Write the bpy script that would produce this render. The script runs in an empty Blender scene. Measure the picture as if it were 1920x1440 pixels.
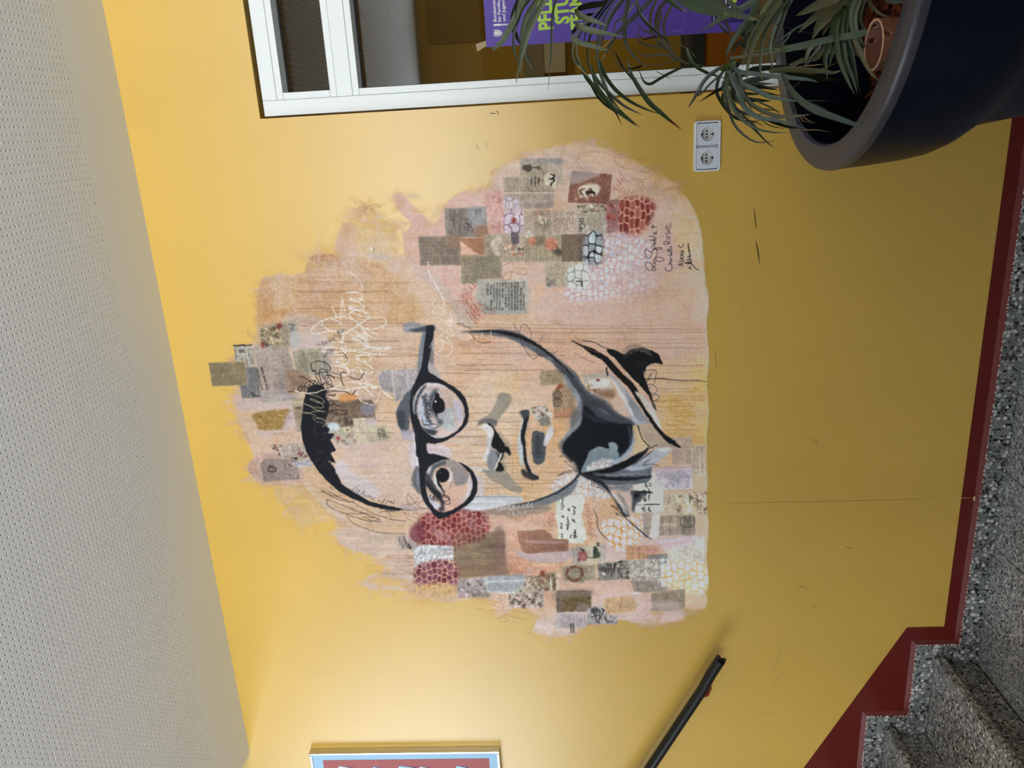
import bpy, bmesh, math, random
import numpy as np
from mathutils import Vector, Matrix
random.seed(7)
SC = bpy.context.scene
COL = SC.collection

# ------------------------------------------------------------------ camera
ILLUM_A, ILLUM_B = 1.16, 0.00086
FPX = 1499.29
CAM = np.array([0.0, -2.62488, 1.54036])
MR = np.array([[0.947982, 0.3159454, -0.0388408], [-0.0552257, 0.0430692, -0.9975446], [-0.3134968, 0.9477993, 0.0582771]])   # rows: upright right, upright down, forward
cam = bpy.data.cameras.new('camera')
cam.sensor_fit = 'HORIZONTAL'; cam.sensor_width = 36.0
cam.lens = FPX / 1920 * 36.0
cam.clip_start = 0.05
camo = bpy.data.objects.new('camera', cam)
COL.objects.link(camo)
rx, ry, rz = MR[1], MR[0], -MR[2]      # the photograph lies on its side
camo.matrix_world = Matrix(((rx[0], ry[0], rz[0], CAM[0]), (rx[1], ry[1], rz[1], CAM[1]),
                            (rx[2], ry[2], rz[2], CAM[2]), (0, 0, 0, 1)))
SC.camera = camo

# ------------------------------------------------------------------ light
SC.view_settings.view_transform = 'Standard'
SC.view_settings.look = 'None'
SC.view_settings.exposure = 0.0
SC.view_settings.gamma = 1.0
SC.view_settings.use_curve_mapping = False
W = bpy.data.worlds.new('daylight'); SC.world = W
W.use_nodes = True
W.node_tree.nodes['Background'].inputs[0].default_value = (0.86, 0.93, 1.0, 1)
W.node_tree.nodes['Background'].inputs[1].default_value = 0.16

def area(name, loc, look, sx, sy, power, col):
    l = bpy.data.lights.new(name, 'AREA'); l.shape = 'RECTANGLE'
    l.size = sx; l.size_y = sy; l.energy = power; l.color = col
    o = bpy.data.objects.new(name, l); COL.objects.link(o)
    o.location = loc
    d = Vector(look) - Vector(loc)
    o.rotation_euler = d.to_track_quat('-Z', 'Y').to_euler()
    return o
# the tall stairwell window on the half landing, left of the picture
area('stairwell_window_light', (-6.45, -3.9, 3.15), (0, -3.9, 3.15), 3.0, 2.5, 200, (0.86, 0.94, 1.0))
# the window band across the landing, behind the camera
area('landing_window_light', (-0.85, -6.1, 1.95), (-0.85, 0, 3.9), 2.0, 1.7, 218, (0.95, 0.98, 1.0))
area('landing_window_light', (2.45, -6.1, 1.95), (2.45, 0, 3.9), 1.5, 1.7, 222, (0.95, 0.98, 1.0))
# added fill, no fitting seen, brightens the room behind the inner window
area('office_fill_light', (1.0, 2.6, 2.75), (1.0, 2.6, 0), 0.6, 0.6, 20, (1.0, 0.93, 0.8))

# ------------------------------------------------------------------ helpers
def at(u, v, Y=0.0):
    d = np.array([720.0 - v, u - 960.0, FPX]) @ MR
    t = (Y - CAM[1]) / d[1]
    return CAM + t * d

def proj(P):
    q = MR @ (np.asarray(P, float) - CAM)
    return 960 + FPX * q[1] / q[2], 720 - FPX * q[0] / q[2]

def link(name, me, mat=None, parent=None):
    o = bpy.data.objects.new(name, me); COL.objects.link(o)
    if mat is not None:
        for m in (mat if isinstance(mat, (list, tuple)) else [mat]): me.materials.append(m)
    if parent is not None: o.parent = parent
    return o

def empty(name, label, cat, loc=(0, 0, 0)):
    o = bpy.data.objects.new(name, None); COL.objects.link(o)
    o.location = loc; o.empty_display_size = 0.1
    o['label'] = label; o['category'] = cat
    return o

def tag(o, label, cat, group=None):
    o['label'] = label; o['category'] = cat
    if group: o['group'] = group
    return o

def struct(o, label=None):
    o['kind'] = 'structure'
    if label: o['label'] = label
    return o

def mesh(name, v, f, smooth=False):
    me = bpy.data.meshes.new(name)
    me.from_pydata([tuple(map(float, p)) for p in v], [], [tuple(map(int, q)) for q in f]); me.update()
    if smooth:
        me.polygons.foreach_set('use_smooth', [True] * len(me.polygons))
    return me

class MB:
    def __init__(s): s.v = []; s.f = []
    def add(s, v, f):
        n = len(s.v); s.v += [tuple(p) for p in v]; s.f += [tuple(i + n for i in q) for q in f]; return s
    def box(s, x0, x1, y0, y1, z0, z1):
        return s.add([(x0, y0, z0), (x1, y0, z0), (x1, y1, z0), (x0, y1, z0), (x0, y0, z1), (x1, y0, z1), (x1, y1, z1), (x0, y1, z1)],
                     [(0, 3, 2, 1), (4, 5, 6, 7), (0, 1, 5, 4), (1, 2, 6, 5), (2, 3, 7, 6), (3, 0, 4, 7)])
    def prism(s, pts, a, b, axis='Y'):
        n = len(pts)
        def P(p, t):
            return {'Y': (p[0], t, p[1]), 'X': (t, p[0], p[1]), 'Z': (p[0], p[1], t)}[axis]
        v = [P(p, a) for p in pts] + [P(p, b) for p in pts]
        f = [tuple(range(n))[::-1], tuple(range(n, 2 * n))] + [(i, (i + 1) % n, n + (i + 1) % n, n + i) for i in range(n)]
        return s.add(v, f)
    def tube(s, path, r, n=10, cap=True):
        path = [Vector(p) for p in path]; rr = r if isinstance(r, (list, tuple)) else [r] * len(path)
        up = None; v = []; f = []
        for i, p in enumerate(path):
            t = (path[min(i + 1, len(path) - 1)] - path[max(i - 1, 0)]).normalized()
            if up is None:
                up = Vector((0, 0, 1)) if abs(t.z) < 0.9 else Vector((0, 1, 0))
            a = t.cross(up).normalized(); b = a.cross(t).normalized(); up = b
            for k in range(n):
                an = 2 * math.pi * k / n
                v.append(p + (a * math.cos(an) + b * math.sin(an)) * rr[i])
        for i in range(len(path) - 1):
            for k in range(n):
                f.append((i * n + k, i * n + (k + 1) % n, (i + 1) * n + (k + 1) % n, (i + 1) * n + k))
        if cap:
            f.append(tuple(range(n))[::-1]); f.append(tuple(range((len(path) - 1) * n, len(path) * n)))
        return s.add(v, f)
    def lathe(s, prof, c=(0, 0, 0), n=48, closed=False):
        v = []; f = []; m = len(prof)
        for k in range(n):
            an = 2 * math.pi * k / n
            for r, z in prof: v.append((c[0] + r * math.cos(an), c[1] + r * math.sin(an), c[2] + z))
        for k in range(n):
            k2 = (k + 1) % n
            for i in range(m if closed else m - 1):
                j = (i + 1) % m
                f.append((k * m + i, k2 * m + i, k2 * m + j, k * m + j))
        return s.add(v, f)
    def build(s, name, mat, parent=None, smooth=False, bevel=0, seg=2):
        me = mesh(name, s.v, s.f)
        if bevel:
            bm = bmesh.new(); bm.from_mesh(me)
            bmesh.ops.recalc_face_normals(bm, faces=bm.faces)
            es = [e for e in bm.edges if len(e.link_faces) == 2 and e.calc_face_angle(0) > 0.5]
            bmesh.ops.bevel(bm, geom=es, offset=bevel, segments=seg, affect='EDGES', profile=0.6)
            bm.to_mesh(me); bm.free()
        else:
            bm = bmesh.new(); bm.from_mesh(me); bmesh.ops.recalc_face_normals(bm, faces=bm.faces); bm.to_mesh(me); bm.free()
        if smooth:
            me.polygons.foreach_set('use_smooth', [True] * len(me.polygons))
            if smooth != 'all': me.set_sharp_from_angle(angle=0.7)
        return link(name, me, mat, parent)

def lin(c):
    c = np.asarray(c, float) / 255.0
    return np.where(c <= 0.04045, c / 12.92, ((c + 0.055) / 1.055) ** 2.4)

# ------------------------------------------------------------------ materials
class NT:
    def __init__(s, name):
        s.m = bpy.data.materials.new(name); s.m.use_nodes = True
        s.t = s.m.node_tree; s.b = s.t.nodes['Principled BSDF']
        s.out = s.t.nodes['Material Output']
    def n(s, typ, **kw):
        x = s.t.nodes.new(typ)
        for k, v in kw.items():
            if k.startswith('_'): setattr(x, k[1:], v)
            else:
                x.inputs[k.replace('__', ' ')].default_value = v
        return x
    def l(s, a, b): s.t.links.new(a, b)
    def pos(s, scale=1.0):
        g = s.n('ShaderNodeNewGeometry')
        if scale == 1.0: return g.outputs['Position']
        v = s.n('ShaderNodeVectorMath', _operation='MULTIPLY'); s.l(g.outputs['Position'], v.inputs[0])
        v.inputs[1].default_value = scale if isinstance(scale, tuple) else (scale,) * 3
        return v.outputs[0]
    def noise(s, scale, detail=2, rough=0.5, pos=None):
        x = s.n('ShaderNodeTexNoise'); x.inputs['Scale'].default_value = scale
        x.inputs['Detail'].default_value = detail; x.inputs['Roughness'].default_value = rough
        s.l(pos if pos is not None else s.pos(), x.inputs['Vector']); return x.outputs['Fac']
    def ramp(s, fac, stops, interp='LINEAR'):
        r = s.n('ShaderNodeValToRGB'); r.color_ramp.interpolation = interp
        e = r.color_ramp.elements
        while len(e) < len(stops): e.new(0.5)
        for k, (p, c) in enumerate(stops):
            e[k].position = p
            e[k].color = (*c, 1) if not np.isscalar(c) else (c, c, c, 1)
        s.l(fac, r.inputs[0]); return r.outputs[0]
    def mix(s, fac, a, b, mode='MIX'):
        x = s.n('ShaderNodeMix', _data_type='RGBA', _blend_type=mode)
        for val, i in ((fac, 0), (a, 6), (b, 7)):
            if hasattr(val, 'links') or hasattr(val, 'is_linked'): s.l(val, x.inputs[i])
            elif i == 0: x.inputs[0].default_value = val
            else: x.inputs[i].default_value = (*val, 1)
        return x.outputs[2]
    def bump(s, h, strength=0.2, dist=0.002):
        b = s.n('ShaderNodeBump'); b.inputs['Strength'].default_value = strength; b.inputs['Distance'].default_value = dist
        s.l(h, b.inputs['Height']); s.l(b.outputs[0], s.b.inputs['Normal'])
    def set(s, col=None, rough=0.5, spec=0.5, metal=0.0):
        if col is not None:
            if hasattr(col, 'is_linked'): s.l(col, s.b.inputs['Base Color'])
            else: s.b.inputs['Base Color'].default_value = (*col, 1)
        s.b.inputs['Roughness'].default_value = rough
        s.b.inputs['Specular IOR Level'].default_value = spec
        s.b.inputs['Metallic'].default_value = metal
        return s.m

def flat(name, rgb, rough=0.5, spec=0.5, metal=0.0, var=0.06, scale=30.0):
    t = NT(name); c = lin(rgb)
    col = t.mix(t.noise(scale, 3), tuple(c * (1 - var)), tuple(np.minimum(c * (1 + var), 1)))
    return t.set(col, rough, spec, metal)

WALL_RGB = (211, 173, 74)
WALL_ROUGH, WALL_SPEC = 0.36, 0.95
def wall_nodes(t):
    """yellow satin wall paint: roller stipple, faint cloudy wear"""
    c = lin(WALL_RGB)
    cloud = t.noise(2.3, 4, 0.55)
    col = t.mix(t.ramp(cloud, [(0.3, 0.0), (0.75, 1.0)]), tuple(c * 0.95), tuple(c * 1.04))
    st = t.noise(420, 2, 0.6)
    col = t.mix(0.10, col, t.ramp(st, [(0.25, tuple(c * 0.55)), (0.75, tuple(np.minimum(c * 1.5, 1)))]))
    smear = t.noise(7, 5, 0.6, t.pos((1.0, 1.0, 0.35)))
    col = t.mix(t.ramp(smear, [(0.62, 0.0), (0.78, 0.18)]), col, tuple(c * 0.62))
    t.bump(st, 0.10, 0.0015)
    return col
def make_wall_mat():
    t = NT('yellow_wall_paint'); t.set(wall_nodes(t), WALL_ROUGH, WALL_SPEC)
    t.b.inputs['Coat Weight'].default_value = 0.55; t.b.inputs['Coat Roughness'].default_value = 0.42
    return t.m
M_WALL = make_wall_mat()

def terrazzo(name, scale, base, dark, light, rough=0.35, mixk=0.5):
    t = NT(name)
    p = t.pos()
    vo = t.n('ShaderNodeTexVoronoi'); vo.inputs['Scale'].default_value = scale; t.l(p, vo.inputs['Vector'])
    sep = t.n('ShaderNodeSeparateColor'); t.l(vo.outputs['Color'], sep.inputs[0])
    chip = t.ramp(sep.outputs[0], [(0.0, lin(dark)), (0.16, lin(dark)), (0.22, lin(base)), (0.55, lin(base) * 1.25), (0.8, lin(light)), (1.0, lin(light) * 1.1)])
    vo2 = t.n('ShaderNodeTexVoronoi'); vo2.inputs['Scale'].default_value = scale * 2.3; t.l(p, vo2.inputs['Vector'])
    sep2 = t.n('ShaderNodeSeparateColor'); t.l(vo2.outputs['Color'], sep2.inputs[0])
    chip2 = t.ramp(sep2.outputs[0], [(0.0, lin(dark)), (0.2, lin(dark) * 1.2), (0.3, lin(base) * 0.9), (1.0, lin(base) * 1.2)])
    edge = t.ramp(vo.outputs['Distance'], [(0.35, 1.0), (0.6, 0.0)])
    col = t.mix(edge, chip2, chip)
    grime = t.noise(3.0, 4)
    col = t.mix(t.ramp(grime, [(0.35, 0.0), (0.8, 0.45)]), col, tuple(lin((70, 66, 58))))
    return t.set(col, rough, 0.4)
M_TERR = terrazzo('terrazzo_floor_tile', 115, (146, 150, 156), (34, 36, 40), (206, 208, 210))
M_TERR_SK = terrazzo('coarse_terrazzo_skirting', 72, (126, 130, 132), (20, 20, 22), (214, 214, 212))
M_TERR_ST = terrazzo('terrazzo_step', 88, (142, 144, 146), (28, 28, 30), (214, 214, 210))
M_GROUT = flat('dark_tile_grout', (58, 56, 54), 0.9, 0.1)
M_RED = flat('dark_red_gloss_paint', (98, 22, 17), 0.38, 0.5, var=0.05, scale=9)
M_RED_EDGE = flat('pale_red_paint_edge', (108, 42, 38), 0.5, 0.4, var=0.12, scale=60)
M_WHITE_CHIP = flat('white_plaster_chip', (225, 222, 214), 0.8, 0.2)
M_CEIL = flat('grey_white_ceiling_board', (240, 247, 254), 0.75, 0.25, var=0.015, scale=4)
M_HOLE = flat('dark_ceiling_void', (70, 70, 66), 0.9, 0.1)
M_FRAME = flat('white_window_profile', (226, 234, 238), 0.35, 0.5, var=0.02, scale=12)
M_SEAM = flat('grey_profile_seam', (120, 130, 136), 0.6, 0.2)
M_GASKET = flat('black_rubber_gasket', (10, 10, 11), 0.6, 0.3)
M_WHITEWALL = flat('white_stairwell_paint', (226, 222, 206), 0.8, 0.2, var=0.03, scale=3)

def glass_mat():
    t = NT('window_glass')
    tr = t.n('ShaderNodeBsdfTransparent'); tr.inputs[0].default_value = (0.82, 0.86, 0.84, 1)
    gl = t.n('ShaderNodeBsdfGlossy'); gl.inputs['Roughness'].default_value = 0.02
    fr = t.n('ShaderNodeFresnel'); fr.inputs[0].default_value = 1.5
    mx = t.n('ShaderNodeMixShader')
    t.l(fr.outputs[0], mx.inputs[0]); t.l(tr.outputs[0], mx.inputs[1]); t.l(gl.outputs[0], mx.inputs[2])
    t.l(mx.outputs[0], t.out.inputs['Surface']); return t.m
M_GLASS = glass_mat()

M_BROWNWALL = flat('dull_brown_wall_paint', (128, 106, 74), 0.8, 0.2, var=.04, scale=3)
# ------------------------------------------------------------------ room shell
CZ = 2.883          # ceiling height
WX0, WX1, WZ0, WZ1 = 0.052, 1.75, 0.76, 2.437      # inner window opening
def wall_with_hole(x0, x1, z0, z1, hx0, hx1, hz0, hz1, y0, y1):
    b = MB()
    for a, c, d, e in ((x0, hx0, z0, z1), (hx1, x1, z0, z1), (hx0, hx1, z0, hz0), (hx0, hx1, hz1, z1)):
        b.add([(a, y0, d), (c, y0, d), (c, y0, e), (a, y0, e)], [(0, 1, 2, 3)])
        b.add([(a, y1, d), (c, y1, d), (c, y1, e), (a, y1, e)], [(3, 2, 1, 0)])
    c = [(hx0, hz0), (hx1, hz0), (hx1, hz1), (hx0, hz1)]
    for i in range(4):
        p, q = c[i], c[(i + 1) % 4]
        b.add([(p[0], y0, p[1]), (q[0], y0, q[1]), (q[0], y1, q[1]), (p[0], y1, p[1])], [(0, 1, 2, 3)])
    c = [(x0, z0), (x1, z0), (x1, z1), (x0, z1)]
    for i in range(4):
        p, q = c[i], c[(i + 1) % 4]
        b.add([(p[0], y0, p[1]), (q[0], y0, q[1]), (q[0], y1, q[1]), (p[0], y1, p[1])], [(3, 2, 1, 0)])
    return b
G = 0.006
struct(wall_with_hole(-6.5, 3.2, -0.25, 5.4, WX0 - G, WX1 + G, WZ0 - G, WZ1 + 0.012, 0.0, 0.14).build('wall_back', M_WALL), 'yellow painted stairwell wall carrying the mural')
struct(MB().box(-6.7, -6.5, -6.2, 0.14, -0.25, 1.25).box(-6.7, -6.5, -6.2, 0.14, 4.15, 5.4).box(-6.7, -6.5, -2.35, 0.14, 1.25, 4.15).box(-6.7, -6.5, -6.2, -5.45, 1.25, 4.15).build('wall_left', M_WHITEWALL), 'white stairwell end wall with a tall window opening')
struct(MB().box(3.2, 3.4, -6.2, 0.14, -0.25, CZ + 0.25).build('wall_right', M_WALL), 'yellow wall closing the landing')

struct(MB().box(-6.5, 3.2, -6.4, -6.2, -0.25, 1.08).box(-6.5, 3.2, -6.4, -6.2, 2.82, 5.4).box(-6.5, -1.87, -6.4, -6.2, 1.08, 2.82).box(0.17, 1.68, -6.4, -6.2, 1.08, 2.82).build('wall_front', M_BROWNWALL), 'dull brown wall with a window band facing the mural')
struct(MB().box(-1.6, 3.2, -3.35, -3.2, 0, 1.98).build('added_light_screen', M_BROWNWALL), 'dull brown half height screen, added out of view to shade the lower wall')  # added unseen blocker, holds the window light off the lower wall

# ceiling: flat board, a perforated field of round holes on an 18 mm grid
PITCH = 0.01812
PX0, PY0 = -2.205, -0.265       # field corner; holes run towards +X and -Y
def ceiling():
    x1, y1 = 1.1, -1.75
    nx = int((x1 - PX0) / PITCH); ny = int((PY0 - y1) / PITCH)
    x1 = PX0 + nx * PITCH; y1 = PY0 - ny * PITCH
    b = MB()
    for a, c, d, e in ((-2.435, PX0, -6.2, 0.0), (x1, 3.2, -6.2, 0.0), (PX0, x1, PY0, 0.0), (PX0, x1, -6.2, y1)):
        b.add([(a, d, CZ), (a, e, CZ), (c, e, CZ), (c, d, CZ)], [(0, 1, 2, 3)])
    b.add([(-2.435, -6.2, CZ), (-2.435, 0, CZ), (-2.435, 0, CZ + .25), (-2.435, -6.2, CZ + .25)], [(0, 1, 2, 3)])
    b.add([(-2.435, -6.2, CZ + .25), (-2.435, 0, CZ + .25), (3.2, 0, CZ + .25), (3.2, -6.2, CZ + .25)], [(0, 1, 2, 3)])
    o = struct(link('ceiling', mesh('ceiling', b.v, b.f), M_CEIL), 'grey white perforated acoustic ceiling')
    V = []; F = []; MI = []
    h = PITCH / 2; R = 0.0036; D = 0.009
    sq = [(h, 0), (h, h), (0, h), (-h, h), (-h, 0), (-h, -h), (0, -h), (h, -h)]
    oc = [(R * math.cos(k * math.pi / 4), R * math.sin(k * math.pi / 4)) for k in range(8)]
    for i in range(nx):
        for j in range(ny):
            cx = PX0 + (i + .5) * PITCH; cy = PY0 - (j + .5) * PITCH
            u, v = proj((cx, cy, CZ)); n = len(V)
            if -25 < u < 1940 and -25 < v < 1465:
                V += [(cx + a, cy + c, CZ) for a, c in sq] + [(cx + a, cy + c, CZ) for a, c in oc] + [(cx + a, cy + c, CZ + D) for a, c in oc]
                for k in range(8):
                    m = (k + 1) % 8
                    F += [(n + k, n + 8 + k, n + 8 + m, n + m), (n + 8 + k, n + 16 + k, n + 16 + m, n + 8 + m)]; MI += [0, 0]
                F.append(tuple(n + 16 + k for k in range(8))[::-1]); MI.append(1)
            else:
                V += [(cx + a, cy + c, CZ) for a, c in sq[1::2]]
                F.append((n, n + 3, n + 2, n + 1)); MI.append(0)
    me = mesh('perforated_panel', V, F)
    me.materials.append(M_CEIL); me.materials.append(M_HOLE)
    me.polygons.foreach_set('material_index', MI)
    p = link('perforated_panel', me, None, o); p['kind'] = 'stuff'
ceiling()

# floor of the landing: slab with loose-laid terrazzo tiles, recessed dark joints
fl = struct(MB().box(-2.055, 3.2, -6.2, 0.0, -0.25, -0.012).build('floor', M_GROUT), 'grey terrazzo landing floor')
TP = 0.2925; JX, JY = -1.846, -0.163
tile_me = None
def tile_mesh(w, d):
    b = MB().box(-w / 2 + .0016, w / 2 - .0016, -d / 2 + .0016, d / 2 - .0016, -0.012, 0.0)
    return b
def place_tile(x0, x1, y0, y1):
    o = MB().box(x0 + .0018, x1 - .0018, y0 + .0018, y1 - .0018, -0.012, random.uniform(-.0006, .0006)).build('tile', M_TERR, fl, bevel=0.0012, seg=1)
for i in range(-1, 10):
    x0 = max(JX + i * TP, -2.053); x1 = JX + (i + 1) * TP
    place_tile(x0, x1, JY, -0.001)
    for j in range(4): place_tile(x0, x1, JY - (j + 1) * TP, JY - j * TP)
MB().box(JX + 10 * TP, 3.2, -6.2, 0.0, -0.012, 0).box(-2.05, JX + 10 * TP, -6.2, JY - 4 * TP, -0.012, 0).build('outer_tiling', M_TERR, fl)

# stairs going up to the left
RISE, RUN, NX0, RX0 = 0.1565, 0.325, -2.015, -2.055
st = empty('staircase', 'grey terrazzo staircase climbing along the wall from the landing', 'stairs', (RX0, -0.8, 0))
st['kind'] = 'structure'
def kid(b, name, m, **k):
    o = b.build(name, m, st, **k); o.location = -st.location; return o
for k in range(11):
    zt = RISE * (k + 1); x = NX0 - RUN * k; xr = RX0 - RUN * k
    kid(MB().prism([(x, zt - .008), (x - .006, zt), (xr - RUN + .002, zt), (xr - RUN + .002, zt - .04), (x - .012, zt - .04), (x, zt - .03)], -1.65, -0.001), 'tread', M_TERR_ST, bevel=.003, seg=2)
    kid(MB().box(xr - .03, xr, -1.65, -0.001, zt - RISE + .0005, zt - .041), 'riser', M_TERR_ST)
kid(MB().prism([(RX0 - .03, -.2)] + [(RX0 - .03, 0), (RX0 - .03 - 11 * RUN, 11 * RISE - .06), (RX0 - .03 - 11 * RUN, 11 * RISE - .25)], -1.6, -0.02), 'stringer', M_GROUT)
# tile skirting following floor and steps
bb = struct(link('baseboard_back', mesh('baseboard_back', [(-1.95, -0.002, 0.0), (3.2, -0.002, 0.0), (3.2, -0.002, 0.07), (-1.95, -0.002, 0.07)], [(0, 1, 2, 3)]), M_GROUT), 'coarse terrazzo skirting along the foot of the yellow wall')
SKH, SKT = 0.073, 0.011
xj = [-1.9655, -1.729]
while xj[-1] < 3.1: xj.append(xj[-1] + 0.297)
for a, b in zip(xj[:-1], xj[1:]):
    MB().box(a + .001, b - .001, -SKT, -.0005, .0005, SKH + random.uniform(-.0012, .0012)).build('skirting_tile', M_TERR_SK, bb, bevel=.0015, seg=1)
def skirt(poly):
    MB().prism(poly, -SKT, -.0005).build('skirting_tile', M_TERR_SK, bb, bevel=.0012, seg=1)
for k in range(11):
    xr = -1.967 - RUN * k; z0 = RISE * k; zt = RISE * (k + 1); xn = NX0 - RUN * k; xrr = RX0 - RUN * k
    skirt([(xr, z0 + .0005), (xr, zt + SKH), (xn - .055, zt + SKH), (xn - .055, zt + .001), (xn + .001, zt + .001), (xn + .001, zt - .041), (xrr + .001, zt - .041), (xrr + .001, z0 + .0005)])
    skirt([(xn - .057, zt + .001), (xn - .057, zt + SKH), (xr - RUN - .0015, zt + SKH), (xr - RUN - .0015, zt + .001)])

# dark red painted border above the skirting, with a lighter red rounded lower lip
up = [(3.2, .136), (-1.891, .134), (-1.892, .270)] + [(-2.545 - .653 * 6.0, .611 + .3405 * 6.0)]
lo = [(3.2, SKH + .002)]
for k in range(11):
    xr = -1.9655 - RUN * k
    lo += [(xr, RISE * k + SKH + .002), (xr, RISE * (k + 1) + SKH + .002)]
lo.append((-2.545 - .653 * 6.0, lo[-1][1]))
def border():
    b = MB(); Y0 = -0.0012
    def quad(p): b.add([(x, Y0, z) for x, z in p], [tuple(range(len(p)))])
    sl = (up[3][1] - up[2][1]) / (up[3][0] - up[2][0])
    top = lambda x: up[2][1] + sl * (x - up[2][0])
    quad([(3.2, lo[0][1]), (3.2, up[0][1]), (-1.892, .134), (-1.892, lo[0][1])])
    quad([(-1.892, lo[0][1]), (-1.892, up[2][1]), (-1.9655, top(-1.9655)), (-1.9655, lo[0][1])])
    for k in range(11):
        xa = -1.9655 - RUN * k; z = RISE * (k + 1) + SKH + .002
        quad([(xa, z), (xa, top(xa)), (xa - RUN, top(xa - RUN)), (xa - RUN, z)])
    o = struct(b.build('trim_1', M_RED), 'dark red painted border stepping up with the stairs')
    for p in o.data.polygons:
        if p.normal.y > 0: p.flip()
    o.data.update()
    # lip: a strip along lo, from the wall out to the face of the skirting
    L = 0.016; b = MB()
    for i in range(len(lo) - 1):
        (xa, za), (xb, zb) = lo[i], lo[i + 1]
        if abs(za - zb) < 1e-6:
            xa2 = xa + (L if (i > 0 and lo[i - 1][1] < za) else 0); xb2 = xb + L if i < len(lo) - 2 else xb
            # upper edge stays parallel, mitred at the corners
            b.add([(xa, -SKT, za - .003), (xb, -SKT, zb - .003), (xb2, -.0015, zb + L), (xa2, -.0015, za + L)], [(0, 1, 2, 3)])
        else:
            b.add([(xa, -SKT, za - .003), (xb, -SKT, zb - .003), (xb + L, -.0015, zb + L), (xa + L, -.0015, za + L)], [(0, 1, 2, 3)])
    b.build('painted_lip', M_RED_EDGE, o)
    # crumbly pale joint between lip and skirting
    b = MB(); rnd = random.Random(3)
    for i in range(len(lo) - 1):
        (xa, za), (xb, zb) = lo[i], lo[i + 1]
        n = max(1, int((abs(xa - xb) + abs(za - zb)) / .006))
        for k in range(n):
            if rnd.random() < .45: continue
            t = (k + rnd.random()) / n; x = xa + (xb - xa) * t; z = za + (zb - za) * t; s = rnd.uniform(.0012, .003)
            if x > 1.2: continue
            b.box(x - s, x + s, -SKT - .001, -SKT + .002, z - .001 - s * .6, z - .001 + s * .6)
    j = b.build('plaster_joint', M_WHITE_CHIP, o); j['kind'] = 'stuff'
border()
# ------------------------------------------------------------------ inner window
FY = 0.012           # face of the profiles, a little behind the wall face
GY = 0.075           # glass
win = struct(MB().box(WX0, WX0 + .046, FY, .10, WZ0, WZ1).build('window_1', M_FRAME, bevel=.0012, seg=1), 'white framed inner window with a narrow top pane')
def wpart(b, name, m=M_FRAME, bev=.001, **k): return b.build(name, m, win, bevel=bev, seg=1, **k)
wpart(MB().box(WX0 + .0468, WX1 - .0468, FY, .10, WZ1 - .046, WZ1), 'frame_rail')
wpart(MB().box(WX0 + .0468, WX1 - .0468, FY, .10, WZ0, WZ0 + .046), 'frame_rail')
wpart(MB().box(WX1 - .046, WX1, FY, .10, WZ0, WZ1), 'frame_stile')
TZ0, TZ1 = 2.149, 2.198
wpart(MB().box(WX0 + .0468, WX1 - .0468, FY, .10, TZ0, TZ1), 'transom')
def pane(z0, z1):
    x0, x1 = WX0 + .0468, WX1 - .0468
    bw = .0205
    for a, c, d, e in ((x0, x1, z1 - bw, z1), (x0, x1, z0, z0 + bw), (x0, x0 + bw, z0 + bw + .0006, z1 - bw - .0006), (x1 - bw, x1, z0 + bw + .0006, z1 - bw - .0006)):
        wpart(MB().box(a, c, FY + .0012, GY - .004, d, e), 'glazing_bead')
    ix0, ix1, iz0, iz1 = x0 + bw, x1 - bw, z0 + bw, z1 - bw
    g = MB(); t = .006
    for a, c, d, e in ((ix0 - .002, ix1 + .002, iz1 - t, iz1), (ix0 - .002, ix1 + .002, iz0, iz0 + t), (ix0, ix0 + t * .7, iz0, iz1), (ix1 - t, ix1, iz0, iz1)):
        g.box(a, c, GY - .004, GY + .002, d, e)
    wpart(g, 'gasket', M_GASKET, 0)
    wpart(MB().box(ix0 - .005, ix1 + .005, GY, GY + .006, iz0 - .005, iz1 + .005), 'pane', M_GLASS, 0)
SEAMG = .0008
pane(TZ1 + SEAMG, WZ1 - .046 - SEAMG); pane(WZ0 + .046 + SEAMG, TZ0 - SEAMG)
# dark core seen in the hairline joints
wpart(MB().box(WX0 + .04, WX1 - .04, FY + .006, .09, WZ0 + .04, WZ0 + .0475).box(WX0 + .04, WX1 - .04, FY + .004, .09, WZ1 - .0475, WZ1 - .04)
      .box(WX0 + .04, WX0 + .0475, FY + .004, .09, WZ0 + .04, WZ1 - .04).box(WX0 + .05, WX1 - .05, FY + .004, .09, TZ1 - .002, TZ1 + .0015).box(WX0 + .05, WX1 - .05, FY + .004, .09, TZ0 - .0015, TZ0 + .002), 'profile_seam', M_SEAM, 0)

# ------------------------------------------------------------------ the room behind it
M_OFF_WALL = flat('ochre_office_wall', (196, 150, 48), 0.7, 0.2, var=.03, scale=2)
M_OFF_CEIL = flat('office_ceiling', (176, 160, 128), 0.8, 0.2, var=.03, scale=2)
M_OFF_BOARD = flat('brown_cork_board', (150, 112, 34), 0.9, 0.1)
M_OFF_GREY = flat('grey_beige_door', (150, 130, 96), 0.6, 0.3)
M_OFF_PAPER = flat('pale_notice_paper', (206, 186, 150), 0.8, 0.2)
M_OFF_DARK = flat('dark_grey_post', (62, 64, 62), 0.6, 0.3)
M_OFF_ORANGE = flat('orange_cupboard_front', (190, 112, 20), 0.5, 0.4)
def dots_mat():
    t = NT('perforated_office_ceiling')
    w = t.n('ShaderNodeTexVoronoi'); w.inputs['Scale'].default_value = 34; w.inputs['Randomness'].default_value = 0
    t.l(t.pos((1, 1, 0)), w.inputs['Vector'])
    col = t.ramp(w.outputs['Distance'], [(0.16, lin((96, 88, 74))), (0.24, lin((190, 184, 168)))])
    return t.set(col, .8, .2)
M_OFF_PERF = dots_mat()
OY = 4.8
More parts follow.
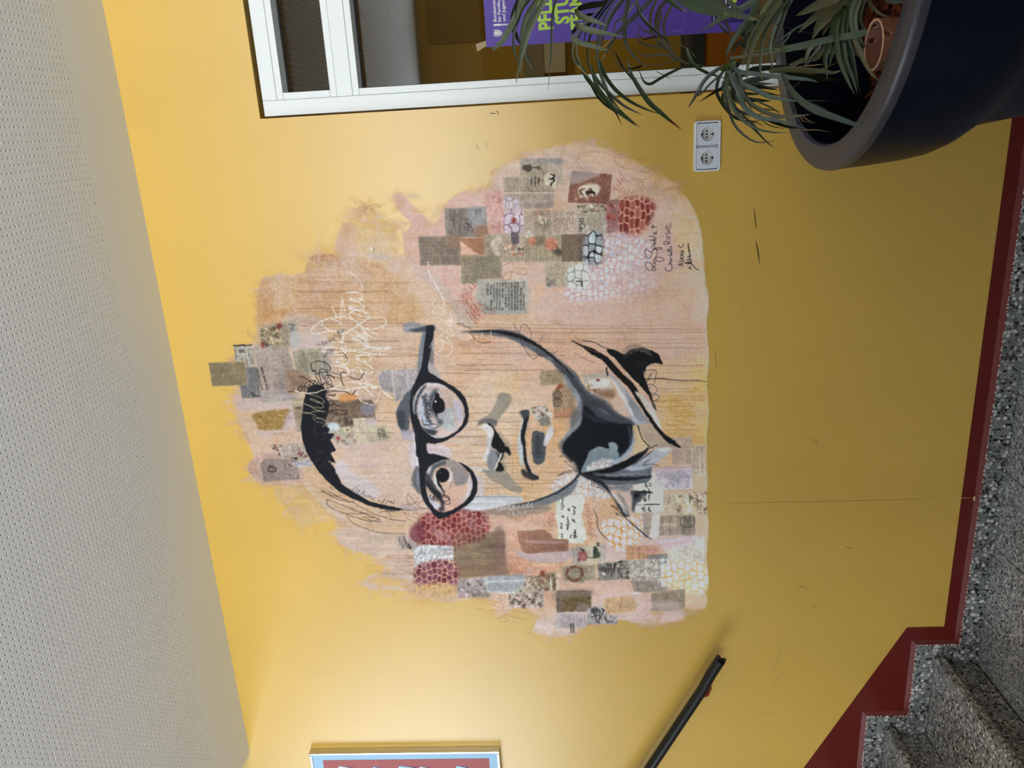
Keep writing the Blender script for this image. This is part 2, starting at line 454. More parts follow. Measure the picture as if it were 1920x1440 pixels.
struct(MB().box(-0.6, 5.2, OY, OY + .1, -.25, 2.85).build('wall_far', M_OFF_WALL), 'ochre far wall of the room behind the window')
struct(MB().box(-0.7, -0.6, .14, OY, -.25, 2.85).build('wall_far_left', M_OFF_WALL))
struct(MB().box(5.2, 5.3, .14, OY, -.25, 2.85).build('wall_far_right', M_OFF_WALL))
struct(MB().box(-0.7, 5.3, .14, OY + .1, 2.85, 2.95).build('ceiling_office', M_OFF_PERF))
struct(MB().box(-0.7, 5.3, .14, OY + .1, -.25, 0).build('floor_office', M_OFF_GREY))
struct(MB().box(-0.6, 5.2, OY - .02, OY - .0005, 2.62, 2.849).build('trim_2', M_OFF_CEIL), 'pale band along the top of the far room wall')
def offpanel(name, mat, u0, u1, v0, v1, depth, label, cat, kids=()):
    a = at(u0, v0, OY - .02); c = at(u1, v1, OY - .02)
    x0, x1, z0, z1 = min(a[0], c[0]), max(a[0], c[0]), min(a[2], c[2]), max(a[2], c[2])
    o = tag(MB().box(x0, x1, OY - depth, OY - .0005, z0, z1).build(name, mat, bevel=.004, seg=1), label, cat)
    return o, (x0, x1, z0, z1)
offpanel('pinboard', M_OFF_BOARD, 793, 915, -60, 77, .03, 'plain brown pinboard on the ochre wall behind the glass', 'pinboard')
sh = empty('wall_box', 'brown wall box with a pale front in the far room behind the poster', 'cupboard', (1.2, OY - .02, 1.5))
a_, c_ = at(984, 148, OY), at(1057, 20, OY); m_ = at(1019, 80, OY)
o = MB().box(a_[0], a_[0] + 1.4, OY - .12, OY - .0005, m_[2], a_[2]).build('box_top', M_OFF_GREY, sh, bevel=.004, seg=1); o.location = -sh.location
o = MB().box(a_[0] + .03, a_[0] + 1.37, OY - .13, OY - .0005, c_[2], m_[2] - .002).build('box_front', M_OFF_PAPER, sh, bevel=.004, seg=1); o.location = -sh.location
cb = empty('office_cabinet', 'orange fronted cabinet with dark grey top in the far room', 'cabinet', (1.2, OY - .3, 0))
a_, c_ = at(1294, 148, 4.3), at(1322, 20, 4.3)
o = MB().box(a_[0] - .6, a_[0] + 2.2, 4.28, OY - .0005, c_[2], a_[2]).build('cabinet_top', M_OFF_DARK, cb, bevel=.004, seg=1); o.location = -cb.location
o = MB().box(a_[0] - .58, a_[0] + 2.18, 4.3, OY - .0005, .001, c_[2] - .002).build('cabinet_front', M_OFF_ORANGE, cb, bevel=.004, seg=1); o.location = -cb.location

# ------------------------------------------------------------------ poster on the pane
M_PURPLE = flat('purple_poster_paper', (84, 62, 160), 0.5, 0.4, var=.03, scale=8)
M_PURPLE_D = flat('dark_purple_print', (50, 30, 112), 0.5, 0.4)
M_LIME = flat('lime_print', (176, 214, 84), 0.5, 0.3)
M_PWHITE = flat('white_print', (232, 232, 236), 0.5, 0.3)
M_TAPE = flat('milky_tape', (150, 128, 84), 0.3, 0.5)
PY = GY - .006
tl, bl = at(912, 88, PY), at(1407, 58, PY)
px0 = (tl[0] + bl[0]) / 2; pz1 = tl[2]; pz0 = bl[2]; px1 = px0 + .56
po = tag(MB().box(px0, px1, PY, PY + .0008, pz0, pz1).build('poster', M_PURPLE), 'purple poster with lime green lettering taped to the window pane', 'poster')
def pz(v): return v
def text(s, u, v, cap, mat, name='lettering', off=0.0, rot=0.0, parent=po, y=PY - .0006, sx=1.0):
    c = bpy.data.curves.new(name, 'FONT'); c.body = s
    c.size = cap / 0.69; c.offset = off; c.extrude = .0002; c.resolution_u = 3
    o = bpy.data.objects.new(name, c); COL.objects.link(o); c.materials.append(mat)
    p = at(u, v, y)
    o.matrix_world = Matrix.Translation(p) @ Matrix.Rotation(rot, 4, 'Y') @ Matrix.Rotation(math.pi / 2, 4, 'X') @ Matrix.Diagonal((sx, 1, 1, 1))
    dg = bpy.context.evaluated_depsgraph_get(); me = bpy.data.meshes.new_from_object(o.evaluated_get(dg)); m = o.matrix_world.copy()
    bpy.data.objects.remove(o); me.transform(m)
    q = bpy.data.objects.new(name, me); COL.objects.link(q); q.parent = parent
    return q
text('Bundesminis', 931, 41, .0098, M_PWHITE, off=.0002)
text('für Familie, S', 939.5, 41, .0098, M_PWHITE, off=.0002)
text('und Jugend', 948, 40, .0098, M_PWHITE, off=.0002)
text('PFLE', 1037, 55.5, .043, M_LIME, off=.0022, rot=-.03, sx=.74)
text('STU', 1067, 43.5, .041, M_LIME, off=.0024, rot=-.03, sx=.78)
text('TEAM', 1092, 53, .034, M_LIME, off=.0022, rot=-.03, sx=.74)
def flatpoly(pts, name, mat, parent=po, y=PY - .0006):
    b = MB()
    for poly in pts:
        q = [at(u, v, y) for u, v in poly]
        b.prism([(p[0], p[2]) for p in q], y, y + .0003)
    return b.build(name, mat, parent)
flatpoly([[(925.5, 45.3), (939, 44.4), (939, 48), (925.5, 48.8)], [(939.3, 45.2), (952, 44.4), (952, 45.4), (939.3, 46.2)], [(939.3, 46.8), (952, 46), (952, 47), (939.3, 47.8)]], 'emblem_bar', M_PWHITE)
def eagle():
    cu, cv = 933.5, 62.0; P = []
    P.append([(cu - 8, cv - 1.6), (cu - 5, cv - 2.2), (cu + 5, cv - 1.7), (cu + 7, cv), (cu + 5, cv + 1.7), (cu - 5, cv + 1.8)])
    P.append([(cu - 8.4, cv - .2), (cu - 6.6, cv + 3), (cu - 5.6, cv + .2)])
    for s in (-1, 1):
        for k in range(5):
            a = math.radians(-52 + 24 * k); L = 8.6 - .4 * k
            d = (math.sin(a), s * math.cos(a)); n = (-d[1], d[0])
            b0 = (cu - 2.5 + .9 * k, cv + s * 1.4); e = (b0[0] + d[0] * L * .85, b0[1] + d[1] * L * .75)
            w = .62
            P.append([(b0[0] + n[0] * w, b0[1] + n[1] * w), (e[0] + n[0] * w, e[1] + n[1] * w), (e[0] - n[0] * w, e[1] - n[1] * w), (b0[0] - n[0] * w, b0[1] - n[1] * w)])
        P.append([(cu + 4, cv + s * 1), (cu + 6.5, cv + s * 4.5), (cu + 5.4, cv + s * 4.8), (cu + 3, cv + s * 1.6)])
    for k in (-1, 0, 1):
        P.append([(cu + 5, cv + k * .8 - .5), (cu + 8.6, cv + k * 2.3 - .6), (cu + 8.6, cv + k * 2.3 + .6), (cu + 5, cv + k * .8 + .5)])
    flatpoly(P, 'emblem_eagle', M_PWHITE)
eagle()
flatpoly([[(1333, 44), (1407, 41), (1407, -20), (1333, -20)]], 'print_box', M_PURPLE_D, y=PY - .0003)
flatpoly([[(1338, 39), (1345, 38.6), (1345, 37.8), (1338.9, 38.1), (1338.9, 26), (1338, 26)]], 'print_outline', M_PWHITE)
flatpoly([[(1385, 36), (1386, 36), (1386, 22), (1385, 22)]], 'print_outline', M_PWHITE)
flatpoly([[(1345, 31.4), (1352, 31), (1352, 29.6), (1345, 30)]], 'print_mark', M_LIME)
flatpoly([[(1373, 2), (1376, 6), (1382, 3), (1381, -3), (1375, -2)]], 'print_mark', M_LIME)
for q in ([(1345, 14), (1348, 14), (1348, 8), (1345, 8)], [(1345, 6), (1348, 6), (1348, -2), (1345, -2)], [(1360, 10), (1362, 10), (1362, -2), (1360, -2)], [(1367, 17), (1370, 17), (1370, 12), (1367, 12)]): flatpoly([q], 'print_mark', M_PWHITE)
# two stuck-on overlapping lower sheets seen as lighter folds
M_PURPLE_L = flat('lighter_purple_overlap', (104, 84, 176), 0.45, 0.4)
flatpoly([[(1252, 62), (1281, 58.5), (1281, 53), (1262, 57)]], 'overlap_fold', M_PURPLE_L)
for uu in (1156.5, 1281):
    flatpoly([[(uu, 72.5 if uu < 1200 else 65), (uu + 1, 72.5 if uu < 1200 else 65), (uu + 1, -30), (uu, -30)]], 'fold_line', M_PURPLE_L)
flatpoly([[(892, 83), (911, 76), (912, 86), (895, 97)]], 'tape', M_TAPE, y=PY - .0004)

# ------------------------------------------------------------------ double socket
M_SOCK = flat('white_socket_plastic', (228, 234, 242), 0.3, 0.5, var=.01)
M_SOCK_IN = flat('white_socket_insert', (208, 218, 232), 0.35, 0.5, var=.015, scale=200)
M_WELL = flat('shaded_socket_well', (205, 208, 208), 0.5, 0.4)
M_BLK = flat('black_hole', (12, 12, 13), 0.8, 0.1)
M_METAL = flat('grey_spring_contact', (120, 122, 124), 0.35, 0.5, metal=1)
so = empty('wall_socket', 'white double wall socket with earth clips below the plant', 'socket', (-.112, 0, 1.051))
def rrect(w, h, r, n=5):
    P = []
    for cx, cy, a0 in ((w - r, h - r, 0), (-w + r, h - r, 90), (-w + r, -h + r, 180), (w - r, -h + r, 270)):
        for k in range(n + 1):
            a = math.radians(a0 + 90 * k / n); P.append((cx + r * math.cos(a), cy + r * math.sin(a)))
    return P
SKX, SKZ = -.112, 1.051
def sk(b, name, m, **k):
    o = b.build(name, m, so, **k); o.location = -so.location; return o
def shift(P, dx, dz): return [(x + dx, z + dz) for x, z in P]
def ring(outer, inner, y0, y1):
    n = len(outer); b = MB()
    v = [(x, y1, z) for x, z in outer] + [(x, y1, z) for x, z in inner] + [(x, y0, z) for x, z in outer] + [(x, y0, z) for x, z in inner]
    f = []
    for i in range(n):
        j = (i + 1) % n
        f += [(i, j, n + j, n + i), (i, 2 * n + i, 2 * n + j, j), (n + i, n + j, 3 * n + j, 3 * n + i)]
    return b.add(v, f)
sk(ring(shift(rrect(.0755, .0405, .009), SKX, SKZ), shift(rrect(.0705, .0336, .004), SKX, SKZ), -.0002, -.0098), 'frame', M_SOCK)
sk(ring(shift(rrect(.0738, .0388, .0075), SKX, SKZ), shift(rrect(.0712, .0342, .0045), SKX, SKZ), -.0098, -.0110), 'frame_lip', M_SOCK)
sk(MB().box(SKX - .0012, SKX + .0012, -.0098, -.0002, SKZ - .0336, SKZ + .0336), 'frame_bar', M_SOCK)
sk(MB().box(SKX - .0706, SKX + .0706, -.0006, -.0002, SKZ - .0337, SKZ + .0337), 'back_plate', M_BLK)
for sx in (-1, 1):
    cx = SKX + sx * .0355
    outer = [(.0325 * max(-1, min(1, 1.38 * math.cos(2 * math.pi * k / 48))), .0328 * max(-1, min(1, 1.38 * math.sin(2 * math.pi * k / 48)))) for k in range(48)]; ring = []; n = len(outer)
    b = MB(); v = []
    R = .0196
    for (x, z) in outer:
        l = math.hypot(x, z); ring.append((x / l * R, z / l * R))
    v = [(cx + x, -.0115, SKZ + z) for x, z in outer] + [(cx + x, -.0115, SKZ + z) for x, z in ring] + [(cx + x, -.0095, SKZ + z) for x, z in outer]
    f = []
    for i in range(n):
        j = (i + 1) % n
        f += [(i, j, n + j, n + i), (i, 2 * n + i, 2 * n + j, j)]
    b.add(v, f)
    ins = sk(b, 'insert', M_SOCK_IN)
    c = MB()
    N = 32
    vv = []
    for k in range(N):
        a = 2 * math.pi * k / N
        vv += [(cx + (R + .0004) * math.cos(a), -.0118, SKZ + (R + .0004) * math.sin(a)), (cx + (R - .0016) * math.cos(a), -.0012, SKZ + (R - .0016) * math.sin(a))]
    ff = [(2 * k, 2 * ((k + 1) % N), 2 * ((k + 1) % N) + 1, 2 * k + 1) for k in range(N)] + [tuple(2 * k + 1 for k in range(N))]
    c.add(vv, ff); well = c.build('well', M_WELL, ins, smooth=True)
    for dx in (-.0095, 0, .0095):
        h = MB(); h.add([(cx + dx + .0028 * math.cos(k * math.pi / 6), -.0016, SKZ + .0006 + .0028 * math.sin(k * math.pi / 6)) for k in range(12)], [tuple(range(12))]); h.build('contact_hole', M_BLK, ins)
    for sz in (-1, 1):
        z0, z1 = sorted((SKZ + sz * (R - .0058), SKZ + sz * (R - .0004)))
        MB().box(cx - .0021, cx + .0021, -.0105, -.0013, z0, z1).build('earth_slot', M_BLK, ins)
        z0, z1 = sorted((SKZ + sz * (R - .0074), SKZ + sz * (R - .0040)))
        MB().box(cx - .0012, cx + .0012, -.0108, -.0013, z0, z1).build('earth_clip', M_METAL, ins)
    for s2 in (-1, 1):
        MB().box(cx + s2 * (R - .0005) - .0012, cx + s2 * (R - .0005) + .0012, -.0117, -.004, SKZ - .0022, SKZ + .0022).build('key_notch', M_SEAM, ins)
for k in range(7):
    sk(MB().box(SKX - .021 + k * .0042, SKX - .0186 + k * .0042, -.0062, -.0045, SKZ + .0403, SKZ + .0407), 'moulded_mark', M_SEAM)

# ------------------------------------------------------------------ handrail
M_RAIL = flat('black_rail_sleeve', (16, 17, 18), 0.38, 0.5, var=.1)
M_REDPLASTIC = flat('red_painted_bracket', (140, 24, 28), 0.35, 0.5)
hr = empty('handrail', 'black tubular handrail with a slotted end on a red bracket', 'handrail', (-1.96, -.08, .98))
def hk(b, name, m, **k):
    o = b.build(name, m, hr, **k); o.location = -hr.location; return o
RE = at(1350, 1238, -.08); RL = at(1218.5, 1440, -.08); RM = at(1318, 1291, -.08)
d = (RL - RE) / np.linalg.norm(RL - RE)
pth = [RE, RE + (RM - RE) * .5 + np.array([0, 0, .003]), RM] + [RM + (RL - RM) * t for t in (.5, 1, 3, 7)]
hk(MB().tube(pth, .0205, 20), 'tube', M_RAIL, smooth=True)
e = (RE - RM) / np.linalg.norm(RE - RM); nrm = np.array([-e[2], 0, e[0]])
for s, L in ((1, .016), (-1, .012)):
    c = RE + nrm * s * .0125
    hk(MB().tube([c - e * .004, c + e * L], [.0085, .0080], 12), 'end_prong', M_RAIL, smooth=True)
hk(MB().tube([RE - e * .001, RE + e * .005], .013, 12), 'end_core', M_GASKET, smooth=True)
for bx in (0.0, 1.35):
    B = at(1309, 1305, -.08) + d * bx
    q = B + np.array([.006, 0, -.018])
    hk(MB().tube([q + np.array([0, 0, .008]), q + np.array([.004, .004, -.012]), q + np.array([.006, .03, -.026]), (q[0] + .006, -.012, q[2] - .03)], [.014, .0145, .013, .012], 14), 'bracket', M_REDPLASTIC, smooth=True)
    hk(MB().tube([(q[0] + .006, -.012, q[2] - .03), (q[0] + .006, -.0005, q[2] - .03)], .015, 24), 'rosette', M_REDPLASTIC, smooth=True)

# ------------------------------------------------------------------ framed picture at the left
M_SILVER = flat('silver_frame_metal', (206, 204, 196), 0.25, 0.5, metal=1, var=.03)
M_MAT = flat('pale_blue_mount', (158, 200, 232), 0.5, 0.3, var=.02)
M_PRINT = flat('brick_pink_print', (172, 102, 104), 0.6, 0.2, var=.12, scale=14)
M_NAVY = flat('navy_print', (52, 52, 104), 0.6, 0.2)
M_PALE = flat('pale_blue_print', (190, 224, 240), 0.6, 0.2)
pr = empty('framed_picture', 'silver framed picture with pale blue mount and pinkish red print', 'picture', (-2.7, 0, 1.84))
def pk(b, name, m, **k):
    o = b.build(name, m, pr, **k); o.location = -pr.location; return o
X1, X0, Z0, Z1 = -2.421, -3.02, 1.838, 2.624
fw = .011
pk(MB().box(X1 - fw, X1, -.03, -.001, Z0, Z1), 'frame_bar', M_SILVER, bevel=.0025, seg=2)
pk(MB().box(X0, X0 + fw, -.03, -.001, Z0, Z1), 'frame_bar', M_SILVER, bevel=.0025, seg=2)
pk(MB().box(X0 + fw, X1 - fw, -.03, -.001, Z1 - fw, Z1), 'frame_bar', M_SILVER, bevel=.0025, seg=2)
pk(MB().box(X0 + fw, X1 - fw, -.03, -.001, Z0, Z0 + fw), 'frame_bar', M_SILVER, bevel=.0025, seg=2)
pk(MB().box(X0 + fw, X1 - fw, -.022, -.002, Z0 + fw, Z1 - fw), 'mount', M_MAT)
ix0, ix1, iz0, iz1 = X0 + .06, X1 - .042, Z0 + .045, Z1 - .052
pk(MB().box(ix0, ix1, -.0232, -.0222, iz0, iz1), 'print', M_PRINT)
rnd = random.Random(5)
k = 0
for zz, w in ((iz1 - .07, .06), (iz1 - .2, .045), (iz1 - .31, .075), (iz1 - .41, .05), (iz1 - .55, .05)):
    for col in range(5):
        x = ix1 - .014 - col * .11 - rnd.uniform(0, .02)
        z = zz + rnd.uniform(-.01, .01)
        P = [(x, z), (x - .012, z - w), (x - .055, z - w * .62), (x - .045, z + w * .25)]
        pk(MB().prism(P, -.0237, -.0233), 'printed_sheet', M_PALE if (k % 3) else M_PWHITE)
        pk(MB().prism([(x - .003, z + .004), (x - .0005, z + .003), (x - .0115, z - w), (x - .015, z - w + .004)], -.0239, -.0237), 'printed_edge', M_NAVY)
        k += 1
# ------------------------------------------------------------------ planter, bark, clay cylinder
PC = (.33, -.66)
def planter_mat():
    t = NT('navy_planter_plastic'); c = lin((8, 13, 28))
    col = t.mix(t.noise(26, 4), tuple(c * .85), tuple(c * 1.15))
    sc = t.noise(60, 6, .7, t.pos((1, 1, .25)))
    col = t.mix(t.ramp(sc, [(.62, 0.0), (.8, .35)]), col, tuple(lin((48, 50, 58))))
    return t.set(col, .36, .1)
M_PLANTER = planter_mat()
def rim_mat():
    t = NT('scuffed_planter_rim'); c = lin((48, 47, 54))
    col = t.mix(t.noise(18, 5, .6), tuple(c * .8), tuple(c * 1.2))
    sc = t.noise(90, 4, .7)
    col = t.mix(t.ramp(sc, [(.66, 0.0), (.8, .5)]), col, tuple(lin((130, 126, 124))))
    return t.set(col, .42, .5)
M_RIM = rim_mat()
ROT = 0
pt = empty('planter', 'large dark navy round planter with a wide scuffed rim and narrower foot', 'planter', (PC[0], PC[1], 0))
body = [(.02, 0.002), (.338, 0.002), (.346, .012), (.352, .10), (.372, .36), (.392, .52), (.404, .600), (.408, .616), (.428, .646), (.449, .678), (.462, .712), (.470, .76), (.477, .83), (.4815, .886)]
MB().lathe(body, (0, 0, 0), 96).build('body', M_PLANTER, pt, smooth=True)
rim = [(.4815, .886), (.4835, .897), (.482, .907), (.477, .912), (.436, .9135), (.428, .910), (.4235, .902)]
MB().lathe(rim, (0, 0, 0), 96).build('rim', M_RIM, pt, smooth='all')
MB().lathe([(.4235, .902), (.418, .86), (.408, .72), (.400, .60), (.02, .60)], (0, 0, 0), 96).build('inner_wall', M_PLANTER, pt, smooth=True)

M_BARK = flat('red_brown_bark', (92, 42, 24), 0.85, 0.15, var=.45, scale=60)
M_BARK2 = flat('dark_bark', (46, 22, 14), 0.9, 0.1, var=.4, scale=60)
MULZ = .700
def mulch():
    rnd = random.Random(11); V = []; F = []; MI = []
    for i in range(2600):
        r = .395 * math.sqrt(rnd.random()); a = rnd.uniform(0, 2 * math.pi)
        L, Wd, T = rnd.uniform(.012, .038), rnd.uniform(.004, .011), rnd.uniform(.002, .006)
        m = Matrix.Rotation(rnd.uniform(0, 6.28), 3, 'Z') @ Matrix.Rotation(rnd.gauss(0, .4), 3, 'Y') @ Matrix.Rotation(rnd.gauss(0, .5), 3, 'X')
        c = Vector((PC[0] + r * math.cos(a), PC[1] + r * math.sin(a), MULZ - .012 + rnd.uniform(0, .02)))
        n = len(V); s = rnd.uniform(.4, .9)
        for x, y, z in ((-1, -1, -1), (1, -s, -1), (1, s, -1), (-1, 1, -1), (-.8, -.7, 1), (.9, -s * .6, 1), (.7, s, 1), (-1, .8, 1)):
            V.append(c + m @ Vector((x * L, y * Wd, z * T)))
        F += [(n, n + 3, n + 2, n + 1), (n + 4, n + 5, n + 6, n + 7), (n, n + 1, n + 5, n + 4), (n + 1, n + 2, n + 6, n + 5), (n + 2, n + 3, n + 7, n + 6), (n + 3, n, n + 4, n + 7)]
        MI += [1 if rnd.random() < .4 else 0] * 6
    n = len(V)
    for k in range(40): V.append((PC[0] + .402 * math.cos(k * math.pi / 20), PC[1] + .402 * math.sin(k * math.pi / 20), MULZ - .012))
    F.append(tuple(range(n, n + 40))); MI.append(1)
    me = mesh('bark_mulch', V, F); me.materials.append(M_BARK); me.materials.append(M_BARK2)
    me.polygons.foreach_set('material_index', MI)
    o = link('bark_mulch', me); tag(o, 'red brown bark chips filling the navy planter', 'mulch'); o['kind'] = 'stuff'
mulch()

def clay_mat():
    t = NT('terracotta'); c = lin((124, 84, 68))
    col = t.mix(t.noise(30, 4), tuple(c * .85), tuple(c * 1.12)); return t.set(col, .75, .25)
M_CLAY = clay_mat()
M_CLAY_RIM = flat('pale_terracotta_lip', (190, 152, 128), .7, .2)
CY = -.80
cc = at(1638.5, 84.5, CY); CRW = abs(at(1638.5, 35, CY)[0] - at(1638.5, 134, CY)[0]) / 2
cl = empty('clay_pot', 'open terracotta cylinder with round holes standing in the planter', 'pot', (cc[0], cc[1], MULZ - .01))
def clay():
    zt = cc[2]; zb = MULZ - .02; R = CRW; T = .0045; N = 72; H = zt - zb
    # wall with real round holes: grid of quads, holes snapped to circles
    holes = []
    for u, v in ((1664.5, 63), (1661, 117)):
        # front surface
        for _ in range(1):
            yy = cc[1] - R * .8
            p = at(u, v, yy); a = math.atan2(-math.sqrt(max(R * R - (p[0] - cc[0]) ** 2, 0)), p[0] - cc[0])
            p = at(u, v, cc[1] + R * math.sin(a)); holes.append((a, p[2]))
    for u, v in ((1640, 46.5), (1633.5, 75)):
        p = at(u, v, cc[1] + R * .8); a = math.atan2(math.sqrt(max(R * R - (p[0] - cc[0]) ** 2, 0)), p[0] - cc[0])
        p = at(u, v, cc[1] + R * math.sin(a)); holes.append((a, p[2]))
    hr_ = .0075
    hole_b = MB()
    bm = bmesh.new()
    NZ = 26
    grid = {}
    inside = lambda th, z: next((h for h in holes if math.hypot(((th - h[0] + math.pi) % (2 * math.pi) - math.pi) * R, z - h[1]) < hr_ * 1.35), None)
    NA = 110
    for i in range(NA):
        for j in range(NZ + 1):
            grid[i, j] = (2 * math.pi * i / NA, zb + H * j / NZ)
    # push grid points off the holes onto their rims
    dead = set()
    for key, (th, z) in list(grid.items()):
        for h in holes:
            dx = ((th - h[0] + math.pi) % (2 * math.pi) - math.pi) * R; dz = z - h[1]; L = math.hypot(dx, dz)
            if L < hr_ * .62: dead.add(key)
            elif L < hr_ * 1.35:
                dx, dz = dx / L * hr_, dz / L * hr_; grid[key] = (h[0] + dx / R, h[1] + dz)
    V = {}; 
    def vert(key, r):
        if (key, r) not in V:
            th, z = grid[key]; V[key, r] = bm.verts.new((cc[0] + r * math.cos(th), cc[1] + r * math.sin(th), z))
        return V[key, r]
    for i in range(NA):
        for j in range(NZ):
            ks = [(i, j), ((i + 1) % NA, j), ((i + 1) % NA, j + 1), (i, j + 1)]
            ks = [k for k in ks if k not in dead]
            if len(ks) < 3: continue
            if len(ks) == 3 and False: continue
            for r in (R, R - T):
                try: bm.faces.new([vert(k, r) for k in ks])
                except ValueError: pass
    bmesh.ops.recalc_face_normals(bm, faces=bm.faces)
    me = bpy.data.meshes.new('clay_wall'); bm.to_mesh(me); bm.free()
    me.polygons.foreach_set('use_smooth', [True] * len(me.polygons))
    o = link('wall', me, M_CLAY, cl); o.location = -cl.location
    b = MB()
    for a, z in holes:
        ra = Vector((math.cos(a), math.sin(a), 0)); ta = Vector((-math.sin(a), math.cos(a), 0)); up_ = Vector((0, 0, 1)); c0 = Vector((cc[0], cc[1], z))
        vv = []; n = 14
        for k in range(n):
            q = 2 * math.pi * k / n; off = ta * math.cos(q) * hr_ + up_ * math.sin(q) * hr_
            vv += [c0 + ra * (R + .0003) + off, c0 + ra * (R - T - .0003) + off]
        b.add(vv, [(2 * k, 2 * ((k + 1) % n), 2 * ((k + 1) % n) + 1, 2 * k + 1) for k in range(n)])
    o = b.build('hole_edge', M_CLAY_RIM, cl, smooth=True); o.location = -cl.location
    o = MB().lathe([(R, zt - .0005), (R + .0003, zt + .001), (R - T * .5, zt + .002), (R - T, zt + .001), (R - T, zt - .0005)], (cc[0], cc[1], 0), 72).build('lip', M_CLAY_RIM, cl, smooth='all'); o.location = -cl.location
clay()

# ------------------------------------------------------------------ the plant
def leaf_mat(name, rgb, rough=.42, spec=.5):
    t = NT(name); c = lin(rgb) * .42
    col = t.mix(t.noise(22, 3), tuple(c * .75), tuple(np.minimum(c * 1.25, 1)))
    fib = t.noise(160, 2, .5, t.pos((1, 1, .1)))
    col = t.mix(.18, col, t.ramp(fib, [(.3, tuple(c * .5)), (.7, tuple(np.minimum(c * 1.6, 1)))]))
    t.set(col, rough, spec)
    t.b.inputs['Subsurface Weight'].default_value = 0.0
    return t.m
LM = {'g': leaf_mat('green_leaf', (66, 92, 52)), 'l': leaf_mat('grey_green_leaf', (112, 128, 92)), 'b': leaf_mat('bluish_leaf', (76, 102, 90), .36),
      'o': leaf_mat('olive_leaf', (112, 112, 70)), 'd': leaf_mat('dark_leaf', (36, 52, 26)), 't': leaf_mat('tan_dry_leaf', (196, 170, 124), .8, .1),
      'y': leaf_mat('grey_dry_leaf', (120, 116, 98), .8, .1), 'c': leaf_mat('pale_cane', (168, 162, 134), .8, .2), 'k': leaf_mat('grey_cane', (132, 124, 116), .85, .1),
      'm': leaf_mat('green_base', (110, 138, 52))}
M_TIP = leaf_mat('dry_brown_tip', (128, 74, 48), .8, .1)
pl = empty('potted_plant', 'leggy dracaena with drooping strap leaves on bare canes in the planter', 'plant', (PC[0], PC[1], MULZ))
def spline(pts, n):
    P = np.array(pts, float)
    if len(P) == 2: P = np.array([P[0], (P[0] + P[1]) / 2, P[1]])
    Q = np.vstack([2 * P[0] - P[1], P, 2 * P[-1] - P[-2]])
    out = []
    m = len(P) - 1
    for t in np.linspace(0, m, n):
        i = min(int(t), m - 1); f = t - i
        p0, p1, p2, p3 = Q[i], Q[i + 1], Q[i + 2], Q[i + 3]
        out.append(.5 * ((2 * p1) + (-p0 + p2) * f + (2 * p0 - 5 * p1 + 4 * p2 - p3) * f * f + (-p0 + 3 * p1 - 3 * p2 + p3) * f ** 3))
    return np.array(out)
lrnd = random.Random(21)
def leaf(pts, w, col, y0, y1=None, shape='leaf', tip=None):
    """a strap leaf: midrib through the points, folded along it, with its own depth"""
    if y1 is None: y1 = y0 + lrnd.uniform(-.10, .10)
    n = max(7, min(16, 3 * len(pts)))
    S = spline(pts, n)
    P = np.array([at(u, v, y0 + (y1 - y0) * k / (n - 1)) for k, (u, v) in enumerate(S)])
    T = np.gradient(P, axis=0); T /= np.linalg.norm(T, axis=1)[:, None]
    view = P - CAM; dist = np.linalg.norm(view, axis=1); view /= dist[:, None]
    side = np.cross(T, view); side /= np.linalg.norm(side, axis=1)[:, None]
    nor = np.cross(side, T)
    tw = lrnd.uniform(-.45, .45); V = []; F = []
    for k in range(n):
        f = k / (n - 1)
        if shape == 'leaf': ww = min(1.0, .55 + 2.2 * f) * (1 - max(0, (f - .45) / .55) ** 1.7) + .05
        elif shape == 'tip': ww = 1 - .55 * f
        elif shape == 'both': ww = max(.12, math.sin(math.pi * min(max(f, .02), .98)) ** .7)
        else: ww = 1.0
        h = w * .80 * ww * dist[k] / FPX / 2
        s = side[k] * math.cos(tw * (1 - f)) + nor[k] * math.sin(tw * (1 - f))
        nn = np.cross(s, T[k])
        V += [P[k] - s * h, P[k] + nn * h * .28, P[k] + s * h]
    for k in range(n - 1):
        a = 3 * k
        F += [(a, a + 1, a + 4, a + 3), (a + 1, a + 2, a + 5, a + 4)]
    me = mesh('leaf', V, F, True); me.materials.append(LM[col])
    if tip:
        me.materials.append(LM[tip] if tip in LM else M_TIP)
        for p in me.polygons:
            if p.index >= 2 * (n - 1) - 4: p.material_index = 1
    o = bpy.data.objects.new('leaf', me); COL.objects.link(o); o.parent = pl; o.location = -pl.location
    return o
def cane(pts, w0, w1, col, y0, y1, name='cane'):
    n = 4 * len(pts); S = spline(pts, n)
    P = [at(u, v, y0 + (y1 - y0) * k / (n - 1)) for k, (u, v) in enumerate(S)]
    r = [(w0 + (w1 - w0) * k / (n - 1)) * np.linalg.norm(P[k] - CAM) / FPX / 2 * (1 + .10 * math.sin(k * 2.1) + .06 * math.sin(k * 5.3)) for k in range(n)]
    o = MB().tube(P, r, 10).build(name, LM[col], pl, smooth=True); o.location = -pl.location
def Z(ox, oy):
    def g(s):
        a = [float(x) for x in s.replace(';', ' ').replace(',', ' ').split()]
        return [(ox + a[i] / 8, oy + a[i + 1] / 8) for i in range(0, len(a), 2)]
    return g
A, B, C, D, E, F_, G_, H_ = Z(900, 0), Z(1060, 0), Z(1060, 120), Z(1240, 0), Z(1280, 100), Z(1400, 0), Z(1420, 120), Z(1560, 0)
L = leaf
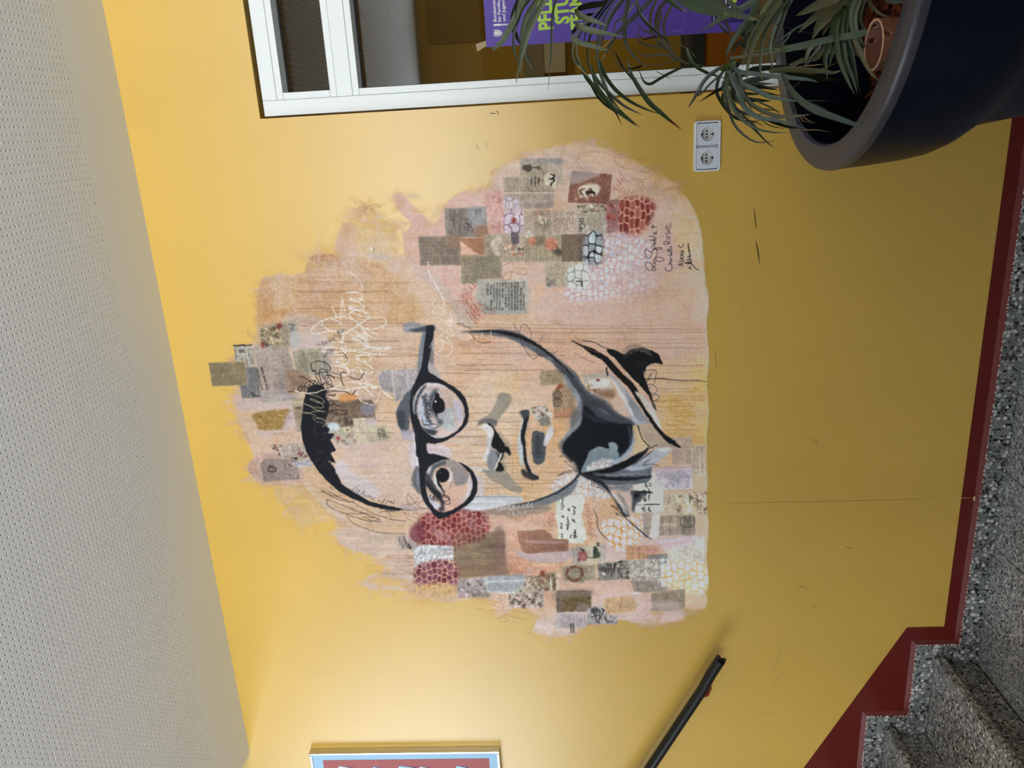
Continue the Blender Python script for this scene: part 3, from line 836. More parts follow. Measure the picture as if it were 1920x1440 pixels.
# left tips in front of the poster
L(A('700,-160 640,0 560,200 450,420 330,620 200,740 125,800'), 13, 'l', -.55, -.45, tip='x')
L(A('690,-150 620,-40 545,80 490,260 500,420 560,560 640,700 700,830 860,1030'), 9, 'd', -.5)
L(A('700,0 600,220 530,420 505,600 510,760 560,900 630,1040'), 6, 'd', -.5)
L(A('900,-120 840,0 700,230 640,440 640,620 620,800 600,950 560,1120 540,1260'), 9, 'l', -.56)
L(A('1020,-130 960,0 830,250 720,480 660,700 610,900 620,1130'), 13, 'l', -.58)
L(A('930,-80 880,0 770,200 680,430 650,640 680,820 760,1000 800,1080'), 5, 'l', -.5)
L(A('1160,-60 1140,0 1090,200 1075,500 1075,800 1050,1000 1020,1380'), 4.5, 'g', -.5)
L(A('780,-60 745,0 650,120 560,300'), 5, 'l', -.55)
L(A('600,-90 560,0 545,120 530,300'), 5, 'd', -.52)
# the folded frond
L(B('700,-60 580,45 380,80 230,120 168,150'), 13, 'd', -.62, -.66, 'both')
L(B('165,130 190,200 300,270 480,330 640,390'), 12, 'l', -.66, -.68)
L(B('430,205 360,220 280,250 180,300'), 7, 'd', -.62, -.66, 'both')
L(B('165,330 210,400 350,450 600,500 900,555'), 13, 'l', -.66, -.68)
L(B('190,400 130,460 98,520'), 7, 'd', -.63, -.65, 'both')
L(B('97,510 120,580 250,650 450,700 560,735 650,748'), 10, 'l', -.65, -.68, tip='t')
L(B('680,-60 560,90 420,210 300,330 200,450 140,590 105,760 130,900 200,1000 340,1140'), 3.5, 'l', -.6, -.56, 'const', tip='t')
L(B('760,-30 640,160 560,320 510,480 480,640 470,800 500,960 520,1100 560,1250 620,1420'), 5, 'g', -.58)
L(B('900,-70 860,0 740,150 650,300 590,460 540,600 500,750 490,820'), 9, 'd', -.62)
L(B('740,-50 700,10 540,220 440,380 370,540 330,760 350,950 420,1130 500,1300 600,1440'), 4.5, 'g', -.57)
L(B('660,-20 620,40 450,270 340,400 290,560 285,760'), 4, 'd', -.57)
L(B('590,60 470,230 360,340 240,470 205,700'), 3, 'd', -.57)
L(B('330,330 250,470 170,600 165,780 220,960 290,1100'), 4, 'l', -.56)
L(B('960,-120 940,0 900,250 890,450 890,600 960,750 1080,900 1280,1040'), 9, 'd', -.64)
L(B('1340,-60 1280,0 1100,190 940,340 780,500 690,640 600,800 540,920'), 9, 'd', -.6, tip='t')
L(B('1070,-40 1070,0 1110,180 1200,320 1400,500 1520,600 1620,700'), 7, 'd', -.6)
L(B('1000,-60 960,60 860,260 760,330 730,480 700,600'), 4, 'y', -.5)
L(B('1080,0 1000,110 900,240 800,380'), 4, 'l', -.55)
for s, w in (('1380,-80 1360,0 1290,180 1270,380 1310,500 1400,640 1560,780 1750,920 1920,970', 6), ('1540,-40 1500,30 1400,150 1360,350 1400,500 1480,650 1620,820 1800,940', 7),
             ('1680,-60 1640,0 1540,200 1480,330 1480,450 1520,600 1600,760 1800,930', 6), ('1840,960 1640,880 1560,830 1400,820 1220,840 1120,800 1020,710', 5),
             ('1500,740 1380,700 1200,670 1110,610 1090,530 1130,340', 5), ('1480,660 1360,600 1300,500 1170,450 1060,300', 4), ('1400,110 1430,250 1390,420 1420,560 1540,720', 6),
             ('1420,540 1260,570 1180,590 1100,520', 3), ('1850,740 1700,660 1530,590', 2)):
    L(B(s), w, 'y', -.48)
L(B('1850,970 1600,1080 1400,1190 1280,1260 1200,1240 1150,1170 1090,1010'), 6, 'd', -.5)
L(B('1720,905 1540,930 1400,970 1200,960'), 2.5, 'y', -.48)
L(B('1160,985 1080,1010 1010,1030 890,1020'), 4, 'd', -.5)
L(B('720,560 640,640 520,760 430,890'), 3, 't', -.58)
L(B('660,690 760,900 830,1060'), 2.5, 'o', -.5)
L(B('750,780 850,980 990,1160 1100,1300 1160,1380'), 4, 'd', -.5)
L(B('1360,1070 1480,1130 1600,1205'), 1.6, 'y', -.45)
L(C('930,-80 980,130 1060,280 1180,470 1280,600 1420,720 1560,840 1730,975'), 11, 'g', -.55, -.4, 'both', tip='x')
L(C('820,0 950,160 1080,310 1150,420'), 4, 'd', -.5)
L(C('500,-80 540,30 600,180 720,350 860,480 1040,600 1240,690 1470,770'), 8, 'g', -.52)
L(C('330,-40 400,100 470,230 600,380 760,530 900,640 1040,710 1160,765'), 7, 'd', -.52)
L(C('160,-80 250,60 330,220 460,370 620,560 780,710 960,850 1070,935'), 9, 'g', -.5)
L(C('480,-60 520,120 600,330 680,520 820,700 980,840 1130,960'), 7, 'g', -.52, tip='x')
L(C('340,240 400,340 480,480 600,610 740,710 800,820 855,925'), 5, 'd', -.48)
L(C('400,40 420,170 480,330 600,500 720,640 800,740'), 7, 'g', -.53)
L(C('700,570 760,640 850,700'), 3, 't', -.48)
# broad upper leaves over the poster's foot
L(D('180,-120 340,0 500,80 700,150 880,200 1030,215'), 21, 'g', -.68, -.76, tip='m')
L(D('420,-90 560,20 780,90 1000,180 1250,250 1480,310'), 18, 'g', -.66, -.74, tip='m')
L(D('760,-40 900,60 1000,150 1080,180'), 12, 'y', -.62, -.64)
L(D('960,-80 1040,40 1120,110 1140,170'), 9, 'l', -.62, -.66)
L(D('1560,-120 1400,0 1260,100 1100,180 900,280 740,380 600,480'), 13, 'g', -.68)
L(D('40,-60 100,0 200,70 290,130 380,185'), 8, 'g', -.66, tip='t')
L(D('330,20 390,120 450,240'), 2.5, 'g', -.6)
L(D('1760,-60 1720,0 1560,180 1400,420 1300,640 1250,820 1230,1010'), 6, 'l', -.72)
L(D('1840,-90 1780,0 1620,240 1480,450 1380,660 1320,860 1290,1050 1290,1240'), 11, 'l', -.74)
L(D('1940,-60 1880,20 1740,200 1600,400 1530,560 1500,760 1480,1000 1500,1140 1550,1250'), 7, 'l', -.74)
L(D('1980,-40 1920,60 1800,230 1700,420 1640,620 1630,800 1660,980 1670,1080'), 7, 'l', -.72)
L(D('1960,-100 1920,0 1830,260 1760,460 1690,640 1650,760'), 9, 'd', -.73)
L(D('1700,-20 1560,180 1420,330 1330,520 1360,780 1380,1060'), 5, 'g', -.6)
L(D('1500,-60 1420,60 1330,280 1200,430 1080,600 990,780 960,860'), 13, 'g', -.62)
L(D('1500,400 1330,570 1180,640 1100,720 1070,850'), 11, 'y', -.6)
L(D('1240,230 1330,330 1300,440 1180,480'), 16, 'g', -.58, -.56, 'both')
L(D('1560,240 1440,330 1360,420 1300,560'), 15, 'd', -.57, -.56, 'both')
L(D('1330,60 1400,130 1480,190 1560,230'), 12, 'y', -.56, -.6, 'both')
L(D('1160,470 1250,520 1290,600'), 8, 'd', -.56, -.56, 'both')
L(D('1180,640 1260,700 1290,780'), 8, 'd', -.56, -.56, 'both')
L(D('380,720 420,860 500,980 640,1070 800,1130 1020,1190'), 7, 'g', -.55)
L(D('860,340 960,460 1050,540'), 5, 'd', -.55)
L(D('950,270 1000,400 1060,540'), 5, 'y', -.55)
L(D('0,560 140,800 300,920 520,970 820,1000'), 4.5, 'y', -.5)
L(D('430,760 490,830 530,890'), 2.5, 'y', -.5)
# the drooping rosette beside the socket
L(E('700,150 560,220 420,310 300,440 230,580 180,660 120,760 70,815'), 8, 'd', -.6, -.5)
L(E('620,270 560,330 420,450 320,560 240,630 180,640'), 4.5, 'd', -.6)
L(E('760,440 690,470 540,550 400,630 230,740'), 6, 'd', -.58)
L(E('660,220 600,280 530,420 510,560 540,660 640,820 740,930 860,1000 1060,1020 1190,1010'), 7, 'd', -.6)
L(E('700,200 650,300 620,500 640,650 700,850 740,1000 820,1130 960,1260 1100,1330 1250,1335 1440,1295'), 6, 'd', -.6)
L(E('740,180 700,300 660,450 690,620 760,830 860,960 980,1060 1160,1150 1400,1190 1590,1190'), 8, 'g', -.62)
L(E('720,560 740,700 800,830 900,890 1060,930 1240,900'), 7, 'd', -.58)
L(E('600,480 640,560 760,640 860,680 1000,690 1200,710 1330,715'), 11, 'g', -.62)
L(E('700,250 760,400 860,620 900,760 1000,880 1160,970 1400,1000 1620,1060 1880,1140'), 11, 'b', -.66, -.74)
L(E('780,220 840,350 900,460 1060,530 1200,600 1340,660 1460,680 1640,710 1780,715'), 10, 'b', -.66, -.72)
L(E('720,140 760,200 860,280 1100,310 1400,350 1700,370 1920,395 2000,430'), 9, 'b', -.66, -.76)
L(E('900,330 980,290 1100,240 1340,210 1640,180'), 13, 'd', -.62)
L(E('880,450 1000,410 1200,380 1420,350'), 11, 'd', -.62)
L(E('940,430 1020,440 1180,455 1380,455'), 6, 'd', -.6)
L(E('900,440 1020,460 1180,500 1440,550'), 10, 'd', -.6)
L(E('820,420 900,460 1060,520 1300,600 1500,640'), 5, 'd', -.62)
L(E('840,560 980,720 1100,810 1240,880 1360,930 1480,950 1640,950 1800,930 1920,915'), 9, 'o', -.64, -.72)
L(E('1780,930 1860,990 1960,1035'), 2.5, 't', -.72)
L(E('1000,660 1130,720 1300,800 1400,860 1460,915'), 3.5, 'd', -.6)
L(E('1190,1000 1260,1060 1400,1110 1560,1130'), 2.5, 'o', -.6)
L(E('740,820 830,960 980,1060 1100,1160 1260,1330 1380,1415'), 5, 'd', -.58)
L(E('1100,800 1190,830 1340,850 1500,865'), 2.5, 'o', -.6)
L(E('620,560 600,700 690,880 760,960'), 6, 'd', -.6)
L(E('800,380 850,500 900,610 1000,690'), 15, 'd', -.59, -.58, 'both')
L(E('740,330 830,420 920,480 1010,470'), 18, 'd', -.57, -.57, 'both')
L(E('880,560 940,600 1060,610 1180,615'), 6, 'd', -.6)
L(E('1180,960 1280,1000 1440,1060 1620,1110 1760,1120'), 7, 'd', -.66)
L(E('720,700 840,860 980,1000 1110,1110 1180,1170'), 4, 'd', -.6)
L(E('820,900 900,960 960,970 1040,960'), 2, 'o', -.56)
L(E('1000,1020 1110,1045 1180,1070 1225,1115'), 2, 'o', -.56)
L(E('660,260 700,420 760,540 800,680 920,830'), 8, 'g', -.63)
L(E('780,300 830,480 920,640 1050,860'), 9, 'g', -.62)
L(E('680,340 640,480 660,620 720,760'), 7, 'g', -.61)
L(E('850,340 800,480 770,640 810,760'), 8, 'd', -.6)
L(E('620,170 680,190 740,170 800,110'), 15, 'm', -.6, -.6, 'both')
L(E('560,250 640,230 720,180'), 12, 'm', -.6, -.59, 'both')
L(E('700,60 740,140 720,230 700,330'), 12, 'g', -.59, -.58, 'both')
L(E('880,100 820,170 760,230 740,330'), 12, 'd', -.58, -.58, 'both')
L(E('1000,700 1080,790 1240,900 1400,960'), 7, 'b', -.63)
# inside the planter
L(F_('520,760 570,740 800,690 1100,620 1400,560 1640,520 1800,480'), 13, 'g', -.72, -.80, 'const')
L(F_('1420,-90 1300,0 1100,60 900,160 740,235'), 18, 'o', -.72)
L(F_('1560,0 1500,20 1300,90 1100,200 900,360 770,500'), 17, 'o', -.7)
L(F_('1520,70 1420,110 1220,230 1080,400 980,590'), 24, 'o', -.72)
L(F_('1480,110 1340,240 1210,380 1140,540'), 13, 'o', -.7)
for s, w, c in (('1460,140 1400,200 1340,420 1350,640 1380,860 1450,1060 1560,1300 1620,1420', 10, 'g'), ('1500,90 1460,140 1410,380 1430,600 1480,900 1600,1200 1660,1400', 12, 'g'),
                ('1600,0 1560,60 1490,300 1480,520 1540,720 1600,950 1650,1200 1700,1400', 12, 'g'), ('1660,-40 1640,0 1570,220 1590,460 1660,660 1760,860 1840,1040 1900,1150', 9, 'l'),
                ('1720,-60 1690,0 1620,230 1650,450 1780,740', 10, 'l'), ('1770,-60 1750,0 1690,230 1720,360 1790,450', 10, 'l'), ('1800,-50 1830,0 1860,100 1960,200', 7, 'g'),
                ('1400,190 1320,280 1270,520 1180,850 1190,1000 1210,1200', 10, 'g'), ('1340,640 1280,800 1240,1000', 8, 'g'), ('1400,300 1370,520 1420,760 1470,980 1560,1180', 8, 'd')):
    L(F_(s), w, c, -.74)
L(F_('1060,620 960,720 900,840 870,1020'), 9, 'o', -.66)
L(F_('1120,640 1060,760 960,880 880,1030'), 7, 'd', -.66)
L(F_('490,690 600,590 700,450 960,300'), 4, 'b', -.7)
L(F_('430,640 560,550 700,450 900,350'), 2.5, 'b', -.7)
L(F_('520,400 650,430 760,470 980,490'), 4, 'b', -.7)
L(F_('440,370 560,330 720,280'), 3, 'l', -.7)
L(F_('340,1090 400,1060 650,1040 900,1060 1150,1070 1300,1095 1420,1050'), 11, 'o', -.7, -.72, tip='t')
L(F_('560,1080 750,1120 900,1150 1100,1180 1460,1200'), 15, 'd', -.66, -.6, 'both')
L(F_('380,1120 460,1140 700,1170 950,1200 1070,1235'), 8, 'b', -.7)
L(F_('920,1120 1100,1050 1380,930'), 5, 'o', -.7)
L(F_('780,1000 1000,980 1160,960'), 2.6, 't', -.66)
L(F_('690,1310 760,1260 830,1200'), 2.6, 't', -.7)
L(F_('200,240 260,140 330,40 400,-40'), 9, 'l', -.72)
L(G_('360,120 400,220 500,380 640,540 840,680 1050,760 1250,830 1500,920 1600,960'), 14, 'b', -.74, -.92, 'both')
L(G_('640,560 760,600 900,650 1040,690'), 9, 'd', -.77, -.8, 'both')
L(G_('420,550 560,560 700,550 1100,555'), 3, 'b', -.7)
L(G_('600,985 760,992 900,990 1100,1025'), 2.6, 't', -.72)
L(G_('540,740 640,790 700,860 900,890'), 2, 't', -.7)
L(H_('500,-40 540,0 600,100 740,220 890,255'), 6, 'o', -.74)
L(H_('800,-40 850,0 960,30 1100,20'), 9, 'b', -.8)
L(H_('300,560 420,800 560,1060 700,1220'), 8, 'o', -.78)
L(H_('400,560 450,640 520,720'), 6, 'o', -.74)
# canes
cane(F_('-250,870 -100,850 0,830 160,820 300,790 430,760 560,715'), 5.5, 7, 'c', -.6, -.62)
cane(F_('120,770 260,745 400,725 520,730'), 5, 4, 'm', -.61, -.63)
cane(F_('560,715 800,710 1000,700 1120,720'), 8, 10, 'k', -.62, -.6)
cane(F_('1080,720 1180,735 1250,740 1340,750 1560,760 1800,800'), 14, 14, 'k', -.6, -.6)
cane(F_('660,985 720,960 800,920 900,890 1000,880 1070,850 1120,780 1160,740'), 7, 9, 'c', -.62, -.6)
cane(E('590,450 700,450 800,410 900,330 1000,240'), 7, 6, 'k', -.58, -.6)
# ------------------------------------------------------------------ the mural: pigment laid on a fine grid of points on the wall
PU0, PV0, PW, PH = 366, 226, 982, 980
prs = np.random.RandomState(4)
ALP = np.zeros((PH, PW), np.float32)
LAB = np.zeros((PH, PW), np.int16); LNAMES = ['paint_layer']; LLABEL = [None]
PY_, PX_ = np.mgrid[0:PH, 0:PW].astype(np.float32); PX_ += PU0; PY_ += PV0

def unlin(x):
    return 255 * np.where(x <= .0031308, x * 12.92, 1.055 * np.power(np.maximum(x, 1e-6), 1 / 2.4) - .055)
ILL = (ILLUM_A - (PX_ - 620) * ILLUM_B)[..., None]       # daylight falling on the bare wall, from left to right of the frame
IMG = unlin(lin(WALL_RGB)[None, None] * ILL).astype(np.float32)   # start from the wall colour as the photograph shows it

def boxblur(a, r):
    r = int(r)
    if r < 1: return a
    for ax in (0, 1):
        p = [(0, 0)] * 2; p[ax] = (r + 1, r)
        c = np.cumsum(np.pad(a, p, mode='edge'), axis=ax, dtype=np.float64)
        n = a.shape[ax]
        hi = np.take(c, np.arange(2 * r + 1, 2 * r + 1 + n), axis=ax); lo = np.take(c, np.arange(0, n), axis=ax)
        a = ((hi - lo) / (2 * r + 1)).astype(np.float32)
    return a
def blur(a, r):
    if r < .4: return a
    if r < 1:
        b = boxblur(a, 1); return a * (1 - r) + b * r
    k = max(1, int(round(r * .42)))
    for _ in range(3): a = boxblur(a, k)
    return a
def vnoise(h, w, sy, sx):
    gh, gw = int(h / sy) + 3, int(w / sx) + 3
    g = prs.rand(gh, gw).astype(np.float32)
    y = np.arange(h) / sy; x = np.arange(w) / sx
    yi, xi = y.astype(int), x.astype(int); fy, fx = (y - yi)[:, None], (x - xi)[None]
    fy = fy * fy * (3 - 2 * fy); fx = fx * fx * (3 - 2 * fx)
    a = g[yi][:, xi]; b = g[yi][:, xi + 1]; c = g[yi + 1][:, xi]; d = g[yi + 1][:, xi + 1]
    return ((a * (1 - fx) + b * fx) * (1 - fy) + (c * (1 - fx) + d * fx) * fy).astype(np.float32)
def norm(a): return np.clip((a - a.mean()) / (a.std() * 4) + .5, 0, 1)
NU = norm(vnoise(PH, PW, 2, 40) + .9 * vnoise(PH, PW, 6, 50) + .5 * vnoise(PH, PW, 1.3, 18) + .9 * vnoise(PH, PW, 14, 30))     # streaks along u (downwards on the wall)
NV = norm(vnoise(PH, PW, 40, 2) + .9 * vnoise(PH, PW, 50, 6) + .5 * vnoise(PH, PW, 18, 1.3) + .9 * vnoise(PH, PW, 30, 14))     # streaks along v
NC = norm(vnoise(PH, PW, 60, 60) + .6 * vnoise(PH, PW, 25, 25) + .4 * vnoise(PH, PW, 9, 9))      # clouds
NG = norm(vnoise(PH, PW, 1.6, 1.6) + .8 * vnoise(PH, PW, 4, 4))                                  # grain
NOISE = {'u': NU, 'v': NV, 'c': NC, 'g': NG}
def P(s, ox=0, oy=0, k=1.0):
    if not isinstance(s, str): return np.array(s, float)
    a = np.array([float(x) for x in s.replace(',', ' ').replace(';', ' ').split()]).reshape(-1, 2)
    return a / k + (ox, oy)
def crv(p, closed=False, step=3.0):
    p = np.asarray(p, float)
    if len(p) < 3 and not closed:
        n = max(2, int(np.linalg.norm(p[1] - p[0]) / step)); t = np.linspace(0, 1, n)[:, None]; return p[0] * (1 - t) + p[1] * t
    if closed: q = np.vstack([p[-1], p, p[0], p[1]])
    else: q = np.vstack([2 * p[0] - p[1], p, 2 * p[-1] - p[-2]])
    out = []
    for i in range(len(q) - 3):
        p0, p1, p2, p3 = q[i:i + 4]
        n = max(2, int(np.linalg.norm(p2 - p1) / step))
        t = np.linspace(0, 1, n, endpoint=False)[:, None]
        out.append(.5 * (2 * p1 + (p2 - p0) * t + (2 * p0 - 5 * p1 + 4 * p2 - p3) * t ** 2 + (-p0 + 3 * p1 - 3 * p2 + p3) * t ** 3))
    if not closed: out.append(p[-1:])
    return np.vstack(out)
def sub(pts, pad):
    x0 = int(max(0, np.floor(pts[:, 0].min() - pad - PU0))); x1 = int(min(PW, np.ceil(pts[:, 0].max() + pad - PU0) + 1))
    y0 = int(max(0, np.floor(pts[:, 1].min() - pad - PV0))); y1 = int(min(PH, np.ceil(pts[:, 1].max() + pad - PV0) + 1))
    return (slice(y0, max(y1, y0 + 1)), slice(x0, max(x1, x0 + 1)))
def pmask(polys, s):
    ys, xs = PY_[s], PX_[s]; acc = np.zeros(ys.shape, np.float32)
    for dx, dy in ((-.25, -.25), (.25, -.25), (-.25, .25), (.25, .25)):
        # scanline even-odd: edges toggle everything to their right, row by row
        ins = np.zeros(ys.shape, np.int16); yy = ys[:, 0] + dy; x0 = xs[0, 0] + dx; n = ys.shape[1]
        tog = np.zeros((ys.shape[0], n + 1), np.int16)
        for p in polys:
            q = np.roll(p, -1, 0)
            for (ax, ay), (bx, by) in zip(p, q):
                if ay == by: continue
                r = np.where((yy >= min(ay, by)) & (yy < max(ay, by)))[0]
                if len(r) == 0: continue
                xc = ax + (yy[r] - ay) * (bx - ax) / (by - ay)
                k = np.clip(np.ceil(xc - x0), 0, n).astype(int)
                tog[r, k] ^= 1
        acc += (np.cumsum(tog[:, :n], axis=1) & 1)
    return acc / 4
def put(m, s, col, a=1.0, lab=None, th=.5):
    m = np.clip(m, 0, 1) * a
    col = np.asarray(col, np.float32)
    IMG[s] += (col - IMG[s]) * m[..., None]
    ALP[s] = 1 - (1 - ALP[s]) * (1 - m)
    if lab is not None: LAB[s][m > th] = lab
def newlab(name, label=None):
    LNAMES.append(name); LLABEL.append(label); return len(LNAMES) - 1
def wash(pts, col, a=1.0, soft=8, dry=.5, d='u', smooth=True, var=.07, lab=None):
    """a brushed area with soft, streaky edges"""
    p = crv(pts, True, 5) if smooth else np.asarray(pts, float)
    s = sub(p, soft * 2.5 + 2); m = blur(pmask([p], s), soft * 1.25)
    if dry: m = np.clip((m * (1 + dry) - dry * (.6 * NOISE[d][s] + .4 * NC[s])) * 1.35, 0, 1)
    c = np.asarray(col, np.float32) * (1 + var * 1.3 * (NOISE[d][s] - .5) + var * (NC[s] - .5))[..., None]
    put(m, s, c, a, lab)
def shape(polys, col, a=1.0, soft=.6, lab=None, smooth=True, grain=.05, d='u', dry=0):
    polys = [polys] if isinstance(polys, np.ndarray) else polys
    polys = [crv(p, True, 2.5) if smooth else p for p in polys]
    s = sub(np.vstack(polys), soft * 2 + 2); m = blur(pmask(polys, s), soft)
    if dry: m = np.clip((m * (1 + dry) - dry * NOISE[d][s]) * 1.4, 0, 1)
    put(m, s, np.asarray(col, np.float32) * (1 + grain * 2 * (NOISE[d][s] - .5))[..., None], a, lab)
def stroke(pts, w, col, a=1.0, taper=None, soft=.0, closed=False, brk=0.0, lab=None, smooth=True):
    p = crv(pts, closed, 2.5) if smooth else np.asarray(pts, float); n = len(p)
    t = np.linspace(0, 1, n)
    ww = np.full(n, float(w)) if taper is None else w * np.interp(t, np.linspace(0, 1, len(taper)), taper)
    s = sub(p, w + 3 + soft * 2); oy, ox = s[0].start, s[1].start
    m = np.zeros((s[0].stop - oy, s[1].stop - ox), np.float32)
    for i in range(n - 1):
        r = max(ww[i], ww[i + 1]) / 2 + 1.2
        x0 = int(max(ox, min(p[i, 0], p[i + 1, 0]) - r - PU0)); x1 = int(min(ox + m.shape[1], max(p[i, 0], p[i + 1, 0]) + r - PU0 + 2))
        y0 = int(max(oy, min(p[i, 1], p[i + 1, 1]) - r - PV0)); y1 = int(min(oy + m.shape[0], max(p[i, 1], p[i + 1, 1]) + r - PV0 + 2))
        if x1 <= x0 or y1 <= y0: continue
        X, Y = PX_[y0:y1, x0:x1], PY_[y0:y1, x0:x1]
        dx, dy = p[i + 1] - p[i]; L2 = dx * dx + dy * dy + 1e-9
        q = np.clip(((X - p[i, 0]) * dx + (Y - p[i, 1]) * dy) / L2, 0, 1)
        dd = np.hypot(X - p[i, 0] - q * dx, Y - p[i, 1] - q * dy)
        hw = (ww[i] * (1 - q) + ww[i + 1] * q) / 2
        mm = np.clip(hw + .5 - dd, 0, 1) * np.clip(hw * 2, .25, 1)
        v = m[y0 - oy:y1 - oy, x0 - ox:x1 - ox]; np.maximum(v, mm, out=v)
    if soft: m = blur(m, soft)
    if brk: m = m * np.clip((NG[s] - brk * .55) * 5, 0, 1)
    put(m, s, col, a, lab)
def hsh(a, b): 
    x = np.sin(a * 12.9898 + b * 78.233) * 43758.5453
    return x - np.floor(x)
def frame(s, ang, c):
    r = math.radians(ang); X, Y = PX_[s] - c[0], PY_[s] - c[1]
    # a runs along the line of writing (upwards in the frame), b from line to line
    return -Y * math.cos(r) + X * math.sin(r), X * math.cos(r) + Y * math.sin(r)
def lines(p, ink, pitch=3.0, fill=.55, a=.8, ang=0, cw=1.4, cols=0, gap=4, inset=4, word=7, rag=.35, seed=0, soft=.35, wavy=0):
    pitch *= .78; cw *= .8; a *= .82; rag *= .7; soft = max(soft, .45)
    p = np.asarray(p, float); c = p.mean(0); s = sub(p, 1)
    m0 = pmask([c + (p - c) * (1 - inset / max(10, np.ptp(p, 0).min() / 2))], s)
    A, B = frame(s, ang, c)
    if wavy: B = B + wavy * np.sin(A * .9 + np.floor(B / pitch) * 2.1)
    li = np.floor(B / pitch); t = B / pitch - li
    if cols:
        span = np.ptp(A) / cols; ci = np.floor((A - A.min()) / span); ca = (A - A.min()) - ci * span
        okc = (ca > gap / 2) & (ca < span - gap / 2)
    else: okc = True; ci = 0
    L = np.floor(A / cw); h = hsh(L + seed, li + ci * 17)
    wd = hsh(np.floor(A / word + hsh(li, 3.0) * 3), li * 1.7 + 9 + seed)
    m = (t < fill) * np.clip(.25 + (h - .12) * 1.6, 0, 1) * np.where(wd > .88, .15, 1) * okc
    if rag: m = m * (hsh(li + 5, ci + seed * 1.0 + 2) * rag < 1 - (A - A.min()) / np.ptp(A) + rag * .2)
    put(blur((m * m0).astype(np.float32), soft), s, ink, a)
def flowers(p, n, rad, pal, a=.9, seed=0, soft=.45):
    r = np.random.RandomState(seed); p = np.asarray(p, float); s = sub(p, 1); M = pmask([p], s)
    lo, hi = p.min(0), p.max(0)
    for i in range(int(n * 2.2)):
        c = lo + r.rand(2) * (hi - lo); col = np.clip(np.array(pal[r.randint(len(pal))]) * r.uniform(.8, 1.15), 0, 245); R = rad * r.uniform(.2, .75)
        k = r.randint(4, 7); th = r.uniform(0, 6.28)
        q = []
        for j in range(k * 2):
            rr = R * (1.0 if j % 2 == 0 else r.uniform(.4, .75)); an = th + j * math.pi / k
            q.append((c[0] + rr * math.cos(an) * r.uniform(.8, 1.2), c[1] + rr * math.sin(an)))
        q = crv(np.array(q), True, 2); s2 = sub(q, 3)
        m = blur(pmask([q], s2), soft) * pmask([p], s2)
        put(m, s2, col, a * r.uniform(.6, 1))
def crackle(p, cells, joint, size=(11, 13), jw=.14, edge=6, a=1.0, ja=1.0, seed=0, keep=None, fade=None, round_=.0):
    """stencilled stone pattern: rounded cells between pale joints"""
    p = np.asarray(p, float); q = crv(p, True, 4); s = sub(q, edge + 2); X, Y = PX_[s], PY_[s]
    m = blur(pmask([q], s), edge)
    r = np.random.RandomState(seed); su, sv = size
    gx = X / su; gy = Y / sv
    T = r.rand(64, 64, 3)
    row = np.floor(gx); f1 = np.full(X.shape, 9., np.float32); f2 = f1.copy(); idc = np.zeros(X.shape, np.float32)
    for i in (-1, 0, 1):
        cx = np.floor(gx) + i; sh = (cx.astype(int) % 2) * .5
        for j in (-1, 0, 1, 2):
            cy = np.floor(gy - sh) + j
            tt = T[cx.astype(int) % 64, cy.astype(int) % 64]
            px = cx + .5 + (tt[..., 0] - .5) * .55; py = cy + sh + .5 + (tt[..., 1] - .5) * .8
            d = np.maximum(np.abs(gx - px) * 1.05, np.abs(gy - py)) * .55 + np.hypot(gx - px, gy - py) * .45
            d = d * (1 + (tt[..., 2] - .5) * .25)
            upd = d < f1
            f2 = np.where(upd, f1, np.minimum(f2, d)); idc = np.where(upd, tt[..., 2], idc); f1 = np.where(upd, d, f1)
    e = np.clip((f2 - f1 - jw * .6) / (jw * .8), 0, 1)
    if fade is not None: m = m * np.clip(fade(X, Y), 0, 1)
    cells = np.asarray(cells, np.float32); cc = cells[(idc * 997).astype(int) % len(cells)] * (1 + .10 * (NG[s] - .5) + .12 * (NC[s] - .5))[..., None]
    put(m * (1 - e), s, joint, ja * a); put(m * e, s, cc, a)
def scrap(name, pts, base, a=1.0, smooth=False, label=None, torn=0, edge=None, grain=.12, d='c'):
    p = np.asarray(pts, float)
    if torn:
        q = crv(p, True, 4) if smooth else np.vstack([np.linspace(p[i], p[(i + 1) % len(p)], max(2, int(np.linalg.norm(p[(i + 1) % len(p)] - p[i]) / 4)), endpoint=False) for i in range(len(p))])
        p = q + prs.uniform(-torn, torn, q.shape)
    elif smooth: p = crv(p, True, 4)
    lab = newlab(name, label); s = sub(p, 3); m = blur(pmask([p], s), .4)
    base = np.asarray(base, float); base = base + (base.mean() + np.array((4, 0, -3)) - base) * .34
    c = np.asarray(base, np.float32) * (1 + grain * 2 * (NOISE[d][s] - .5) + grain * .7 * (NG[s] - .5))[..., None]
    put(m, s, c, a, lab)
    if edge is not None: stroke(np.vstack([p, p[:1]]), 1.0, edge, .6, smooth=False)
    return p
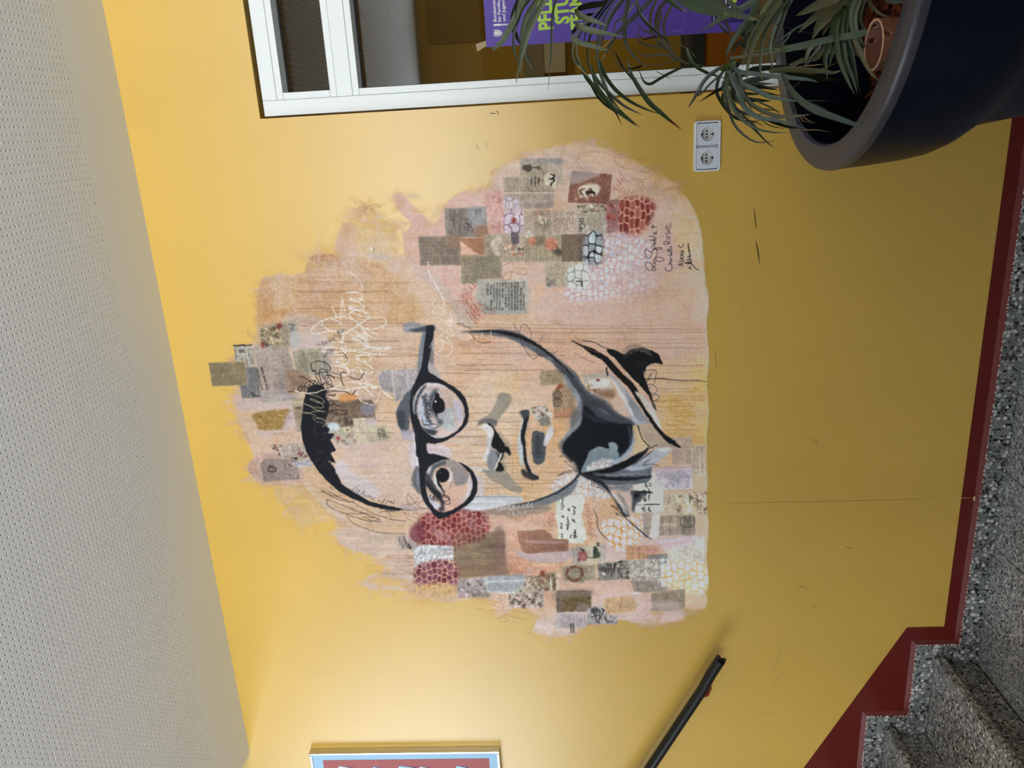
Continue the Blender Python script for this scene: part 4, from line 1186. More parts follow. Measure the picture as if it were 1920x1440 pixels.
def cursive(p0, p1, amp, n, col, w=1.2, a=1.0, seed=0, slant=.5, brk=0.0, loop=.9):
    """a line of loopy handwriting from p0 to p1"""
    r = np.random.RandomState(seed); p0, p1 = np.array(p0, float), np.array(p1, float)
    d = (p1 - p0); L = np.linalg.norm(d); d /= L; nn = np.array([d[1], -d[0]])
    pts = []; al = 0.0; sp = L / n
    for k in range(n):
        A = amp * (r.uniform(.35, .8) if r.rand() > .2 else r.uniform(1.2, 1.7)); w_ = sp * r.uniform(.55, 1.45); lp = r.uniform(-.1, 1.1) * loop; ba = r.uniform(-.25, .25) * amp; sl = slant * r.uniform(.6, 1.4)
        for ph in np.arange(0, 6) / 6 * 2 * math.pi:
            o = A * math.sin(ph) + ba
            pts.append(p0 + d * (al + w_ * ph / 6.283 + lp * sp * .5 * math.cos(ph) + sl * o) + nn * o)
        al += w_
    stroke(np.array(pts), w, col, a, brk=brk)

# --- zoom frames the shapes were measured in
f5 = lambda s: P(s, 460, 340, 4); fR = lambda s: P(s, 860, 240, 4); fT = lambda s: P(s, 380, 560, 4); fL = lambda s: P(s, 380, 860, 4)
fB = lambda s: P(s, 860, 860, 4); fM = lambda s: P(s, 860, 560, 4); fP = lambda s: P(s, 740, 700, 8); fQ = lambda s: P(s, 740, 820, 8)
fV = lambda s: P(s, 540, 560, 4.8); fK = lambda s: P(s, 660, 940, 5.647); fS = lambda s: P(s, 1190, 390, 10.286); fN = lambda s: P(s, 540, 660, 12)
fO = lambda s: P(s, 390, 580, 8); fG = lambda s: P(s, 1060, 640, 6.546); fC = lambda s: P(s, 1020, 900, 6.857)

# ================= washes
PEACH, PINK, LAV, TAN, OCH = (222, 186, 152), (212, 164, 146), (206, 184, 182), (206, 164, 112), (214, 172, 92)
wash(P('500 560 560 520 600 500 680 470 760 480 840 520 920 430 1000 300 1080 270 1180 300 1260 350 1310 420 1322 560 1322 820 1322 1100 1200 1140 1060 1170 940 1120 800 1120 720 1060 640 980 560 920 500 900 470 840 440 760 460 690 480 640'), (218, 180, 140), .85, 9, 1.0, 'c')
wash(f5('110 760 200 720 420 700 480 600 540 550 700 560 800 560 940 600 1100 680 1180 760 1300 900 1350 1000 1200 1060 900 1040 500 1030 300 1000 130 1060 90 1000'), (212, 166, 112), .9, 6, .6, 'v')
wash(f5('480 600 560 560 800 550 960 620 900 760 760 900 600 940 480 900'), (206, 158, 112), .75, 10, .8, 'u')
wash(f5('520 560 690 555 700 590 500 600'), (196, 132, 76), .8, 4, .5, 'u')
wash(f5('820 590 980 600 1040 640 900 650 800 640'), (190, 140, 88), .6, 5, .6, 'u')
wash(f5('120 740 200 730 220 900 180 1000 110 1000'), (204, 146, 84), .6, 6, .8, 'v')
wash(f5('90 1000 280 960 400 1000 380 1060 100 1080'), (206, 150, 84), .7, 6, .5, 'v')
for k, dx in enumerate((0, 30, 62, 95)):
    stroke(f5('700 560 705 480 730 380 790 280 860 210 940 180') + (dx / 7, dx / 16), 15 - k * 2, (208, 166, 116) if k else (214, 170, 132), .75 - .12 * k, (1, 1, .8, .6, .3), soft=2.5, brk=.35)
wash(f5('690 560 700 450 760 330 820 330 850 480 830 620 720 620'), (212, 168, 130), .65, 8, .6, 'v')
wash(f5('840 540 880 330 1000 300 1110 330 1150 420 1130 560 1000 600'), (222, 180, 92), .7, 8, .8, 'v')
stroke(f5('1100 420 1110 370 1160 340 1205 330'), 7, (206, 150, 88), .7, (.6, 1, 1, .3), soft=1.5, brk=.5)
stroke(f5('880 470 960 440 1060 360'), 10, (222, 176, 96), .5, (1, 1, .4), soft=2, brk=.5)
wash(f5('900 555 960 540 1060 555 1090 580 1000 590 930 580'), (190, 178, 172), .8, 4, .5, 'u')
# pink field towards the lower right of the picture
wash(f5('1180 430 1250 330 1200 230 1130 90 1300 230 1420 330 1500 180 1620 90 1800 60 1920 90 1980 400 1900 900 1700 1050 1560 900 1400 760 1250 620'), (216, 164, 150), .8, 10, .6, 'c')
stroke(f5('1130 100 1150 190 1210 250 1280 320'), 9, (214, 160, 150), .75, (.2, .8, 1, .6), soft=2.5)
wash(f5('1300 640 1620 640 1640 760 1560 900 1420 780'), (222, 172, 158), .85, 8, .3, 'c')
wash(fR('520 1010 660 990 900 1200 1300 1280 1500 1200 1700 1260 1850 1260 1850 1440 1000 1500 600 1440 520 1300'), (214, 172, 150), .9, 14, .4, 'c')
wash(fR('250 380 460 220 800 190 1000 280 1200 330 1500 470 1760 700 1800 900 1700 1100 1460 1280 1200 1000 900 560 500 560 300 520'), (204, 172, 148), .8, 16, .5, 'c')
wash(fR('800 180 960 280 1120 360 900 420 760 300'), (200, 172, 150), .75, 8, .4, 'c')
wash(fR('1380 860 1480 780 1640 800 1660 1000 1500 1180 1400 1200'), (206, 172, 164), .8, 12, .3, 'c')
wash(fR('1600 640 1760 700 1800 860 1720 960 1640 900'), (206, 176, 112), .7, 12, .5, 'u')
wash(fR('1560 1100 1700 1080 1760 1240 1640 1360 1480 1300'), (204, 172, 130), .6, 12, .7, 'u')
for c in ('820 1350 860 1420', '1230 1340 1300 1380', '1700 1300 1760 1240', '900 1330 940 1370'):
    stroke(fR(c), 7, (206, 136, 140), .5, (.5, 1, .5), soft=3, brk=.3)
wash(fR('560 1200 620 1180 640 1280 570 1300'), (226, 172, 96), .6, 8, .3, 'c')
wash(fR('700 1200 780 1190 800 1240 730 1260'), (206, 150, 104), .6, 6, .3, 'c')
# the head: peach ground with yellow, lavender and rose passages
wash(P('600 790 640 700 740 620 860 600 980 620 1080 690 1110 780 1080 860 1060 900 980 950 880 965 800 965 740 950 680 920 640 880'), PEACH, .9, 12, .3, 'u')
wash(P('880 640 1000 620 1100 640 1180 620 1322 600 1322 720 1200 760 1120 700 1000 700'), (212, 168, 140), .8, 14, .5, 'u')
wash(P('1200 560 1322 540 1326 700 1240 700 1180 640'), (208, 174, 146), .75, 14, .5, 'c')
wash(P('1240 740 1326 690 1326 830 1260 830 1230 790'), (208, 168, 86), .95, 9, .3, 'u')
wash(P('1210 700 1300 660 1326 700 1260 740'), (214, 176, 124), .7, 10, .4, 'u')
wash(P('880 730 960 700 980 800 960 880 890 870 860 800'), (226, 194, 140), .6, 14, .4, 'u')
wash(P('980 790 1060 780 1050 900 1000 940 960 900'), (216, 160, 92), .75, 12, .4, 'v')
wash(P('900 880 1020 880 1040 930 930 960 880 930'), (222, 184, 132), .7, 10, .4, 'u')
wash(P('660 830 780 820 820 900 800 960 730 945 660 900'), (210, 182, 164), .8, 10, .3, 'u')
wash(P('740 830 770 820 780 900 740 900'), (216, 190, 160), .5, 8, .4, 'v')
wash(fL('1000 20 1060 40 1140 120 1280 180 1330 280 1200 290 1080 200 1000 100'), (212, 208, 222), .85, 6, .5, 'u')
wash(fT('1000 1260 1060 1200 1100 1300 1060 1320'), (206, 206, 224), .7, 7, .3, 'u')
wash(P('660 830 720 835 700 880 650 870'), (206, 176, 170), .6, 9, .3, 'u')
for y, c in ((850, (222, 180, 120)), (868, (224, 186, 124)), (884, (222, 178, 110)), (902, (220, 178, 124)), (918, (216, 168, 112))):
    stroke(P([(660, y), (720, y - 4), (790, y + 2)]), 6, c, .45, (.2, 1, .3), soft=2.5, brk=.4)
wash(P('770 640 860 630 900 700 820 740 760 700'), (208, 160, 120), .55, 12, .6, 'u')
wash(P('600 690 700 680 770 690 760 740 640 745 590 730'), (196, 156, 118), .65, 9, .6, 'u')
wash(P('560 640 620 610 720 620 760 680 640 690 570 670'), (210, 164, 114), .7, 10, .6, 'u')
wash(P('600 630 640 625 660 650 600 655'), (196, 150, 78), .5, 6, .4, 'u')
wash(P('650 650 690 655 680 690 640 680'), (206, 166, 76), .6, 6, .5, 'u')
wash(P('545 590 600 600 610 640 560 650 530 620'), (200, 186, 188), .6, 9, .3, 'c')
for y in (617, 626, 641, 648, 655, 662, 676, 690, 706, 716):
    stroke(P([(860, y), (920, y + prs.uniform(-2, 2)), (1010, y + prs.uniform(-3, 3))]), 5, (206, 140, 96) if y < 665 else (222, 176, 140), .4, (.3, 1, .2), soft=2, brk=.45)
stroke(P('872 636 905 640 930 643'), 9, (214, 130, 66), .6, (.4, 1, .3), soft=2.5, brk=.3)
# grey brush arc above the temple
for k in range(9):
    o = k * 2.6
    stroke(f5('1060 640 1250 650 1400 760 1520 880 1620 1010 1700 1080') + (o * .4 - 6, o - 8), 3.2, ((190, 174, 164), (186, 150, 128), (204, 166, 140))[k % 3], .6, (.2, .8, 1, 1, .6), soft=1, brk=.35)
wash(f5('1240 630 1330 650 1480 760 1600 900 1540 900 1400 790'), (196, 178, 168), .7, 5, .6, 'c')
wash(f5('1620 920 1700 1000 1720 1090 1620 1080 1560 960'), (184, 168, 156), .7, 6, .4, 'v')
# lavender sweeps at the left margin of the face
wash(fL('1000 560 1100 520 1400 560 1500 640 1480 740 1300 720 1100 670 1020 620'), (208, 184, 166), .9, 5, .35, 'u')
wash(fL('1260 780 1400 740 1500 700 1600 740 1600 800 1400 800'), (212, 184, 160), .7, 6, .6, 'u')
stroke(fL('1640 990 1400 970 1250 950 1230 920 1300 880 1450 870 1620 880'), 7, (206, 182, 164), .8, (.6, .8, 1, 1, 1, .8), soft=2)
wash(fL('1400 780 1620 760 1640 860 1500 900 1360 870'), (208, 182, 162), .85, 6, .4, 'u')
wash(fL('1500 880 1640 890 1620 910 1500 905'), (206, 204, 208), .5, 4, .4, 'u')
wash(fL('560 200 760 190 900 300 1020 430 900 470 760 500 640 380'), (214, 176, 104), .55, 10, .8, 'u')
for q in ('620 290 760 285 800 300', '600 230 760 210 860 230', '860 400 960 420 1000 440', '880 470 950 465', '640 380 740 350 800 360'):
    stroke(fL(q), 4.5, (192, 142, 98), .5, (.2, 1, .2), soft=1.5, brk=.5)
wash(fL('760 170 900 260 1040 420 1080 460 1000 430 880 320 780 220'), (220, 200, 186), .7, 4, .6, 'u')
wash(fL('740 60 830 90 930 200 1050 290 1180 340 1400 390 1500 420 1480 540 1300 520 1100 440 950 330 800 200'), (218, 180, 138), .8, 8, .4, 'u')
wash(fL('350 80 380 0 520 -30 720 60 760 170 600 190 440 190'), (200, 162, 150), .75, 6, .5, 'u')
wash(fT('340 1270 400 1190 500 1160 700 1180 720 1360 500 1380 380 1320'), (196, 158, 146), .7, 6, .5, 'u')
wash(fT('250 760 420 740 700 760 740 1040 640 1060 420 1030 300 860'), (202, 180, 176), .85, 7, .5, 'u')
wash(fT('560 1010 720 990 760 1080 700 1100 520 1090'), (218, 170, 128), .8, 7, .4, 'u')
wash(fT('280 400 420 290 440 340 240 480 170 480'), (222, 172, 82), .6, 8, .5, 'u')
wash(fT('730 300 900 280 1000 400 920 440 740 380'), (196, 182, 186), .7, 8, .3, 'c')
wash(fT('300 860 420 850 440 960 380 1020 320 960'), (224, 168, 80), .5, 8, .5, 'u')
# lower left: rose and lavender grounds under the cuttings
wash(fB('340 540 460 540 760 700 760 800 560 880 350 870'), (202, 140, 108), .95, 5, .4, 'u')
wash(fB('540 780 700 770 760 790 640 810'), (226, 190, 150), .6, 5, .5, 'u')
wash(fB('420 700 700 700 820 680 860 720 760 770 560 760'), (186, 170, 182), .85, 5, .3, 'c')
wash(fB('740 900 1060 920 1260 910 1280 1040 1080 1090 1000 1150 740 1000'), (212, 168, 148), .9, 7, .3, 'c')
wash(fB('560 1290 640 1180 780 1260 960 1280 820 1320 640 1330'), (206, 186, 180), .8, 6, .5, 'u')
wash(fB('980 1100 1080 1030 1300 1010 1440 1030 1440 1180 1640 1140 1680 1200 1440 1230 1200 1200 1100 1180'), (202, 176, 172), .85, 7, .4, 'c')
wash(fB('1640 1030 1840 1010 1850 1110 1700 1120'), (210, 180, 150), .7, 8, .4, 'u')
wash(fB('200 1000 380 980 400 1130 280 1130'), (214, 176, 146), .8, 5, .3, 'c')
wash(fB('630 990 740 990 740 1110 680 1080'), (204, 150, 122), .8, 6, .3, 'c')
wash(fB('960 300 1160 300 1200 440 1100 480 1060 560 1000 700 940 640'), (220, 168, 124), .8, 8, .4, 'v')
wash(fB('1050 320 1180 310 1220 420 1120 470 1060 420'), (216, 156, 80), .75, 8, .4, 'v')
wash(fB('1070 640 1260 560 1500 600 1500 680 1260 760 1100 760'), (208, 186, 190), .85, 8, .3, 'c')
wash(fB('1180 200 1300 190 1300 440 1260 440 1220 320'), (206, 184, 176), .85, 7, .3, 'c')
wash(fB('160 400 600 390 760 420 740 500 400 500 180 490'), (206, 158, 132), .85, 7, .5, 'u')
for y in (440, 458, 470, 486, 500):
    stroke(fB([(160, y), (400, y + 12), (620, y - 4)] if False else '200 %d 400 %d 640 %d' % (y, y + 10, y - 6)), 4, (222, 170, 160), .55, (.3, 1, .2), soft=1.2, brk=.4)
wash(fB('1240 -60 1330 -70 1480 60 1380 120 1300 90'), (176, 160, 146), .8, 6, .3, 'u')

# chalky scumble over all the washes: the grounds are pale and thin
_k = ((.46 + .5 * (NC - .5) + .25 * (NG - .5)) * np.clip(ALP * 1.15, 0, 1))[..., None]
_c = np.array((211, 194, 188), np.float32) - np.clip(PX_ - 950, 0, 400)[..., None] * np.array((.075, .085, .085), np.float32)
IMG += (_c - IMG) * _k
# brush ends that leave the painted field
_r = np.random.RandomState(77)
_edge = np.argwhere((blur(ALP, 14) > .2) & (blur(ALP, 14) < .5))
for _i in range(260):
    _e = _edge[_r.randint(len(_edge))]; _c0 = np.array((_e[1] + PU0, _e[0] + PV0), float)
    if _c0[0] > 1300: continue
    _a = _r.choice([0.0, 0.0, 1.57, .5, -.4]) + _r.uniform(-.25, .25); _L = _r.uniform(10, 30); _d = np.array((math.cos(_a), math.sin(_a)))
    _col = [(206, 176, 160), (208, 182, 176), (214, 168, 104), (222, 178, 96), (200, 158, 118), (202, 178, 182)][_r.randint(6)]
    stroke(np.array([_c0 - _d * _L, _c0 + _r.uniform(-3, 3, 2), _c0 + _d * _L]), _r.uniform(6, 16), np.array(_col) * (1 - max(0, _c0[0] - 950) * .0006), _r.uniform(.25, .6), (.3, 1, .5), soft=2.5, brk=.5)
# loose dabs of the palette over the grounds
_r = np.random.RandomState(31)
for _i in range(230):
    _c0 = np.array((_r.uniform(490, 1315), _r.uniform(300, 1170)))
    if ALP[int(_c0[1] - PV0), int(_c0[0] - PU0)] < .75: continue
    _a = _r.uniform(0, 3.14); _L = _r.uniform(10, 34); _w = _r.uniform(5, 13)
    _d = np.array((math.cos(_a), math.sin(_a)))
    _col = [(208, 194, 196), (214, 184, 172), (226, 206, 180), (206, 170, 138), (198, 182, 190), (222, 190, 150), (196, 160, 140)][_r.randint(7)]
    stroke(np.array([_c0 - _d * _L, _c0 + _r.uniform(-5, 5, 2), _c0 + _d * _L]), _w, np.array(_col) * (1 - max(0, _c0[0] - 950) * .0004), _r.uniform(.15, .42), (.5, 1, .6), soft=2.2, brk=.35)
# ================= crackle stencils
crackle(fR('1160 600 1200 540 1330 510 1470 560 1440 700 1330 830 1240 860 1180 760'), [(128, 62, 56), (142, 74, 66), (158, 96, 86), (118, 54, 50)], (206, 156, 138), (10, 18), .13, 7, seed=1)
crackle(fR('1080 800 1250 790 1460 880 1400 1060 1440 1200 1120 1280 840 1300 800 1200 940 1010 1080 1000'), [(204, 196, 208), (208, 202, 216), (200, 186, 196)], (196, 158, 150), (11, 13), .12, 9, seed=2)
crackle(fR('1160 1100 1440 1060 1440 1260 1180 1320'), [(204, 176, 168), (206, 182, 176)], (190, 150, 140), (11, 13), .10, 9, .6, seed=3)
crackle(fR('200 540 340 490 360 800 270 800'), [(190, 142, 146), (200, 158, 160), (206, 170, 170)], (214, 176, 154), (10, 12), .13, 6, seed=4)
crackle(fK('740 150 1350 70 1430 370 1060 470 740 460'), [(122, 50, 58), (134, 62, 66), (146, 92, 100), (118, 46, 52)], (206, 144, 128), (9.5, 12), .12, 4, seed=5)
wash(fK('620 290 730 240 740 420 640 440'), (120, 58, 74), .8, 7, .2, 'c')
wash(fK('880 320 1020 310 1040 400 900 420'), (190, 142, 140), .6, 7, .3, 'c')
crackle(fB('690 230 760 130 860 110 1130 200 1110 300 820 270'), [(208, 206, 216), (212, 208, 214)], (200, 164, 132), (12, 13), .10, 5, seed=7)
crackle(fB('1070 470 1380 440 1390 600 1210 700 1090 560'), [(210, 200, 200), (206, 196, 204)], (204, 150, 76), (12, 15), .10, 5, seed=8)

# ================= paper cuttings
INK = (74, 68, 66)
q = scrap('paper_scrap', fR('459 232 775 230 776 430 464 440'), (176, 160, 140))
flowers(q, 26, 7, [(196, 184, 160), (160, 140, 116), (150, 146, 154)], .7, 1); lines(fR('500 320 700 320 700 430 500 430'), (96, 84, 66), 3.4, .45, .7, inset=1)
shape(fR('470 232 770 232 770 270 620 262'), (150, 148, 154), .7, 2, d='c'); shape(fR('640 360 720 340 730 440 660 460'), (222, 214, 196), .8, 2)
shape(fR('480 285 500 277 542 275 543 322 500 322 482 312'), (56, 50, 48), .8, .7); stroke(fR('545 298 600 296'), 1.4, (40, 36, 36)); 
for q2 in ('600 285 580 300', '600 300 620 285', '605 298 622 312', '590 296 606 318'): stroke(fR(q2), 1.2, (46, 40, 38))
for q2 in ('545 380 545 450', '575 370 572 452', '600 378 598 450'): stroke(fR(q2), 3, (50, 42, 40), .75, brk=.5)
for q2 in ('690 345 720 360 700 380', '680 380 716 392 690 420', '700 410 690 436', '716 346 718 400'): stroke(fR(q2), 2.4, (24, 22, 24), .95)
q = scrap('paper_scrap', fR('330 370 460 366 464 440 700 432 718 485 340 486'), (170, 152, 134)); lines(q, (106, 90, 80), 2.6, .5, .7, inset=2)
q = scrap('paper_scrap', fR('340 488 716 485 712 604 344 610'), (176, 158, 144)); lines(q, (112, 98, 88), 2.6, .5, .65, cols=2, inset=2, seed=3)
stroke(fR('334 486 718 485'), 1.6, (218, 204, 186), .9); stroke(fR('455 370 458 608'), 1.2, (210, 198, 182), .7); stroke(fR('336 400 342 606'), 1.2, (216, 206, 192), .6)
crackle(fR('340 530 440 520 450 606 350 608'), [(196, 190, 206)], (150, 130, 128), (13, 12), .10, 3, .8, seed=9)
q = scrap('paper_scrap', fR('345 622 494 618 500 788 352 792'), (196, 178, 190)); crackle(q, [(206, 194, 210), (196, 180, 192)], (136, 112, 128), (16, 18), .12, 2, .9, seed=10)
shape(fR('400 680 420 670 432 700 410 722 398 700'), (142, 62, 54), .9, 1.2); shape(fR('430 640 450 630 454 680 440 690'), (226, 222, 226), .9, 1)
q = scrap('paper_scrap', fR('484 622 690 616 702 815 545 822 494 792'), (190, 170, 148)); lines(fR('560 680 690 676 700 812 560 815'), (110, 96, 80), 4, .4, .7, inset=2)
flowers(fR('500 620 690 620 690 690 520 700'), 14, 6, [(206, 150, 132), (216, 186, 168), (176, 120, 104)], .8, 3); flowers(fR('600 660 650 660 660 720 600 720'), 7, 7, [(226, 214, 192)], .8, 4)
stroke(fR('640 720 665 715 672 740 650 752 636 736 660 726'), 1, (96, 84, 76), .8)
q = scrap('paper_scrap', fR('685 620 885 604 906 793 702 812'), (204, 178, 160)); lines(q, (110, 84, 74), 6.2, .30, .9, ang=3, cw=2.2, wavy=.8, word=14, inset=5, rag=.2)
q = scrap('paper_scrap', fR('876 582 1108 560 1112 800 900 803'), (188, 176, 156)); lines(fR('950 640 1080 630 1090 740 960 745'), (116, 104, 90), 4.2, .4, .7, inset=2)
flowers(fR('890 580 1105 562 1108 620 900 640'), 22, 6, [(60, 46, 40), (222, 212, 196), (150, 112, 90), (96, 70, 60)], .85, 5)
flowers(fR('900 740 1110 730 1112 800 902 802'), 16, 6, [(222, 216, 206), (170, 160, 150)], .7, 6)
for c, r in (((922, 690), 14), ((928, 735), 18), ((915, 765), 10)): stroke(fR(' '.join('%f %f' % (c[0] + r * math.cos(k), c[1] + r * math.sin(k)) for k in np.linspace(0, 6.0, 12))), 1.6, (52, 46, 44), .85)
q = scrap('paper_scrap', fR('1104 548 1190 540 1200 690 1198 775 1112 792'), (172, 112, 104)); flowers(q, 16, 8, [(150, 62, 64), (176, 84, 82), (206, 160, 150), (170, 130, 140)], .8, 7)
stroke(fR('1150 700 1190 715 1185 760 1140 765 1120 735 1150 712'), 2, (150, 130, 140), .8); stroke(fR('1104 548 1190 541 1192 570'), 3, (112, 98, 96), .7)
q = scrap('paper_scrap', fR('848 322 1152 348 1128 572 818 556'), (136, 82, 66)); flowers(q, 90, 4, [(106, 52, 44), (152, 92, 72), (120, 66, 54), (186, 140, 112)], .7, 8)
shape(fR('850 326 1060 340 1000 380 850 420'), (172, 160, 160), .75, 3, d='c'); shape(fR('905 440 1010 415 1060 440 1040 500 960 520 910 510'), (226, 214, 196), .95, 1.5)
shape(fR('955 480 990 450 1000 470 1020 480 1025 510 1000 490 970 512'), (34, 24, 22), 1, .5); shape(fR('905 470 930 450 928 500 950 520 915 500'), (44, 30, 26), .9, .8)
flowers(fR('860 450 1000 450 1000 560 860 550'), 12, 6, [(196, 150, 120), (90, 40, 34), (222, 206, 190)], .7, 9)
q = scrap('paper_scrap', P('833 391 911 387.5 915 443 837 446'), (150, 138, 130)); lines(P('840 392 876 390 880 444 842 446'), (64, 56, 58), 3.1, .5, .9, inset=1); shape(P('878 392 906 391 908 420 884 424'), (162, 164, 170), .8, 6, d='c')
shape(P('892 425 913 424 914 442 892 443'), (160, 112, 84), .6, 4); cursive(P('884 438')[0], P('872 400')[0], 4, 5, (52, 48, 50), 1, .8, 1)
for s0, e0 in (((893, 408), (893, 388)), ((900, 404), (900, 388))): cursive(s0, e0, 2.5, 4, (60, 54, 56), .9, .8, 2)
q = scrap('paper_scrap', P('784.5 443.8 862.5 442 864.5 497 788 498'), (148, 130, 112)); lines(q, (86, 72, 64), 3.0, .42, .8, cw=1.8, inset=3, wavy=.5)
shape(P('840 444 862 443 863 462 842 462'), (156, 116, 88), .5, 4)
q = scrap('paper_scrap', P('863 446.5 925 446 925 477.5 864.5 477.5'), (190, 122, 84)); shape(P('863.5 452 898 478 864.5 478'), (226, 186, 168), 1, .6, smooth=False)
q = scrap('paper_scrap', P('864 479 941 477.5 942.5 522 895 524 895 531 865 532'), (158, 144, 118)); lines(q, (88, 78, 64), 4.2, .32, .85, cw=1.8, wavy=.6, inset=3)
shape(P('864 479 890 478 880 488'), (172, 152, 116), .6, 3)
q = scrap('paper_scrap', fR('190 800 490 788 495 1003 326 1005 326 950 192 950'), (180, 160, 136)); lines(fR('200 850 330 850 330 950 200 950'), (104, 90, 76), 3.2, .45, .75, inset=1); lines(fR('340 920 490 920 490 1000 340 1000'), (110, 98, 82), 3.4, .45, .7, inset=1)
shape(fR('240 860 300 800 320 800 310 945 270 940'), (222, 214, 198), .8, 3); lines(fR('270 790 320 790 320 930 280 930'), (80, 74, 70), 4, .4, .8, inset=0)
shape(fR('390 790 450 790 450 880 420 890 385 850'), (96, 84, 98), .85, 2.5); stroke(fR('385 790 388 860'), 2, (222, 214, 208), .8); stroke(fR('460 790 462 920'), 3, (206, 192, 176), .7)
flowers(fR('330 860 490 870 490 960 350 960'), 20, 7, [(196, 110, 84), (226, 206, 182), (216, 160, 130), (60, 48, 40), (232, 222, 204)], .9, 10)
q = scrap('paper_scrap', fR('492 820 770 800 775 1002 498 1005'), (172, 156, 126)); lines(q, (112, 98, 76), 4.4, .42, .7, inset=3, seed=5); shape(fR('560 830 640 810 640 860 580 880'), (110, 100, 82), .7, 4)
shape(fR('700 900 780 910 778 960 720 945'), (66, 60, 52), .8, 4); flowers(fR('495 790 550 760 555 820 500 830'), 6, 7, [(214, 216, 206), (190, 200, 190)], .8, 11)
for cx, cy, R in ((552, 848, 34), (690, 870, 54), (708, 885, 34)):
    for k in range(6):
        an = k * 1.05 + cx; shape(fR(' '.join('%f %f' % (cx + R * .45 * math.cos(an) + R * .5 * math.cos(t), cy + R * .45 * math.sin(an) + R * .5 * math.sin(t)) for t in np.linspace(0, 6.28, 8)[:-1])), [(186, 112, 92), (206, 142, 120), (160, 84, 70), (216, 162, 140)][k % 4], .8, 1)
q = scrap('paper_scrap', fR('770 800 1075 792 1070 1004 776 1003'), (126, 106, 88), d='v'); crackle(fR('960 800 1074 794 1070 1002 940 1002'), [(204, 216, 226), (190, 204, 214), (150, 160, 168)], (40, 40, 44), (13, 20), .13, 8, seed=12)
flowers(fR('820 920 960 920 960 1002 800 1002'), 10, 6, [(70, 72, 80), (150, 140, 128), (96, 90, 84)], .7, 13)
q = scrap('paper_scrap', fR('648 1010 944 1004 940 1190 652 1196'), (180, 164, 136)); lines(q, (126, 112, 90), 4.2, .40, .7, inset=4); flowers(fR('770 1000 940 1004 930 1060 800 1040'), 10, 8, [(226, 222, 208)], .6, 14)
flowers(fR('660 1080 740 1090 740 1190 660 1190'), 9, 8, [(130, 124, 126), (170, 150, 148), (104, 102, 108)], .7, 15)
crackle(fR('820 1060 960 1030 960 1190 820 1190'), [(212, 222, 222), (216, 224, 228)], (120, 122, 110), (14, 16), .09, 5, .9, seed=16); stroke(fR('885 1150 910 1150 925 1170 920 1186'), 2.6, (30, 34, 40), .9)
q = scrap('paper_scrap', P('894 525 989 522.5 989 589 907 589 897 565'), (180, 174, 162)); shape(P('900 535 985 532 985 582 905 584'), (176, 176, 172), .6, 2)
lines(P('908 530 985 527 985 582 908 583'), (60, 60, 60), 7.2, .66, .85, cw=1.2, word=9, inset=1, rag=.1); lines(P('901 534 908 534 908 560 902 560'), (80, 78, 74), 5, .5, .7, inset=0)
# top of the head
q = scrap('paper_scrap', fT('42 482 318 468 335 645 70 660'), (160, 142, 104)); lines(q, (92, 82, 62), 2.4, .5, .8, ang=-5, cols=2, inset=2, gap=3)
q = scrap('paper_scrap', fT('232 350 370 345 395 508 330 512 320 470 245 468'), (196, 192, 178)); lines(fT('330 356 370 352 390 500 345 505'), (40, 40, 42), 5.0, .42, .9, ang=-5, cw=2, inset=1)
lines(fT('245 380 300 420 310 465 250 465'), (70, 68, 66), 4, .4, .8, ang=-5, inset=0)
stroke(fT('232 352 370 347'), 2.4, (40, 38, 38)); stroke(fT('312 356 334 505'), 1, (60, 58, 56)); stroke(fT('234 354 252 466'), 1, (80, 76, 72))
q = scrap('paper_scrap', fT('320 515 410 510 440 740 295 748 280 650 335 645'), (130, 128, 132), d='v'); lines(q, (104, 102, 110), 5, .4, .4, inset=2); stroke(fT('370 700 385 725 440 738'), 1.8, (34, 32, 34)); stroke(fT('385 725 376 735'), 1.4, (34, 32, 34))
q = scrap('paper_scrap', fT('370 345 430 345 640 360 650 400 690 560 615 545 640 700 660 712 745 770 440 772 440 740 410 510'), (190, 170, 158)); lines(fT('515 400 650 390 700 690 530 720'), (104, 94, 92), 4.0, .40, .75, ang=-6, cols=2, inset=1)
lines(fT('450 700 740 700 745 770 450 770'), (140, 138, 142), 2.8, .5, .8, inset=1); shape(fT('440 690 700 700 740 770 445 772'), (176, 172, 176), .45, 6, d='u'); shape(fT('560 560 610 550 640 690 580 690'), (150, 140, 136), .6, 5)
q = scrap('paper_scrap', fT('420 240 460 205 600 170 690 162 708 200 728 360 650 365 640 360 440 350'), (190, 172, 142)); lines(fT('520 200 640 190 650 350 560 350'), (110, 96, 78), 4, .45, .75, ang=-5, inset=0)
flowers(fT('425 230 560 210 600 350 440 345'), 46, 7, [(106, 88, 60), (206, 190, 152), (64, 56, 42), (160, 132, 96), (226, 212, 178)], .85, 20)
shape(fT('555 190 590 182 596 220 560 226'), (126, 54, 56), .9, 1); shape(fT('436 330 462 325 466 368 442 366'), (136, 60, 58), .9, 1.5); shape(fT('462 330 500 345 480 365'), (44, 40, 32), .8, 1.5)
shape(fT('640 175 690 166 708 210 700 240 650 235'), (178, 170, 160), .8, 2); stroke(fT('650 190 690 200 660 225 690 235 650 250'), 2.2, (76, 72, 72), .8); shape(fT('660 250 706 240 728 358 660 362'), (192, 196, 202), .8, 3, d='v')
q = scrap('paper_scrap', fT('672 400 760 372 890 376 960 470 950 575 820 575 705 552'), (172, 164, 138)); lines(fT('700 400 880 390 900 560 720 555'), (84, 78, 66), 5.0, .35, .8, ang=-5, cw=1.8, wavy=.4, inset=2); shape(fT('880 380 960 470 950 575 890 560'), (166, 160, 158), .6, 6)
